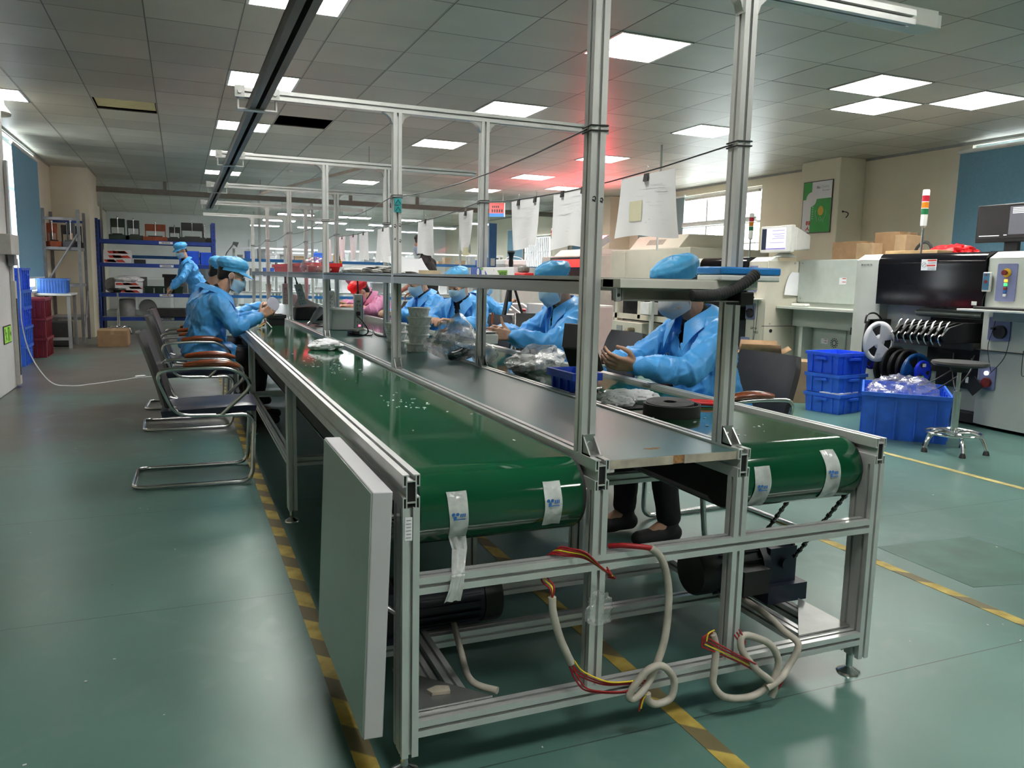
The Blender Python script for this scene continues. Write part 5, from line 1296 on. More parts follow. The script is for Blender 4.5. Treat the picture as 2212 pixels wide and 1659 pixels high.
# cables drooping into the big bin
for k, pts in enumerate((((5.75, 3.6, .40), (5.62, 3.55, .32), (5.5, 3.3, .28), (5.42, 3.05, .33), (5.55, 2.9, .5), (5.8, 3.0, .62)), ((5.8, 3.2, .62), (5.62, 3.05, .45), (5.5, 2.9, .30), (5.42, 2.85, .36), (5.5, 2.8, .52), (5.7, 2.95, .6)),
          ((5.78, 3.8, .42), (5.6, 3.75, .34), (5.45, 3.5, .26), (5.35, 3.3, .30), (5.45, 3.1, .4), (5.8, 3.1, .55)))):
    cable('feeder_cable', 'black cable drooping from the feeder bay towards the large blue bin, %s of three' % ('longest', 'shortest', 'leftmost')[k], pts, .006, BLACK, group='cables under the feeders')

# module between the machines
md = thing('transfer_module', 'grey panelled conveyor module between the two placement machines', 'machine', (6.6, 5.1, 0))
Wb(MB().box((6.38, 4.49, .08), (7.2, 5.78, 1.48)), 'module_body', GREYE, md)
p = Wb(MB().box((6.355, 4.52, .985), (6.38, 5.77, 1.475)), 'upper_panel', mat('sage_panel', (.46, .51, .47), .35, var=.04), md, bevel=.003)
for y in (4.57, 5.72):
    for z in (1.03, 1.44): Ws(MB().cyl((6.353, y, z), (6.347, y, z), .010), 'panel_screw', ZINC, p)
lb = Ws(MB().box((6.3525, 5.03, 1.20), (6.3545, 5.13, 1.275)), 'warning_label', PAPER, p); k = MB().box((6.3515, 5.035, 1.262), (6.3527, 5.085, 1.27)).box((6.3515, 5.035, 1.225), (6.3527, 5.085, 1.232)); Ws(k, 'label_stripe', INKR, p)
Wb(MB().box((6.05, 4.50, .905), (6.40, 5.78, .935)), 'ledge', GREYE, md, bevel=.004)
Wb(MB().box((6.28, 4.6, .70), (6.40, 5.74, .905)), 'ledge_apron', GREYE, md)
Wb(MB().prism([(5.50, .1), (5.55, .1), (5.55, .70), (5.50, .70)], 6.22, 6.40, ax='x'), 'support', GREYE, md)
lo = Wb(MB().box((6.36, 4.98, .36), (6.38, 5.46, .69)), 'lower_door', mat('sage_panel', (.46, .51, .47)), md, bevel=.003)
Ws(MB().box((6.357, 5.24, .52), (6.3605, 5.34, .58)), 'warning_label', PAPER, lo); Ws(MB().box((6.3555, 5.25, .567), (6.3575, 5.29, .574)).box((6.3555, 5.25, .54), (6.3575, 5.29, .547)), 'label_stripe', INKR, lo)
vt = MB()
for q in range(12):
    a = 2*pi*q/12
    for r_ in (.03, .05): vt.bx((0, 0, 0), (.002, .010, .014), M.Translation((6.358, 5.14+r_*math.cos(a), .54+r_*math.sin(a))) @ M.Rotation(-a, 4, 'X'))
Ws(vt, 'fan_vent', INK, lo)
o = Wb(MB().box((6.25, 4.60, .66), (6.36, 4.82, .74)), 'sensor_head', BLACK, md, bevel=.004); Ws(MB().cyl((6.25, 4.78, .70), (6.246, 4.78, .70), .014), 'red_lamp', glow('small_red_lamp', (1, .03, .02), 4), o)
tag(MB().box((-.04, -.12, 0), (.04, .10, .035)).build('white_part', WHITEM, loc=(6.2, 5.55, .936), bevel=.01), 'white plastic part lying on the ledge of the grey module', 'part')

# second machine
m2, hood2 = smt('cream placement machine behind the nearest right worker, monitor on top', 5.79, 7.35, 6.14, 7.05, (6.5, 6.6, 0))
column(m2, 5.79, 6.13, BEIGE); column(m2, 7.06, 7.34, BEIGE); panel_ctl(m2, 5.866, 5.93, 6.06)
Wb(MB().box((5.90, 5.786, .10), (6.36, 5.80, 1.46)), 'side_cover', BEIGE, m2, bevel=.003)
k = MB()
for (x, z) in ((6.30, 1.44), (5.98, .72), (6.31, .72), (6.31, .96), (6.31, .62)): k.cyl((x, 5.786, z), (x, 5.779, z), .010)
for_scr = Wb(k, 'cover_screws', ZINC, m2)
Wb(MB().box((5.86, 5.784, .690), (6.36, 5.7875, .696)), 'cover_seam', INK, m2); Wb(MB().cyl((6.0, 5.786, .635), (6.0, 5.782, .635), .022), 'cable_port', INK, m2)
o = text_mesh('GP  FV', .040, face_mx((5.871, 5.935, .655), (0, -1, 0), (0, 0, 1)), 'lettering', INK, m2, .0008); o.location = -V(m2.location)
o = text_mesh('NEO', .040, face_mx((5.871, 5.895, .61), (0, -1, 0), (0, 0, 1)), 'lettering', INK, m2, .0008); o.location = -V(m2.location)
s_ = Wb(MB().box((5.60, 5.80, 1.00), (5.88, 6.35, 1.012)), 'keyboard_shelf', WHITEM, m2, bevel=.003); Ws(MB().box((5.63, 5.85, 1.013), (5.78, 6.3, 1.035)), 'keyboard', BLACK, s_)
for pts in (((5.84, 5.95, 1.0), (5.85, 5.92, .8), (5.84, 5.9, .5), (5.85, 5.94, .3)), ((5.84, 5.85, 1.0), (5.85, 5.87, .7), (5.83, 5.9, .45), (5.85, 5.97, .42))): Wb(MB().tube(smoothpath(pts, 8), .003, 6), 'hanging_lead', BLACK, m2)
Wb(MB().box((5.95, 6.14, .25), (6.02, 7.05, 1.0)), 'feeder_bay', BLACKM, m2)
for k in range(5): Wb(MB().box((5.72, 6.2+.16*k, .74), (5.96, 6.225+.16*k, .90)), 'feeder_slab', BLACK, m2)
t = thing('paper_sheet', 'white sheet taped askew to the cream side of the machine with the monitor', 'paper', (6.27, 5.775, 1.2))
MB().grid(lambda u, v: V((-.14*(v**.7)-.02+(.205+.04*v)*u-.06*(1-v)*0, -.004-.05*(v**2)*(1-u), .135-.27*v-.01*u)), 10, 10, .0012).build('sheet', PAPER, t)
t = thing('crt_monitor', 'cream tube monitor with lit white screen on the cream machine', 'monitor', (6.02, 5.84, 1.508))
b = MB(); b.box((0, -.27, .05), (.06, .25, .36)); b.build('bezel', WHITEM, t, bevel=.010)
SCR = mat('crt_lit_screen', (.5, .5, .6), .2, emit=(.75, .72, 1.0), estr=.42, var=.02)
MB().box((-.0025, -.185, .085), (-.0005, .145, .33)).build('screen', SCR, t); MB().box((-.003, .145, .085), (-.0005, .225, .33)).build('dark_screen_side', mat('crt_dark_area', (.03, .04, .07), .2), t)
k = MB()
for z in (.30, .26, .235, .21, .16): k.box((-.0045, -.16, z), (-.0026, -.16+random.uniform(.08, .26), z+.006))
k.box((-.0045, -.185, .088), (-.0026, .145, .10)); k.build('screen_text', mat('screen_purple', (.16, .13, .45), .4, emit=(.25, .2, .7), estr=.15), t)
b = MB().prism([(-.25, .07), (.23, .07), (.23, .34), (-.25, .34)], .06, .10, ax='x'); b.add([(.10, -.25, .07), (.10, .23, .07), (.10, .23, .34), (.10, -.25, .34), (.40, -.15, .09), (.40, .13, .09), (.40, .13, .26), (.40, -.15, .26)], [(0, 3, 2, 1), (4, 5, 6, 7), (0, 1, 5, 4), (1, 2, 6, 5), (2, 3, 7, 6), (3, 0, 4, 7)]); b.build('rear_housing', WHITEM, t, bevel=.012)
MB().lathe([(.0, 0), (.14, 0), (.12, .02), (.07, .05), (0, .05)], (.16, 0, 0), 22).build('foot', WHITEM, t)
t = thing('flat_monitor', 'flat black monitor with command window on the nearest machine, before the blue blind', 'monitor', (6.2, 3.08, 1.508))
MB().box((0, -.34, .09), (.035, .33, .42)).build('bezel', BLACK, t, bevel=.006)
MB().box((-.002, -.32, .125), (-.0004, .315, .405)).build('screen', mat('dim_screen', (.012, .010, .010), .25, emit=(.045, .04, .04), estr=.1), t)
MB().box((-.0032, -.32, .155), (-.0022, .02, .395)).build('window_panel', mat('screen_grey', (.05, .05, .055), .4, emit=(.20, .2, .24), estr=.25), t)
k = MB(); random.seed(2)
for r_ in range(4): k.box((-.0046, -.01-.18, .375-.014*r_), (-.0034, -.005, .383-.014*r_))
for r_ in range(5): k.box((-.0046, -.17, .28-.022*r_), (-.0034, -.13, .295-.022*r_))
k.box((-.0046, .10, .145), (-.0034, .29, .152)); k.box((-.0046, .03, .148), (-.0034, .06, .155)); k.build('screen_text', mat('screen_white', (.7, .7, .75), .4, emit=(.75, .75, .8), estr=.3), t)
MB().box((.02, -.06, .0), (.06, .06, .12)).box((-.05, -.13, 0), (.14, .13, .012)).build('stand', BLACK, t)
def tower(loc, label, h=.6, s=1):
    t = thing('signal_tower', label, 'signal lamp', loc)
    z = 0
    MB().cyl((0, 0, 0), (0, 0, .26*s), .012*s).build('rod', STEEL, t); z = .26*s
    MB().lathe([(.014*s, 0), (.03*s, .02*s), (.032*s, .13*s)], (0, 0, z), 20).build('socket', WHITEM, t); z += .13*s
    for (nm, c) in (('green_lens', (.02, .16, .06)), ('amber_lens', (.62, .20, .02)), ('red_lens', (.42, .02, .04))):
        MB().lathe([(.033*s, 0), (.033*s, .058*s)], (0, 0, z), 20).build(nm, mat(nm, c, .18, var=.05), t); z += .060*s
        MB().lathe([(.034*s, 0), (.034*s, .006*s)], (0, 0, z-.004*s), 20).build('collar', WHITEM, t); z += .004*s
    MB().lathe([(.033*s, 0), (.033*s, .04*s), (.028*s, .05*s)], (0, 0, z), 20).build('cap', WHITEM, t)
tower((6.12, 3.90, 1.505), 'red amber green signal tower on the nearest placement machine', s=.96)
tower((6.3, 6.62, 1.508), 'red amber green signal tower on the cream machine before the glaring window', s=.9)
tower((5.98, 11.85, 1.62), 'small striped signal tower on the red lit machine', s=.8)
carton('brown cardboard box with flap, leftmost on the grey module', (6.62, 5.18, 1.481), .3, .42, .20, CARD)
carton('tall cardboard box in the middle of the row on the grey module', (6.72, 4.74, 1.481), .3, .30, .29, CARD, .1)
carton('low cardboard box in front of the tall one on the grey module', (6.48, 4.86, 1.481), .18, .2, .17, CARD2, .1, tape=False)
carton('small cardboard box right of the tall one on the grey module', (6.68, 4.53, 1.481), .28, .13, .25, CARD2, .05, tape=False)
crumple('red_bag', 'crumpled red bag on top of the nearest placement machine', (6.62, 3.95, 1.462), .155, RED, 5, 'bag', (1, 1.25, .5))
o = MB().tube(smoothpath([(0, -.10, 0), (0, -.08, .13), (0, 0, .18), (0, .09, .12), (0, .11, 0)], 6), .016, 8).build('black_hose', BLACK, loc=(6.6, 4.27, 1.47)); tag(o, 'black bent hose beside the red bag on the nearest machine', 'hose')
tag(MB().box((-.10, -.30, 0), (.10, .30, .035)).build('wooden_board', mat('pine_board', (.50, .34, .17), .6, var=.1), loc=(6.22, 4.02, 1.509), bevel=.003), 'thin pale wooden board lying on the nearest machine behind the hood edge', 'board')

# beige oven and the red lit machine further along the row
ov = thing('reflow_oven', 'cream reflow oven with raised hood behind the two nearest right workers', 'machine', (6.5, 8.4, 0))
Wb(MB().box((5.95, 7.42, .95), (7.3, 9.55, 1.66)), 'oven_case', BEIGE, ov, bevel=.006)
h = Wb(MB().prism([(5.97, 1.66), (6.9, 1.66), (6.9, 1.86), (6.14, 1.86)], 7.72, 9.05, ax='y'), 'hood', BEIGE, ov, bevel=.01)
sl = (5.97-6.14)/(1.66-1.86)
Ws(MB().add([(5.97+.17*(z-1.66)/.20-.003, y, z) for y, z in ((8.2, 1.72), (8.2, 1.80), (8.65, 1.80), (8.65, 1.72))], [(0, 1, 2, 3)]), 'vent_plate', mat('taupe_plate', (.30, .28, .23), .5), h)
Wb(MB().box((5.93, 9.1, 1.2), (5.95, 9.5, 1.62)), 'end_cover', BEIGE, ov)
Wb(MB().box((6.2, 7.42, .0), (7.3, 9.55, .95)), 'inner_frame', BLACKM, ov)
Wb(MB().box((5.95, 7.42, .60), (6.0, 9.55, .68)).box((5.95, 9.3, .25), (6.0, 9.38, .95)).box((5.95, 8.62, .62), (6.02, 8.70, .95)), 'frame_bars', BEIGE, ov)
c_ = Wb(MB().box((5.85, 8.40, .12), (6.3, 9.4, .56)), 'drive_cabinet', BEIGE, ov, bevel=.005)
Ws(MB().box((5.83, 8.95, .42), (5.852, 9.1, .50)), 'latch', MGREY, c_)
Ws(MB().tube(smoothpath([(5.85, 8.62, .45), (5.74, 8.6, .45), (5.68, 8.58, .36), (5.68, 8.56, .12)], 6), .035, 12), 'exhaust_hose', mat('brown_hose', (.12, .10, .06), .5), c_)
Wb(MB().box((5.86, 8.16, .1), (5.90, 8.22, .95)), 'front_post', LGREY, ov); Wb(MB().box((5.82, 8.18, .70), (5.98, 8.42, .88)), 'white_tray', WHITE, ov, bevel=.005)
rm = thing('inspection_machine', 'pale machine with red lit dark window behind the second right worker', 'machine', (6.6, 11.1, 0))
Wb(MB().box((5.95, 10.05, .0), (7.3, 12.2, 1.60)), 'machine_body', mat('pinkish_white_enamel', (.62, .55, .50), .4, var=.04), rm, bevel=.01)
Wb(MB().box((5.93, 10.15, 1.15), (5.952, 11.80, 1.58)), 'window', mat('dark_red_window', (.03, .008, .006), .12, var=.3), rm, bevel=.004)
Wb(MB().box((5.925, 10.2, 1.40), (5.931, 11.7, 1.54)), 'lit_strip', mat('red_lit_interior', (.3, .02, .015), .3, emit=(.55, .02, .015), estr=.6, var=.25, scale=2), rm)
Wb(MB().prism([(5.95, 1.60), (6.8, 1.60), (6.8, 1.72), (6.1, 1.72)], 10.3, 11.7, ax='y'), 'top_cover', mat('pinkish_white_enamel', (.62, .55, .50)), rm)
# bins and boxes on the floor
make_crate('parts_crate', 'large deep blue crate under the feeders of the nearest machine', 'crate', (4.99, 2.98, 0), .62, .84, .37, BLUEP2, R(-47), ribs=4, taper=.95, grips=False)
crumple('plastic_wrap', 'clear crumpled wrap inside the large blue crate', (5.0, 3.02, .20), .22, film('wrap_film', (.95, .96, 1), .12, .1, .3, .6, 20), 6, 'wrap', (1.1, .9, .6))
z = 0
for k, (l, h) in enumerate((('bottom', .185), ('middle', .18), ('top', .20))):
    make_crate('stacking_crate', 'blue stacking crate by the cream machine, %s one of three' % l, 'crate', (5.27+.01*k, 4.0+.01*k, z), .42, .36, h, BLUEP2 if k < 2 else BLUEP, R(14-4*k), 'three blue stacking crates', ribs=3, grips=True); z += h+.001
tag(MB().box((-.16, -.10, 0), (.16, .10, .012)).build('white_card', PAPER, loc=(5.24, 3.92, .187), rot=(0, 0, R(14))), 'white card lying in the bottom blue stacking crate', 'card')
carton('open brown carton behind the torn backed chair, flaps up', (5.17, 4.98, 0), .42, .50, .47, CARD, R(-38), open_=True)
carton('narrow closed carton between the open carton and the blue crates', (5.38, 4.60, 0), .20, .32, .42, CARD2, R(-30))
t = thing('barcode_plate', 'black diamond shaped plate hanging on the machine behind the stool', 'plate', (5.80, 2.98, .36), 0)
MB().bx((0, 0, 0), (.012, .12, .12), M.Rotation(pi/4, 4, 'X')).build('plate', BLACK, t); MB().box((-.010, .05, .02), (-.0065, .075, .07)).build('white_tag', PAPER, t)
# poster on the pillar
t = thing('wall_poster', 'green and white framed poster with light bulb on the right pillar', 'poster', (7.648, 6.92, 1.91))
pw, ph = .52, .68
MB().box((-.012, -pw/2-.012, -.012), (0, pw/2+.012, ph+.012)).build('frame', mat('poster_frame', (.06, .055, .045), .4), t)
b = MB().box((-.014, -pw/2, 0), (-.0121, pw/2, ph)); b.build('white_print', PAPER, t)
X = lambda y, z: (pw/2-y*pw, z*ph)   # poster coordinates, u from its left as seen
def flat(pts, d=.0146): return ([(-d, *X(u, v)) for u, v in pts], [tuple(range(len(pts)))[::-1]])
g = MB(); g.add(*flat([(.30, 0), (1, 0), (1, .66), (.30, .66)])); g.add(*flat([(0, .66), (.30, .66), (.30, 1), (0, 1)])); g.build('green_print', GREENP, t)
k = MB(); k.add(*flat([(.30+.19*math.cos(a), .66+.145*math.sin(a)) for a in [2*pi*i/30 for i in range(30)]], .0152)); k.build('white_disc', PAPER, t)
k = MB(); k.add(*flat([(.66+.10*math.cos(a), .41+.085*math.sin(a)*(1.25 if math.sin(a) > 0 else 1)) for a in [2*pi*i/20 for i in range(20)]], .0152)); k.build('bulb_core', YEL, t)
k = MB()
for s_ in (-1, 1): k.tube(smoothpath([(-.0152, *X(.66+.17*s_, .44)), (-.0152, *X(.66+.185*s_, .36)), (-.0152, *X(.66+.13*s_, .27)), (-.0152, *X(.66+.09*s_, .20))], 5), .003, 5)
k.tube([(-.0152, *X(.60, .25)), (-.0152, *X(.66, .22)), (-.0152, *X(.72, .25)), (-.0152, *X(.66, .30)), (-.0152, *X(.60, .25))], .003, 5)
for q in range(8): k.add(*flat([(.355, .58-.045*q), (.385, .58-.045*q), (.385, .60-.045*q), (.355, .60-.045*q)], .0152))
k.build('white_strokes', mat('pale_green_print', (.45, .68, .48), .5), t)
k = MB()
def stroke(a, c, w_=.016): k.tube([(-.0150, *X(*a)), (-.0150, *X(*c))], w_*.35, 5)
for u in (.17, .215, .255, .295): stroke((u, .155), (u, .225))
for v in (.157, .19, .223): stroke((.17, v), (.215, v)); stroke((.255, v), (.295, v))
stroke((.235, .12), (.215, .07)); stroke((.235, .10), (.215, .065)); stroke((.225, .09), (.16, .045)); stroke((.23, .085), (.29, .04))
k.build('red_characters', INKR, t)
o = text_mesh('No', .050, face_mx((-.0146, *X(.53, .885)), (0, -1, 0), (0, 0, 1)), 'lettering', INK, t, .0004)
o = text_mesh('Quality', .050, face_mx((-.0146, *X(.77, .89)), (0, -1, 0), (0, 0, 1)), 'lettering', mat('pale_print', (.50, .56, .50), .6), t, .0004)
o = text_mesh('No prospect', .026, face_mx((-.0146, *X(.80, .82)), (0, -1, 0), (0, 0, 1)), 'lettering', INKG, t, .0004)
tag(MB().tube(smoothpath([(0, 0, 0), (.02, -.03, -.005), (.05, -.045, -.02), (.055, -.04, -.05), (.03, -.035, -.08)], 5), .006, 7).ell((0, -.003, 0), (.014, .008, .014)).build('wall_hook', INK, loc=(7.74, 6.548, 2.17)), 'small black wire hook on the right pillar side', 'hook')
# ------------------------------------------------------------- things on, over and hung from the line
ZS, ZB, ZBT = 1.1955, .7445, .7365
# wires strung along the uprights, with the papers clipped to them
def strung(x, label):
    pts = []
    for k in range(5):
        a, c = YP_[k], YP_[k+1]
        for q in range(6):
            f = q/6; pts.append((x, a+(c-a)*f, 1.555-.035*4*f*(1-f)))
    pts.append((x, YP_[5], 1.555))
    t = thing('strung_wire', label, 'wire', (x, YP_[0], 1.555))
    o = MB().tube(pts, .0022, 6).build('wire', BLACK, t); o.location = (-x, -YP_[0], -1.555)
    for y in YP_:
        xc = X2 if x < .7 else X3
        for dz in (0, .012): o = MB().tube([(xc-.023, y-.023, 1.55+dz), (xc+.023, y-.023, 1.552+dz), (xc+.023, y+.023, 1.55+dz), (xc-.023, y+.023, 1.548+dz)], .0022, 5, closed=True).build('tie', BLACK, t); o.location = (-x, -YP_[0], -1.555)
strung(X2-.023, 'black wire tied along the left row of uprights')
strung(X3-.023, 'black wire tied along the right row of uprights carrying the papers')
XW = X3-.023
def hung(y0, y1, h, label, seed, extra=None, clips=2):
    t = thing('hung_paper', label, 'paper', (XW, (y0+y1)/2, 1.52), group='work sheets hung on the wire')
    w_ = y1-y0; random.seed(seed); s_ = seed*1.3
    def P(u, v): return V((.010*math.sin(u*4+s_)*v+.012*math.sin(u*9+s_)*v*v, (u-.5)*w_*(1+.02*v), .004-h*v-.008*math.sin(u*5+s_)*v))
    MB().grid(P, 20, 14, .0008).build('sheet', PAPER, t, smooth=60)
    b = MB()
    for k in range(14):
        v = .12+.055*k
        if random.random() < .3: continue
        u0 = .12+random.random()*.1; u1 = u0+random.uniform(.2, .6)
        b.add([tuple(P(u, vv)+V((-.0012, 0, 0))) for u, vv in ((u0, v), (u1, v), (u1, v+.012), (u0, v+.012))], [(0, 1, 2, 3)])
    b.build('faint_print', mat('faint_print_ink', (.73, .74, .78), .9, var=.03), t)
    if extra: MB().grid(lambda u, v: P(extra[0]+u*extra[2], extra[1]+v*extra[3])+V((-.0016, 0, 0)), 6, 6).build('note', mat('pale_yellow_note', (.68, .66, .48), .9, var=.03), t)
    for k in range(clips):
        y = (.5 if clips == 1 else (.14, .72)[k]); y = (y-.5)*w_
        c = MB().prism([(-.007, -.018), (.007, -.018), (.003, .006), (-.003, .006)], y-.012, y+.012, ax='y'); c.build('binder_clip', BLACK, t)
        MB().tube([(0, y-.007, .004), (0, y-.009, .024), (0, y, .030), (0, y+.009, .024), (0, y+.007, .004)], .0012, 5).build('clip_wire', ZINC, t)
for a in ((.36, .67, .195, 'nearest hung white sheet, with a yellowish note showing on it', 1, (.55, .42, .24, .34), 1), (.90, 1.19, .215, 'hung white sheet just left of the tall left front post', 2), (1.32, 1.62, .205, 'hung white sheet third from the camera', 3),
          (2.12, 2.34, .20, 'hung white sheet beside the second right upright with a pale green slip', 4, (.02, .88, .6, .2), 1), (2.80, 3.11, .205, 'hung white sheet in front of the standing man', 5, None, 1), (3.86, 4.20, .24, 'hung white sheet just before the third right upright', 6, None, 1),
          (4.53, 4.86, .22, 'hung white sheet left of the second left upright', 7, None, 1), (4.93, 5.26, .21, 'hung white sheet sixth along the wire', 8, None, 1), (5.45, 5.75, .21, 'hung white sheet next to last along the wire', 9, None, 1), (6.2, 6.5, .21, 'furthest hung white sheet', 10, None, 1)):
    hung(*a)
t = thing('binder_clip', 'teal double binder clip stuck on the second left upright', 'clip', (X2, 2.018, 1.50)); 
for k in range(2): MB().prism([(-.018, -.016), (.018, -.016), (.016, .014), (-.016, .014)], -.006, 0, M.Translation((0, 0, .034*k)), 'y').build('clip_body', mat('teal_plastic', (.03, .30, .32), .4), t); MB().tube([(-.012, -.008, .034*k-.012), (0, -.009, .034*k+.008), (.012, -.008, .034*k-.010)], .0014, 5).build('clip_wire', INK, t)

# on the shelf
t = thing('flat_case', 'flat blue and white case lying on the near end of the shelf', 'case', (.885, .024, ZS))
MB().box((-.095, -.05, 0), (.095, .05, .016)).build('case_base', LGREY, t, bevel=.004); MB().box((-.096, -.051, .0165), (.096, .051, .036)).build('case_lid', mat('sky_blue_plastic', (.02, .19, .52), .35, var=.05), t, bevel=.004)
hp = smoothpath([(.70, -.035, 1.158), (.74, -.038, 1.158), (.79, -.042, 1.166), (.84, -.045, 1.186), (.885, -.045, 1.215)], 14)
t = thing('corrugated_hose', 'black corrugated hose poking out over the near end of the shelf', 'hose', (.70, -.035, 1.158))
o = MB().tube(hp, [.0135+(.0014 if i % 2 else -.0004) for i in range(len(hp))], 14).build('hose', BLACKM, t, smooth=25); o.location = (-.70, .035, -1.158)
o = MB().cyl((.885, -.0452, 1.2148), (.889, -.0452, 1.2176), .010).build('hose_mouth', INK, t); o.location = (-.70, .035, -1.158)
PB = thing('product_box', 'long white, blue and green printed carton lying on the shelf before the second right worker', 'box', (.90, 1.73, ZS))
MB().box((-.05, -.27, 0), (.05, .27, .042)).build('box_body', PAPER, PB, bevel=.001)
k = MB()
def fp(b, pts, d=-.0512): return b.add([(d, -u, z) for u, z in pts], [tuple(range(len(pts)))])
fp(k, [(-.27, 0), (-.12, 0), (-.12, .022), (-.16, .042), (-.27, .042)]); fp(k, [(-.075, .03), (-.035, 0), (-.06, 0), (-.075, .016)]); k.box((-.0505, .125, 0), (.0505, .2705, .0425)); k.build('blue_print', mat('box_blue', (.01, .075, .42), .35, var=.05), PB)
k = MB(); fp(k, [(.08, .028), (.20, .028), (.20, .002), (.115, .002)]); fp(k, [(-.15, .040), (-.10, .040), (-.10, .030), (-.13, .030)], -.0516); k.build('green_print', mat('box_green', (.16, .38, .03), .4, var=.05), PB)
k = MB(); k.add([(-.0518, .165+.017*math.cos(a), .02+.017*math.sin(a)) for a in [2*pi*i/20 for i in range(20)]], [tuple(range(20))]); k.build('white_disc_print', PAPER, PB); k = MB().tube([(-.052, .158, .012), (-.052, .172, .028)], .0016, 5); fp(k, [(.03, .036), (.045, .030), (.035, .020), (.04, .030)]); k.build('dark_print', INKG, PB)
o = text_mesh('ZX-AS-M', .020, face_mx((-.0518, -.152, .015), (0, 1, 0), (0, 0, -1)), 'lettering', mat('dark_green_ink', (.02, .09, .01), .5), PB, .0003)
t = thing('red_clamp', 'small red clamp with smoky grey head at the end of the printed carton', 'clamp', (.86, 1.37, ZS))
MB().box((-.02, -.055, 0), (.02, .06, .018)).ell((0, .05, .012), (.018, .02, .012)).build('clamp_body', RED, t, bevel=.004); MB().box((-.018, -.02, .018), (.018, .035, .045)).build('grey_head', mat('smoky_grey', (.16, .16, .15), .3), t, bevel=.008)
t = thing('masking_tape_roll', 'beige masking tape roll on the shelf above the third right worker', 'tape roll', (.70, 2.20, ZS))
MB().lathe([(.038, 0), (.055, 0), (.055, .024), (.038, .024), (.038, 0)], n=32, cap=False).build('roll', mat('beige_tape', (.55, .45, .30), .6, var=.05), t)
crumple('crumpled_wrap', 'crumpled grey plastic wrap on the shelf between the second and third uprights', (.70, 3.30, ZS), .20, mat('grey_wrap', (.40, .40, .39), .35, var=.2), 9, 'wrap', (.8, 2.0, .13))
tag(MB().grid(lambda u, v: V(((u-.5)*.2, (v-.5)*.28, .010+.09*v*v+.01*math.sin(u*6))), 8, 10, .001).build('white_folder', PAPER, loc=(.72, 2.62, ZS)), 'white curled paper folder on the shelf beside the wrap', 'paper')
t = make_crate('red_tray', 'long shallow bright red tray on the shelf under the far papers', 'tray', (.66, 6.45, ZS), .27, 2.7, .085, RED, 0, ribs=0, grips=False)
crumple('clear_wrap', 'clear glossy wrap over the near end of the red tray', (.60, 5.15, ZS), .09, film('clear_wrap_film', (.98, .9, .9), .10, .08, .35, .6, 24), 11, 'wrap', (1.1, 1, .7))

# on the right belt near the camera
t = thing('rubber_roll', 'coiled roll of black rubber strip on the near right belt', 'roll', (1.082, .585, ZBT))
def spiral(r0, r1, n, z0, z1):
    b = MB(); vs = []; N = int(n*36)
    for i in range(N+1):
        a = 2*pi*n*i/N; r = r0+(r1-r0)*i/N
        for rr, zz in ((r, z0), (r+.0028, z0), (r+.0028, z1), (r, z1)): vs.append((rr*math.cos(a), rr*math.sin(a), zz))
    fs = [(0, 1, 2, 3), (4*N+3, 4*N+2, 4*N+1, 4*N)]
    for i in range(N):
        for j in range(4): fs.append((4*i+j, 4*i+4+j, 4*i+4+(j+1) % 4, 4*i+(j+1) % 4))
    return b.add(vs, fs)
RUB = mat('black_rubber', (.020, .019, .019), .5, var=.25)
spiral(.086, .098, 2.2, 0, .040).build('outer_coil', RUB, t, smooth=40)
o = spiral(.02, .080, 14, .002, .042).build('inner_coil', RUB, t, smooth=40); o.rotation_euler = (R(3), R(-2), 0); o.location = (-.004, .006, .004)
tag(MB().box((-.045, -.06, 0), (.045, .06, .004)).build('black_pad', BLACKM, loc=(1.035, .775, ZBT)), 'flat black square pad behind the rubber roll', 'pad')
t = thing('pliers', 'red handled pliers lying behind the rubber roll', 'pliers', (1.25, .745, ZBT), R(-30))
for s_ in (-1, 1): MB().tube(smoothpath([(-.01, .006*s_, .012), (.03, .020*s_, .014), (.08, .022*s_, .014), (.115, .012*s_, .012)], 5), .0085, 8).build('handle', RED, t)
MB().tube([(-.06, 0, .010), (-.03, 0, .012), (0, 0, .012)], [.003, .009, .010], 8).build('jaw', STEEL, t)
for (x, y, sd, r, l) in ((1.045, .88, 21, .060, 'crumpled white printed plastic scrap nearest the bulb screws'), (1.13, .87, 22, .055, 'crumpled white printed plastic scrap beside the rubber roll'), (.995, .80, 25, .045, 'crumpled white plastic scrap against the middle rail')):
    o = crumple('plastic_scrap', l, (x, y, ZBT), r, PAPER, sd, 'scrap', (1.15, 1.0, .42), .3)
    k = MB()
    for q in range(5): k.tube(smoothpath([(-.02+.013*q, -.02, r*.33), (-.015+.013*q, 0, r*.37), (-.02+.012*q, .018, r*.34)], 4), .0022, 5)
    k.build('blue_print', INKB, o)
for (x, y, rz, l) in ((1.015, 1.00, .4, 'threaded metal lamp cap lying on the white scraps'), (.985, .895, 1.2, 'threaded metal lamp cap against the middle rail')):
    t = thing('screw_cap', l, 'lamp cap', (x, y, ZBT+.036), rot=(0, pi/2, rz))
    b = MB(); pr = [(.004, -.022), (.010, -.018)]
    for q in range(6): pr += [(.0125, -.016+.006*q), (.0140, -.013+.006*q)]
    pr += [(.013, .021), (.0, .021)]; b.lathe(pr, n=18).build('screw_shell', STEEL, t); MB().cyl((0, 0, -.026), (0, 0, -.02), .005).build('contact', BLACK, t)
t = thing('amber_tape_roll', 'small flat roll of amber tape between the scraps and the worker', 'tape roll', (1.17, .955, ZBT))
MB().lathe([(.018, 0), (.034, 0), (.034, .012), (.018, .012), (.018, 0)], n=26, cap=False).build('roll', mat('amber_tape', (.45, .20, .03), .25), t)
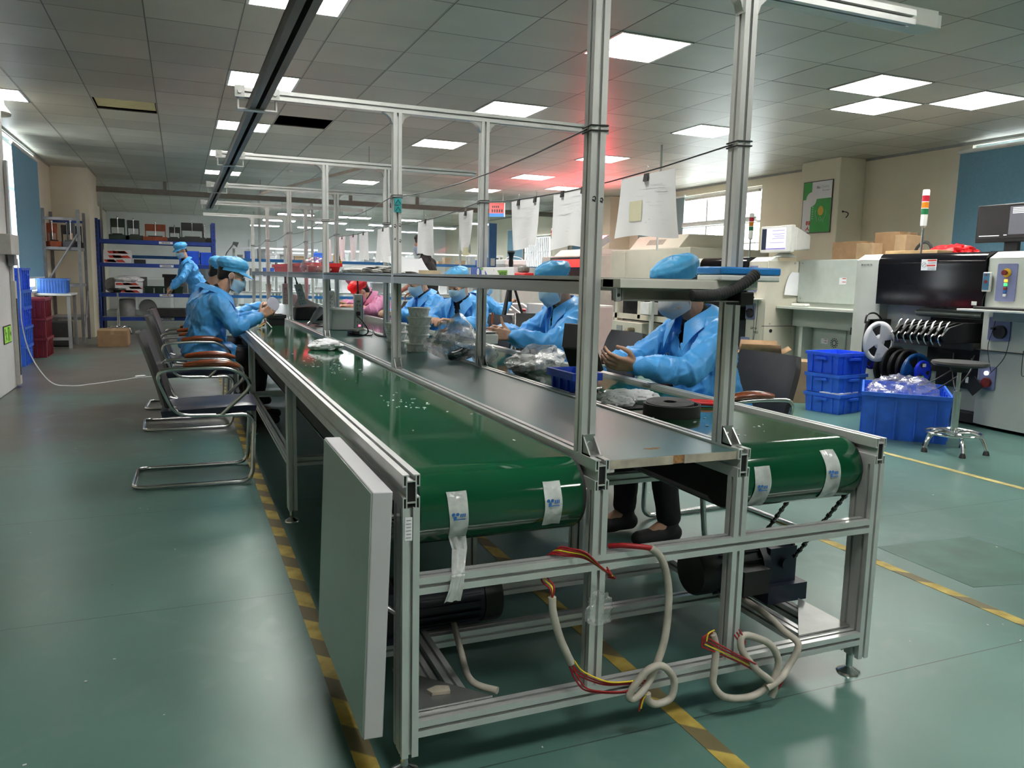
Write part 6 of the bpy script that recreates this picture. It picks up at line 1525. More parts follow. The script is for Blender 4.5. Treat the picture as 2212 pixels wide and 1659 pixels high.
t = make_crate('parts_bin', 'small blue parts bin on the right belt beside the left front post', 'bin', (1.02, 1.20, ZBT), .115, .22, .085, BLUEP, R(0), ribs=3, taper=.88, grips=False)
crumple('white_parts', 'white paper wrapped parts inside the small blue bin', (1.02, 1.15, ZBT+.016), .034, PAPER, 31, 'parts', (.8, 1.2, .9))
for k, (pts, m, l) in enumerate((([(.975, 1.05, .742), (.985, 1.02, .775), (.99, .99, .80), (.985, .95, .79)], REDC, 'thin red wire standing up beside the small blue bin'), ([(.955, 1.06, .748), (.95, 1.02, .785), (.96, .98, .77), (.98, .95, .745)], PAPER, 'thin white wire looped beside the small blue bin'), ([(.93, 1.06, .752), (.945, 1.0, .754), (.955, .96, .758), (.97, .93, .748)], REDC, 'thin red wire lying over the middle rail'))):
    cable('loose_wire', l, pts, .0014, m, 'wire', 'loose wires by the blue bin', 6, 6)
# bags of parts
t = thing('parts_bag', 'large clear plastic bag with black metal parts leaning on the second right upright', 'bag', (.89, 2.38, ZB))
def bag(t, w_, d, h, seed, m, name='bag_film'):
    b = MB(); o_ = V((seed*2.1, seed*5.7, 0)); nu, nv = 44, 20
    def P(u, v):
        a = 2*pi*u; k = (math.sin(pi*min(v*.93+.03, 1)))**.55 if v < .8 else (.55+.9*(1-v))
        x, y = w_/2*k*math.cos(a), d/2*k*math.sin(a); z = h*v**1.1*(1+.25*math.cos(a+seed))
        q = V((x*14, y*14, z*14))+o_; f = 1+.28*(1-2.2*abs(noise.noise(q)))*(.3+v)
        return V((x*f, y*f, max(0, z*(.85+.3*noise.noise(q*.6)))))
    return b.grid(P, nu, nv, 0, closed_u=True).build(name, m, t, smooth=24)
bag(t, .26, .42, .20, 2, CLEAR)
for k in range(5): MB().cyl((-.05+.02*k, -.12+.03*k, .03), (.01+.02*k, -.06+.02*k, .035+.012*(k % 2)), .022).build('black_part', mat('gloss_black_part', (.02, .02, .02), .15, .5), t)
t = thing('parts_bag', 'clear bag of white tube caps on the right belt before the second right worker', 'bag', (1.14, 1.84, ZBT), R(-42))
bag(t, .22, .48, .13, 5, CLEAR); random.seed(7)
for k in range(9):
    x, y = random.uniform(-.06, .06), -.17+.04*k; a = random.uniform(-.5, .5)
    MB().cyl((x-.035*math.cos(a), y-.035*math.sin(a), .03+.012*(k % 3)), (x+.035*math.cos(a), y+.035*math.sin(a), .033+.012*(k % 3)), .026, .024, 20).build('white_cap', WHITE, t)
t = thing('foil_pack', 'crumpled clear pack between the two parts bags', 'bag', (1.01, 2.22, ZBT)); bag(t, .12, .18, .12, 8, CLEAR)
# wrapped cups
WRAP = mat('grey_white_wrapping', (.86, .87, .87), .5, var=.12, scale=30, rvar=.1)
def cup(label, loc, r, h, seed, rz=0):
    b = MB(); n = 56
    def P(u, v):
        a = 2*pi*u; k = 0 if math.cos(a) < -.1 else 1
        prof_ = (.80+.20*v) if v < .78 else (1.04 if v < .93 else 1.0)
        f = prof_*(1+.055*k*math.sin(a*15+3*math.sin(v*4+seed))*(1-v)*1.3*(v > .05)+.012*noise.noise((math.cos(a)*3+seed*4, math.sin(a)*3, v*3)))
        return V((r*f*math.cos(a), r*f*math.sin(a), h*v))
    b.grid(P, n, 14, closed_u=True); t0 = len(b.v)
    b.add([(0, 0, 0), (0, 0, h*.985)], []); 
    for j in range(n): b.f.append((t0, (j+1) % n, j)); b.m.append(0); b.f.append((t0+1, 13*n+j, 13*n+(j+1) % n)); b.m.append(0)
    o = b.build('wrapped_cup', WRAP, loc=loc, rot=(0, 0, rz), smooth=40); tag(o, label, 'wrapped part', 'wrapped round parts in stacks'); return o
z = ZB
for k, l in enumerate(('bottom', 'second', 'middle', 'fourth', 'top')): cup('plastic wrapped round part, %s of the tall front stack' % l, (.83+.004*(k % 2), 2.86-.004*k, z), (.072, .064, .070, .074, .066)[k], .052, k, R(200+25*k)); z += .0525
z = ZB
for k, l in enumerate(('bottom', 'middle', 'top')): cup('plastic wrapped round part, %s of the short stack behind the second left upright' % l, (.76-.003*k, 3.08, z), (.070, .066, .064)[k], .052, k+6, R(210+30*k)); z += .0525
z = ZB
for k, l in enumerate(('bottom', 'top')): cup('plastic wrapped round part, %s of the low stack between the other stacks' % l, (.835, 3.16, z), .055, .05, k+9, R(190+30*k)); z += .0505
# power strips, supply box, cables further along the board
t = thing('supply_box', 'cream sheet metal supply box on the middle board under the power strip', 'electrical box', (.765, 4.86, ZB))
MB().box((-.13, -.20, 0), (.13, .20, .165)).build('case', LGREY, t, bevel=.006)
MB().cyl((-.11, -.2, .14), (-.11, -.203, .14), .006).cyl((.11, -.2, .14), (.11, -.203, .14), .006).build('case_screw', ZINC, t)
def strip(label, loc, rot, h=.27, side=INKB, plug=False, body=None):
    t = thing('power_strip', label, 'power strip', loc, rot=rot)
    MB().box((-.030, -.018, 0), (.030, .018, h)).build('strip_body', body or LGREY, t, bevel=.005); MB().box((.030, -.017, .01), (.034, .017, h-.01)).build('side_band', side, t)
    k = MB()
    for z in (.17, .105, .04):
        for (dx, dz) in ((-.008, .012), (.010, .010), (-.008, -.012)): k.box((dx-.002, -.0192, z*h/.27+dz-.006), (dx+.002, -.0178, z*h/.27+dz+.006))
    k.build('socket_slot', INK, t); MB().box((-.012, -.0192, h-.06), (.012, -.0176, h-.046)).build('switch', MGREY, t)
    MB().cyl((0, 0, h), (0, 0, h+.02), .009).tube(smoothpath([(0, 0, h+.01), (0, .005, h+.06), (-.005, 0, 1.171-loc[2])], 5), .006, 8).build('lead', BLACK, t)
    if plug: MB().box((-.020, -.05, .095), (.008, -.019, .125)).build('plug', BLACK, t, bevel=.005); MB().box((.0, -.0195, .018), (.014, -.0176, .028)).build('red_light', glow('strip_red_light', (1, .05, .1), 4), t)
    return t
strip('white power strip with blue side and black plug hanging in front of the supply box', (.72, 4.05, .80), (0, 0, 0), .25, INKB, True)
cable('mains_lead', 'black plug lead with knotted coil on the board by the supply box', [(.70, 3.99, .90), (.73, 3.95, .86), (.77, 3.94, .79), (.74, 4.0, .753), (.66, 4.1, .752), (.70, 4.2, .753), (.82, 4.05, .752), (.88, 4.3, .80), (.85, 4.05, .753), (.90, 3.85, .752), (.875, 3.6, .756)], .0045, BLACK)
tag(MB().box((-.03, -.045, 0), (.03, .045, .035)).build('black_adapter', BLACK, loc=(.72, 4.22, ZB), rot=(0, 0, .3), bevel=.008), 'black mains adapter on the board in front of the supply box', 'adapter')
strip('grey power strip with lime side hanging behind the supply box', (.70, 5.10, .91), (0, 0, R(20)), .14, LIME)
strip('grey power strip with lime edge leaning over the black pouch', (.60, 5.95, .895), (0, R(-16), 0), .20, LIME)
strip('power strip lit pink hanging near the far red lamp', (.56, 7.0, .86), (0, 0, 0), .22, LGREY)
tag(MB().prism([(-.13, 0), (.15, 0), (.13, .10), (.07, .13), (-.12, .12)], -.10, .10, ax='y').build('black_pouch', BLACKM, loc=(.66, 6.15, ZB), bevel=.015), 'black soft pouch with red tab on the middle board', 'pouch')
t = thing('heat_gun', 'grey hot air gun with black lead standing on the board near the third left upright', 'heat gun', (.64, 5.25, ZB), R(30))
MB().tube([(.02, 0, .14), (-.03, 0, .10), (-.10, 0, .03)], [.035, .032, .018], 14).build('gun_body', MGREY, t); MB().tube([(-.09, 0, .035), (-.13, 0, .016)], [.019, .015], 12).build('nozzle', STEEL, t); MB().tube([(.02, 0, .13), (.06, 0, .08), (.07, 0, .014)], .016, 10).build('grip', BLACK, t)
cable('tool_lead', 'black lead of the hot air gun coiled on the board', [(.70, 5.3, .76), (.72, 5.1, .752), (.62, 5.0, .752), (.58, 5.15, .753), (.66, 5.3, .754), (.60, 5.45, .752)], .005, BLACK)
tag(MB().box((-.06, -.09, 0), (.06, .09, .09)).build('white_drawer_box', WHITE, loc=(.835, 5.55, ZB), bevel=.004), 'white plastic drawer box on the board beside the pink worker', 'box')
o = make_crate('black_tub', 'small black open tub on the left belt in front of the man with glasses', 'tub', (.30, 5.55, ZBT), .14, .2, .09, BLACK, 0, ribs=0, grips=False)
t = thing('wire_bundle', 'bundle of coloured wires in clear wrap on the left belt by the man with glasses', 'wires', (.16, 5.15, ZBT))
random.seed(3)
for k, m in enumerate((REDC, YELC, PAPER, REDC, BLACK, PAPER)):
    MB().tube(smoothpath([(random.uniform(-.06, .06), random.uniform(-.10, -.05), .005), (random.uniform(-.03, .03), 0, .03+.01*k), (random.uniform(-.06, .06), random.uniform(.04, .1), .005)], 6), .0035, 6).build('wire', m, t)
crumple('white_cloth', 'crumpled white cloth on the left green belt', (.335, 3.14, ZBT), .078, PAPER, 41, 'cloth', (1.05, .9, .42), .3)
# scraps on the belts: too many to count
b = MB(); random.seed(12)
for k in range(130):
    if k < 70: x, y = random.gauss(.22, .07), random.gauss(2.45, .35)
    elif k < 95: x, y = random.gauss(.26, .05), random.gauss(1.05, .09)
    elif k < 112: x, y = random.gauss(1.15, .08), random.gauss(.35, .12)
    else: x, y = random.uniform(.05, .43), random.uniform(.25, 4)
    if not (.045 < x < .44 or .97 < x < 1.37) or y < .2: continue
    s_ = random.uniform(.0015, .006); a = random.random()*pi
    b.bx((0, 0, .0008), (s_*2.2, s_, .0014), M.Translation((x, y, ZBT)) @ M.Rotation(a, 4, 'Z'))
o = b.build('belt_scraps', PAPER); tag(o, 'tiny white shavings scattered on the green belts', 'scraps'); o['kind'] = 'stuff'
b = MB()
for k in range(90):
    x, y = random.uniform(-1.6, 3.6), random.uniform(-.6, 4.5); s_ = random.uniform(.002, .005)
    if abs(x-.7) < .85 and y > -.1 and random.random() < .5: continue
    b.bx((0, 0, .001), (s_*1.8, s_, .0015), M.Translation((x, y, .0004)) @ M.Rotation(random.random()*3, 4, 'Z'))
o = b.build('floor_crumbs', PAPER); tag(o, 'tiny white bits scattered on the green floor', 'scraps'); o['kind'] = 'stuff'
# held things
t = thing('black_tray', 'black open tray held by the nearest right worker', 'tray', (1.19, 1.40, .80), rot=(0, R(-24), R(12)))
MB().box((-.010, -.10, 0), (.010, .12, .10)).build('tray_base', BLACK, t, bevel=.004)
o = MB().box((-.006, -.10, .0), (.006, .12, .11)).build('tray_lid', mat('dark_grey_lid', (.035, .035, .042), .35, var=.1), t, bevel=.004); o.location = (-.01, 0, .10); o.rotation_euler = (0, R(30), 0)
t = thing('white_gadget', 'small white ribbed device held by the second right worker', 'device', (1.20, 2.68, .80), R(10))
MB().box((-.06, -.05, 0), (.05, .06, .06)).build('shell', WHITE, t, bevel=.008)
MB().box((-.055, -.045, .06), (.04, .05, .064)).box((-.055, -.045, .07), (.04, .05, .074)).build('slot_plates', LGREY, t); MB().box((-.05, -.04, .064), (.035, .045, .07)).build('dark_gap', INK, t)
t = thing('screwdriver', 'thin red handled screwdriver standing upright in the second right worker hands', 'screwdriver', (1.225, 2.66, .872))
MB().cyl((0, 0, 0), (0, 0, .05), .002).build('blade', STEEL, t); MB().cyl((0, 0, .05), (0, 0, .115), .006).build('handle', mat('orange_red_handle', (.55, .12, .03), .4), t)
# cable harnesses at the near end
def harness(label, loc, pieces):
    t = thing('cable_harness', label, 'cable', loc)
    for (nm, pts, r, m) in pieces: o = MB().tube(smoothpath(pts, 9), r, 9).build(nm, m, t, smooth=80); o.location = -V(loc)
yq = -.026
fan = lambda pts, n, m: [('core_wire', [(p[0]+.006*(k-1)*math.sin(i*.8+1), p[1]-.003*k, p[2]+.005*(k-1)*(1 if 0 < i < len(pts)-1 else 1.6)) for i, p in enumerate(pts)], .0022, mm) for k, mm in zip(range(n), m)]
harness('dusty white cable with bare red and yellow cores hung over the middle crossbar, left one', (.40, yq, .5), [('sheath', [(.346, yq, .425), (.350, yq, .385), (.368, yq, .324), (.388, yq, .278), (.405, yq, .244)], .0100, GREY_CABLE)]
    + fan([(.36, .05, .47), (.345, .02, .455), (.344, yq, .450), (.346, yq, .420)], 3, (REDC, YELC, REDC)) + fan([(.375, .045, .47), (.37, .04, .512), (.395, .0, .520), (.433, yq, .516), (.484, yq-.002, .478), (.515, yq, .455), (.50, yq+.006, .461)], 5, (REDC, REDC, YELC, REDC, REDC))
    + fan([(.405, yq, .244), (.43, yq-.002, .215), (.498, yq-.004, .178), (.56, yq-.004, .166), (.622, yq-.004, .161)], 3, (REDC, REDC, YELC)) + fan([(.405, yq, .244), (.425, yq-.006, .20), (.458, yq-.006, .168), (.554, yq-.008, .146), (.601, yq-.006, .159)], 2, (REDC, REDC)))
harness('dusty white cable hung over the middle crossbar and looped at the bottom, right one', (.62, yq, .4), [('red_sleeve', [(.535, .035, .512), (.56, .0, .522), (.60, yq, .522), (.622, yq, .516)], .0070, REDC),
    ('sheath', [(.620, yq, .518), (.652, yq, .49), (.672, yq, .445), (.684, yq, .374), (.674, yq-.004, .261), (.636, yq-.008, .168), (.600, yq-.014, .132), (.578, yq-.014, .122), (.572, yq-.012, .14), (.614, yq-.02, .195), (.663, yq-.018, .199), (.702, yq-.016, .153), (.697, yq-.014, .103), (.655, yq-.012, .092), (.628, yq-.012, .108), (.624, yq-.012, .128)], .0100, GREY_CABLE)]
    + fan([(.624, yq-.012, .128), (.612, yq-.012, .118), (.606, yq-.01, .09)], 2, (REDC, YELC)))
yq = -.030
harness('tangled dusty white cable looped on the lowest crossbar below the right front post', (.88, yq, .2), [('sheath', [(.829, yq, .254), (.842, yq, .21), (.838, yq-.003, .15), (.839, yq-.004, .106), (.881, yq-.008, .066), (.968, yq-.010, .054), (1.031, yq-.010, .083), (1.053, yq-.010, .135), (1.03, yq-.010, .185), (.99, yq-.006, .215), (.931, yq, .233), (.925, yq-.006, .195), (.97, yq-.016, .136), (1.013, yq-.018, .100), (1.04, yq-.016, .07), (1.034, yq-.012, .042)], .0100, GREY_CABLE)]
    + fan([(.80, yq, .232), (.803, yq, .255), (.828, yq+.004, .258)], 3, (REDC, REDC, YELC)) + fan([(.80, yq, .232), (.85, yq-.006, .205), (.91, yq-.010, .172), (.965, yq-.014, .140)], 4, (REDC, YELC, REDC, REDC)) + fan([(.91, yq+.005, .245), (.925, yq, .22), (.928, yq, .20)], 3, (REDC, REDC, REDC)) + fan([(1.05, yq-.01, .05), (1.075, yq-.012, .08), (1.085, yq-.01, .115)], 1, (REDC,)))
harness('dusty white cable running from the right motor down over the lowest crossbar', (.93, 0, .2), [('sheath', [(1.20, .40, .18), (1.17, .30, .19), (1.14, .12, .20), (1.12, .02, .195), (1.131, yq, .172), (1.094, yq-.004, .113), (1.05, yq-.022, .094), (1.007, yq-.022, .077)], .010, GREY_CABLE)])
cable('motor_cable', 'dusty beige cable drooping from the left motor to the base plate', [(.27, .50, .15), (.25, .42, .17), (.22, .28, .169), (.19, .11, .170), (.235, .04, .170)], .009, GREY_CABLE)
tag(MB().prism([(-.02, -.012), (.025, -.018), (.03, .008), (.0, .02), (-.028, .008)], 0, .008).build('chip_fragment', EDGE, loc=(.10, .10, .161)), 'broken pale chip on the left corner plate', 'fragment')
crumple('clear_film', 'scrap of clear film stuck on the left lower post', (.487, -.012, .33), .03, film('film_scrap', (1, 1, 1), .1, .05, .4, .5, 40), 17, 'film', (1, .4, 1.4))
# white lamp batten on the nearest crossbar
t = thing('lamp_batten', 'white lamp batten lying along the nearest overhead crossbar', 'lamp batten', (1.20, .135, ZX+.012))
MB().prism([(-.028, 0), (.045, 0), (.055, .03), (.012, .052), (-.028, .05)], -.38, .42, ax='x').build('batten_body', WHITEM, t, bevel=.003); MB().box((.42, -.025, .004), (.435, .05, .04)).build('end_cap', LGREY, t)
# ------------------------------------------------------------- plastic partition and the hall behind it
PFILM = film('partition_film', (.97, .98, .98), .05, .05, .16, bump=.35, bscale=1.6)
WRAPF = film('partition_top_film', (.95, .97, .97), .16, .06, .26, bump=.7, bscale=3.0)
pt = thing('plastic_partition', 'clear plastic sheet partition with dark top beam and two blue bands', 'partition', (3.1, YP, 0))
BEAM = mat('brownish_grey_beam', (.26, .245, .215), .5, var=.08)
def Pt(b, nm, m, **k): o = b.build(nm, m, pt, **k); o.location = (-3.1, -YP, 0); return o
Pt(MB().box((-1.86, YP-.05, 2.62), (XR, YP+.05, 2.72)), 'top_beam', BEAM)
for x in (-1.80, -.68, 1.05, 2.1, 3.95, 5.35, 6.9, 8.05): Pt(MB().box((x-.022, YP-.025, 0), (x+.022, YP+.025, 2.62)), 'mullion', LGREY) if x not in (-.68,) else Pt(MB().box((x-.03, YP-.04, 2.72), (x+.03, YP+.04, 2.876)), 'strut', BEAM)
for x in (2.9, 4.35): Pt(MB().box((x-.03, YP-.04, 2.72), (x+.03, YP+.04, 2.876)), 'strut', BEAM)
xs = [-1.80, 1.05, 2.1, 3.95, 5.35, 6.9, 8.05]
for a, c in zip(xs[:-1], xs[1:]):
    Pt(MB().box((a+.022, YP-.004, .02), (c-.022, YP+.004, 2.62)), 'clear_sheet', PFILM)
    for z in (1.40, .66): Pt(MB().box((a+.022, YP-.010, z), (c-.022, YP-.0042, z+.06)), 'blue_band', mat('blue_band_tape', (.03, .19, .52), .45, var=.05))
for a, c in ((-1.86, 1.0), (1.0, 4.35), (4.35, 8.05)): Pt(MB().grid(lambda u, v: V((a+(c-a)*u, YP-.012+.012*math.sin(u*40)*math.sin(v*3), 2.72+.155*v)), 60, 4, .002), 'top_sheet', WRAPF)
t = thing('door_post', 'blue post with white box at the doorway of the partition', 'post', (6.10, YP-.06, 0))
MB().box((-.09, -.03, 0), (.09, .03, 2.40)).build('post', mat('blue_post_paint', (.03, .14, .36), .5), t); MB().box((-.05, -.05, 1.45), (.05, -.03, 1.62)).build('switch', WHITE, t)
t = thing('warning_sign', 'small yellow sign with dark figures stuck on the partition', 'sign', (2.62, YP-.02, 1.42))
MB().box((-.09, -.004, -.02), (.09, 0, .17)).build('plate', mat('sign_yellow', (.75, .50, .02), .5), t); k = MB()
for x in (-.035, .035): k.ell((x, -.006, .12), (.018, .003, .018)).box((x-.022, -.007, .055), (x+.022, -.005, .10))
k.box((-.06, -.007, .015), (.06, -.005, .035)); k.build('figures', mat('sign_brown', (.16, .07, .01), .5), t)
t = thing('hanging_sign', 'tilted red and blue sign hung under the ceiling near the partition', 'sign', (5.55, 13.6, 2.42), R(-35))
MB().box((-.16, -.008, 0), (.16, 0, .28)).build('board', mat('sign_red', (.52, .08, .08), .5), t); MB().box((-.16, -.010, 0), (.16, -.008, .07)).build('blue_strip', INKB, t); MB().box((.15, -.011, 0), (.17, .003, .28)).build('white_edge', WHITE, t)
k = MB(); [k.box((-.10+.04*q, -.0105, .18), (-.075+.04*q, -.0082, .22)) for q in range(4)]; [k.box((-.11+.05*q, -.0105, .09), (-.08+.05*q, -.0082, .15)) for q in range(5)]; k.build('dark_characters', INK, t)
for s_ in (-.12, .12): MB().cyl((s_, -.004, .28), (s_, -.004, .46), .004, n=6).build('hanger', ZINC, t)
# lamps in the hall behind
HGL = glow('hall_tube_glow', (.97, .98, 1.0), 22.0)
hl = None; k = 0
for (x, y) in ((2.0, 17.0), (3.3, 17.0), (4.7, 17.0), (6.4, 17.0), (1.9, 19.4), (3.2, 19.4), (4.6, 19.4), (6.2, 19.4), (1.8, 22), (3.1, 22), (4.5, 22), (6.0, 22)):
    l = 'slim white hall lamp behind the partition, row %s, %s from the left' % (('nearest', 'middle', 'furthest')[k//4], ('first', 'second', 'third', 'fourth')[k % 4]); k += 1
    if hl is None:
        hl = thing('hall_lamp', l, 'ceiling lamp', (x, y, 2.50), group='hall lamps behind the partition')
        MB().box((-.40, -.14, 0), (.40, .14, .04)).build('housing', WHITE, hl); MB().box((-.38, -.12, -.014), (.38, .12, -.001)).build('diffuser', HGL, hl)
        for s_ in (-.3, .3): MB().cyl((s_, 0, .04), (s_, 0, .378), .006, n=6).build('hanger', ZINC, hl)
    else: dup(hl, (x, y, 2.50), 0, l)
# benches behind the partition
bench = None
bl = ('white bench with shelf posts behind the partition, left one', 'white bench with shelf posts behind the partition, middle one', 'white bench with shelf posts behind the partition, right one', 'white bench with shelf posts deep in the hall')
for k, (x, y) in enumerate(((1.6, 17.2), (3.9, 17.2), (6.3, 17.2), (2.8, 20.6))):
    if bench is None:
        bench = thing('hall_bench', bl[k], 'bench', (x, y, 0), group='white benches behind the partition')
        MB().box((-1.0, -.36, .72), (1.0, .36, .76)).build('bench_top', WHITE, bench)
        for sx in (-.92, 0, .92):
            MB().box((sx-.025, .27, 0), (sx+.025, .33, 1.75)).build('post', LGREY, bench)
            MB().box((sx-.025, -.33, 0), (sx+.025, -.27, .72)).build('leg', LGREY, bench)
        for z in (1.08, 1.42): MB().box((-1.0, .02, z), (1.0, .34, z+.03)).build('shelf', LGREY, bench)
        MB().box((-.95, .22, 1.71), (.95, .269, 1.75)).build('light_bar', WHITE, bench)
    else: dup(bench, (x, y, 0), 0, bl[k])
random.seed(21); cols = (WHITE, MGREY, LGREY, BLUEP2, BLACK, WHITE, CARD2, MGREY)
kinds = ('white', 'dark grey', 'pale grey', 'blue', 'black', 'white', 'brown', 'dark grey')
for i, (bx_, by_) in enumerate(((1.6, 17.2), (3.9, 17.2), (6.3, 17.2))):
    for z in (.76, 1.11, 1.45):
        x = -.85
        while x < .85:
            w_ = random.uniform(.10, .30); h = random.uniform(.10, .27); q = random.randrange(8)
            c_ = thing('storage_box', '%s storage box on the %s hall bench, %s level' % (kinds[q], ('left', 'middle', 'right')[i], {.76: 'top', 1.11: 'lower shelf', 1.45: 'upper shelf'}[z]), 'box', (bx_+x+w_/2, by_+.15 if z > .8 else by_+random.uniform(-.15, .1), z), group='boxes on the hall benches, %s, %d, %d' % (kinds[q], i, int(z*100)))
            MB().box((-w_/2, -.10, 0), (w_/2, .10, h)).build('box_body', cols[q], c_, bevel=.006); MB().box((-w_/2-.004, -.104, h*.86), (w_/2+.004, .104, h+.004)).build('box_lid', cols[q], c_)
            x += w_+random.uniform(.05, .25)
t = thing('partition_cabinet', 'white cabinet with green strip behind the partition, by the man with glasses', 'cabinet', (-.02, 16.4, 0))
MB().box((-.3, -.3, 0), (.42, .3, 1.38)).build('cabinet_body', WHITE, t, bevel=.01); MB().box((-.05, -.304, .90), (.2, -.3, .94)).build('green_strip', GREENP, t); MB().box((-.28, -.306, .05), (.05, -.3, 1.3)).build('cabinet_door', LGREY, t)
t = thing('desk_lamp', 'grey articulated bench lamp behind the partition above the blue caps', 'lamp', (.42, 16.4, 1.38))
MB().lathe([(0, 0), (.07, 0), (.07, .02), (0, .02)], n=16).build('base', MGREY, t); MB().tube([(0, 0, .02), (.05, 0, .20), (.20, 0, .40)], .014).build('arm', MGREY, t); MB().tube([(.18, 0, .42), (.28, 0, .38)], [.03, .06], 12).build('shade', MGREY, t)
for k, (x, z0, w_, h) in enumerate(((1.75, 1.85, .34, .55), (2.3, 1.95, .25, .5))): tag(MB().box((-w_/2, -.04, 0), (w_/2, .04, h)).build('wall_panel', LGREY, loc=(x, YB-.05, z0-.2)), 'pale board on the far hall wall, %s one' % ('larger', 'smaller')[k], 'board')
# low wall cupboards along the far hall wall
t = thing('hall_cupboard', 'long low white cupboard against the far hall wall', 'cupboard', (2.8, YB-.3, 0))
MB().box((-4.5, -.28, 0), (4.5, .28, .95)).build('cupboard_body', WHITE, t)
for k in range(9): MB().box((-4.45+k, -.29, .06), (-3.55+k, -.28, .9)).build('cupboard_door', LGREY, t)

# ------------------------------------------------------------- things between the line and the far machines
t = thing('camera_tripod', 'black tripod with pistol grip head behind the shelf, before the second right worker', 'tripod', (2.62, 5.75, 0))
for a, rr in ((-2.45, .42), (-.25, .36), (1.5, .42)):
    c, s_ = math.cos(a), math.sin(a)
    MB().tube([(.03*c, .03*s_, 1.13), (.6*rr*c, .6*rr*s_, .55)], .014).tube([(.55*rr*c, .55*rr*s_, .60), (rr*1.05*c, rr*1.05*s_, .014)], .010).bx((.58*rr*c, .58*rr*s_, .57), (.04, .04, .05)).build('leg', BLACK, t)
MB().cyl((0, 0, .95), (0, 0, 1.22), .018).lathe([(.0, 1.10), (.045, 1.11), (.045, 1.15), (0, 1.16)], n=16).build('column', BLACK, t)
MB().box((-.05, -.04, 1.22), (.06, .04, 1.27)).box((-.09, -.012, 1.245), (-.05, .012, 1.262)).build('head_plate', BLACK, t, bevel=.004)
MB().lathe([(.0, 0), (.020, 0), (.024, .05), (.021, .09), (.026, .13), (.040, .155), (.036, .172), (0, .175)], (.0, 0, 1.29), 16).ell((0, 0, 1.28), (.028, .028, .022)).build('pistol_grip', BLACK, t)
cab = thing('side_cabinet', 'white equipment cabinet with pinkish door behind the second right worker', 'cabinet', (3.74, 6.62, 0))
MB().box((-.42, -.30, .04), (.42, .30, .90)).build('cabinet_body', mat('warm_white_enamel', (.60, .57, .55), .45, var=.04), cab, bevel=.008)
MB().box((-.05, -.312, .06), (.40, -.30, .88)).build('cabinet_door', mat('pinkish_door', (.60, .43, .40), .45, var=.04), cab, bevel=.004); MB().box((-.02, -.32, .55), (.0, -.312, .63)).build('door_handle', BLACK, cab)
MB().box((-.38, -.27, 0), (.38, .27, .04)).build('plinth', BLACKM, cab)
t = thing('glue_bottle', 'small white squeeze bottle on the white cabinet', 'bottle', (3.52, 6.5, .901))
MB().lathe([(0, 0), (.028, 0), (.028, .07), (.018, .085), (0, .085)], n=16).build('bottle_body', WHITE, t); MB().lathe([(.012, .085), (.004, .12), (0, .12)], n=10).build('nozzle', WHITE, t); MB().lathe([(.0284, .03), (.0284, .05)], n=16, cap=False).build('blue_label', INKB, t)
t = thing('waste_bin', 'black waste bin with white bag beside the white cabinet', 'bin', (3.10, 6.28, 0))
MB().lathe([(.0, 0), (.11, 0), (.145, .66), (.150, .66), (.150, .70), (.135, .70), (.105, .02), (0, .02)], n=24).build('bin_body', BLACK, t); o = crumple('bin_bag', 'x', (0, 0, .66), .13, PAPER, 15, 'x', (1, 1, .5)); o.parent = t; del o['label'], o['category']
t = thing('control_console', 'tilted metal console with gauges by the seated far worker', 'console', (3.5, 7.75, 0))
MB().box((-.2, -.2, 0), (.2, .2, .70)).build('pedestal', BLACKM, t); o = MB().box((-.24, -.26, 0), (.24, .26, .06)).build('console_top', ALU, t, bevel=.005); o.location = (0, 0, .74); o.rotation_euler = (R(14), 0, 0)
k = MB().box((-.20, -.22, .061), (.0, .22, .064)).box((.03, -.2, .061), (.2, .2, .064)).build('console_panel', INK, None); k.parent = t; k.location = (0, 0, .74); k.rotation_euler = (R(14), 0, 0)
k = MB().box((-.16, -.1, .0645), (-.06, .1, .068)).build('gauge', WHITE, None); k.parent = t; k.location = (0, 0, .74); k.rotation_euler = (R(14), 0, 0)
k = MB().cyl((.1, -.1, .064), (.1, -.1, .085), .025).build('red_knob', RED, None); k.parent = t; k.location = (0, 0, .74); k.rotation_euler = (R(14), 0, 0)
lm = thing('loader_machine', 'pale low loader machine at the far end of the machine row', 'machine', (5.6, 13.0, 0))
MB().box((-.35, -.5, .08), (.5, .5, 1.34)).build('machine_body', LGREY, lm, bevel=.01); MB().box((-.356, -.4, .5), (-.35, .3, 1.2)).build('machine_door', WHITE, lm); MB().box((-.3, -.45, 0), (.45, .45, .08)).build('plinth', BLACKM, lm)
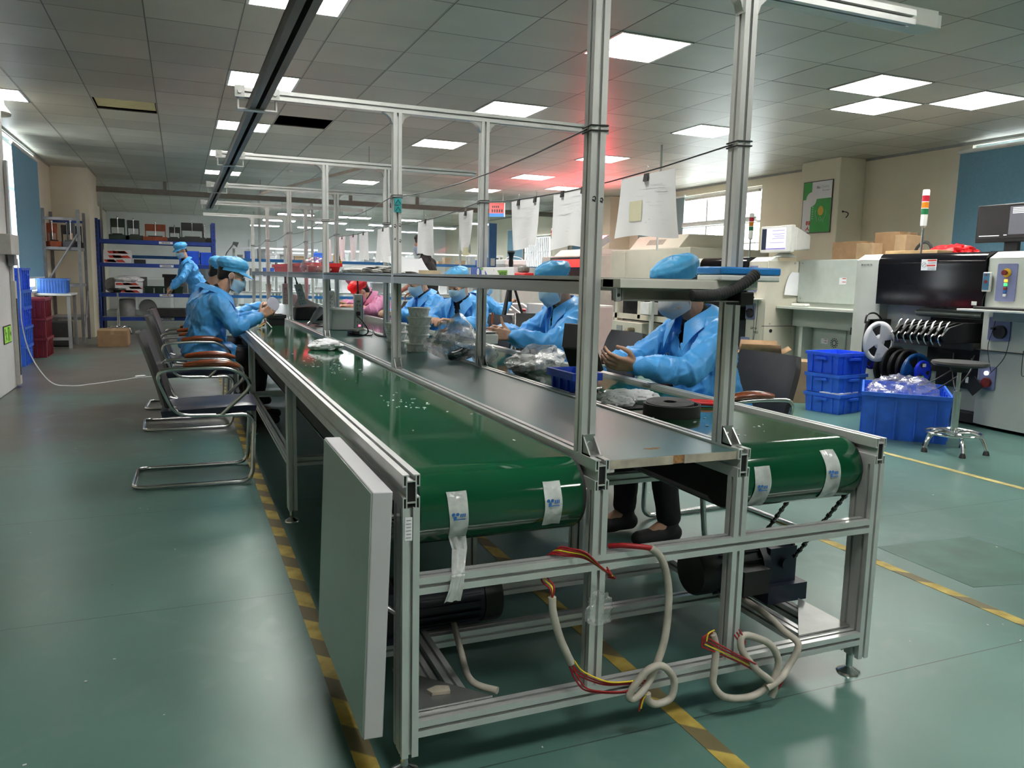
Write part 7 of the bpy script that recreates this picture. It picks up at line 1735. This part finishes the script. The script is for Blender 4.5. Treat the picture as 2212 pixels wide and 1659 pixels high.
t = thing('desktop_printer', 'grey and white desktop printer on the far loader machine', 'printer', (5.55, 12.8, 1.341))
MB().box((-.22, -.22, 0), (.25, .25, .10)).build('lower_case', MGREY, t, bevel=.01); MB().box((-.22, -.22, .10), (.25, .25, .20)).build('upper_case', WHITE, t, bevel=.012); MB().tube(smoothpath([(-.2, -.2, .2), (-.1, -.22, .26), (.1, -.2, .24), (.22, -.1, .2)], 6), .008).build('white_lead', WHITE, t)
# ceiling rods
for k, (x, y, h) in enumerate(((5.15, 7.0, 1.3),)): tag(MB().cyl((0, 0, 0), (0, 0, h), .014).build('air_pipe', LGREY, loc=(x, y, ZC-h)), 'thin pale pipe dropping from the ceiling before the glaring window', 'pipe')
tag(MB().tube([(1.9, 9.0, 2.62), (.95, 13.8, 2.62)], .022, 8).cyl((1.9, 9.0, 2.62), (1.9, 9.0, 2.87), .006, n=6).cyl((.95, 13.8, 2.62), (.95, 13.8, 2.87), .006, n=6).build('ceiling_pipe', mat('pinkish_pipe', (.50, .40, .34), .5)), 'slim pinkish pipe hung under the ceiling above the line', 'pipe')
# red work lamps
def redlamp(loc, rz, label, w_, d, s_=1):
    RGL = glow('red_lamp_glow', (1.0, .05, .10), s_)
    t = thing('red_work_lamp', label, 'lamp', loc, rot=(0, R(rz), 0))
    MB().box((-w_/2, -d/2, 0), (w_/2, d/2, .03)).build('lamp_tray', MGREY, t, bevel=.004); MB().box((-w_/2+.01, -d/2+.01, .0305), (w_/2-.01, d/2-.01, .036)).build('lamp_glass', RGL, t)
    for q in (-1, 1): MB().box((q*w_/2-.004, -d/2, 0), (q*w_/2+.004, d/2, .12)).build('side_lip', MGREY, t); MB().box((-w_/2, q*d/2-.004, 0), (w_/2, q*d/2+.004, .12)).build('end_lip', MGREY, t)  # tall lips added around the glass to narrow the red beam
redlamp((.74, 7.15, ZB+.055), 26, 'glowing red work lamp lying on the middle board between the pink workers', .22, .50, 8.0)
redlamp((6.4, 10.9, 1.79), -32, 'glowing red lamp on top of the red lit machine', .30, .60, 55.0)
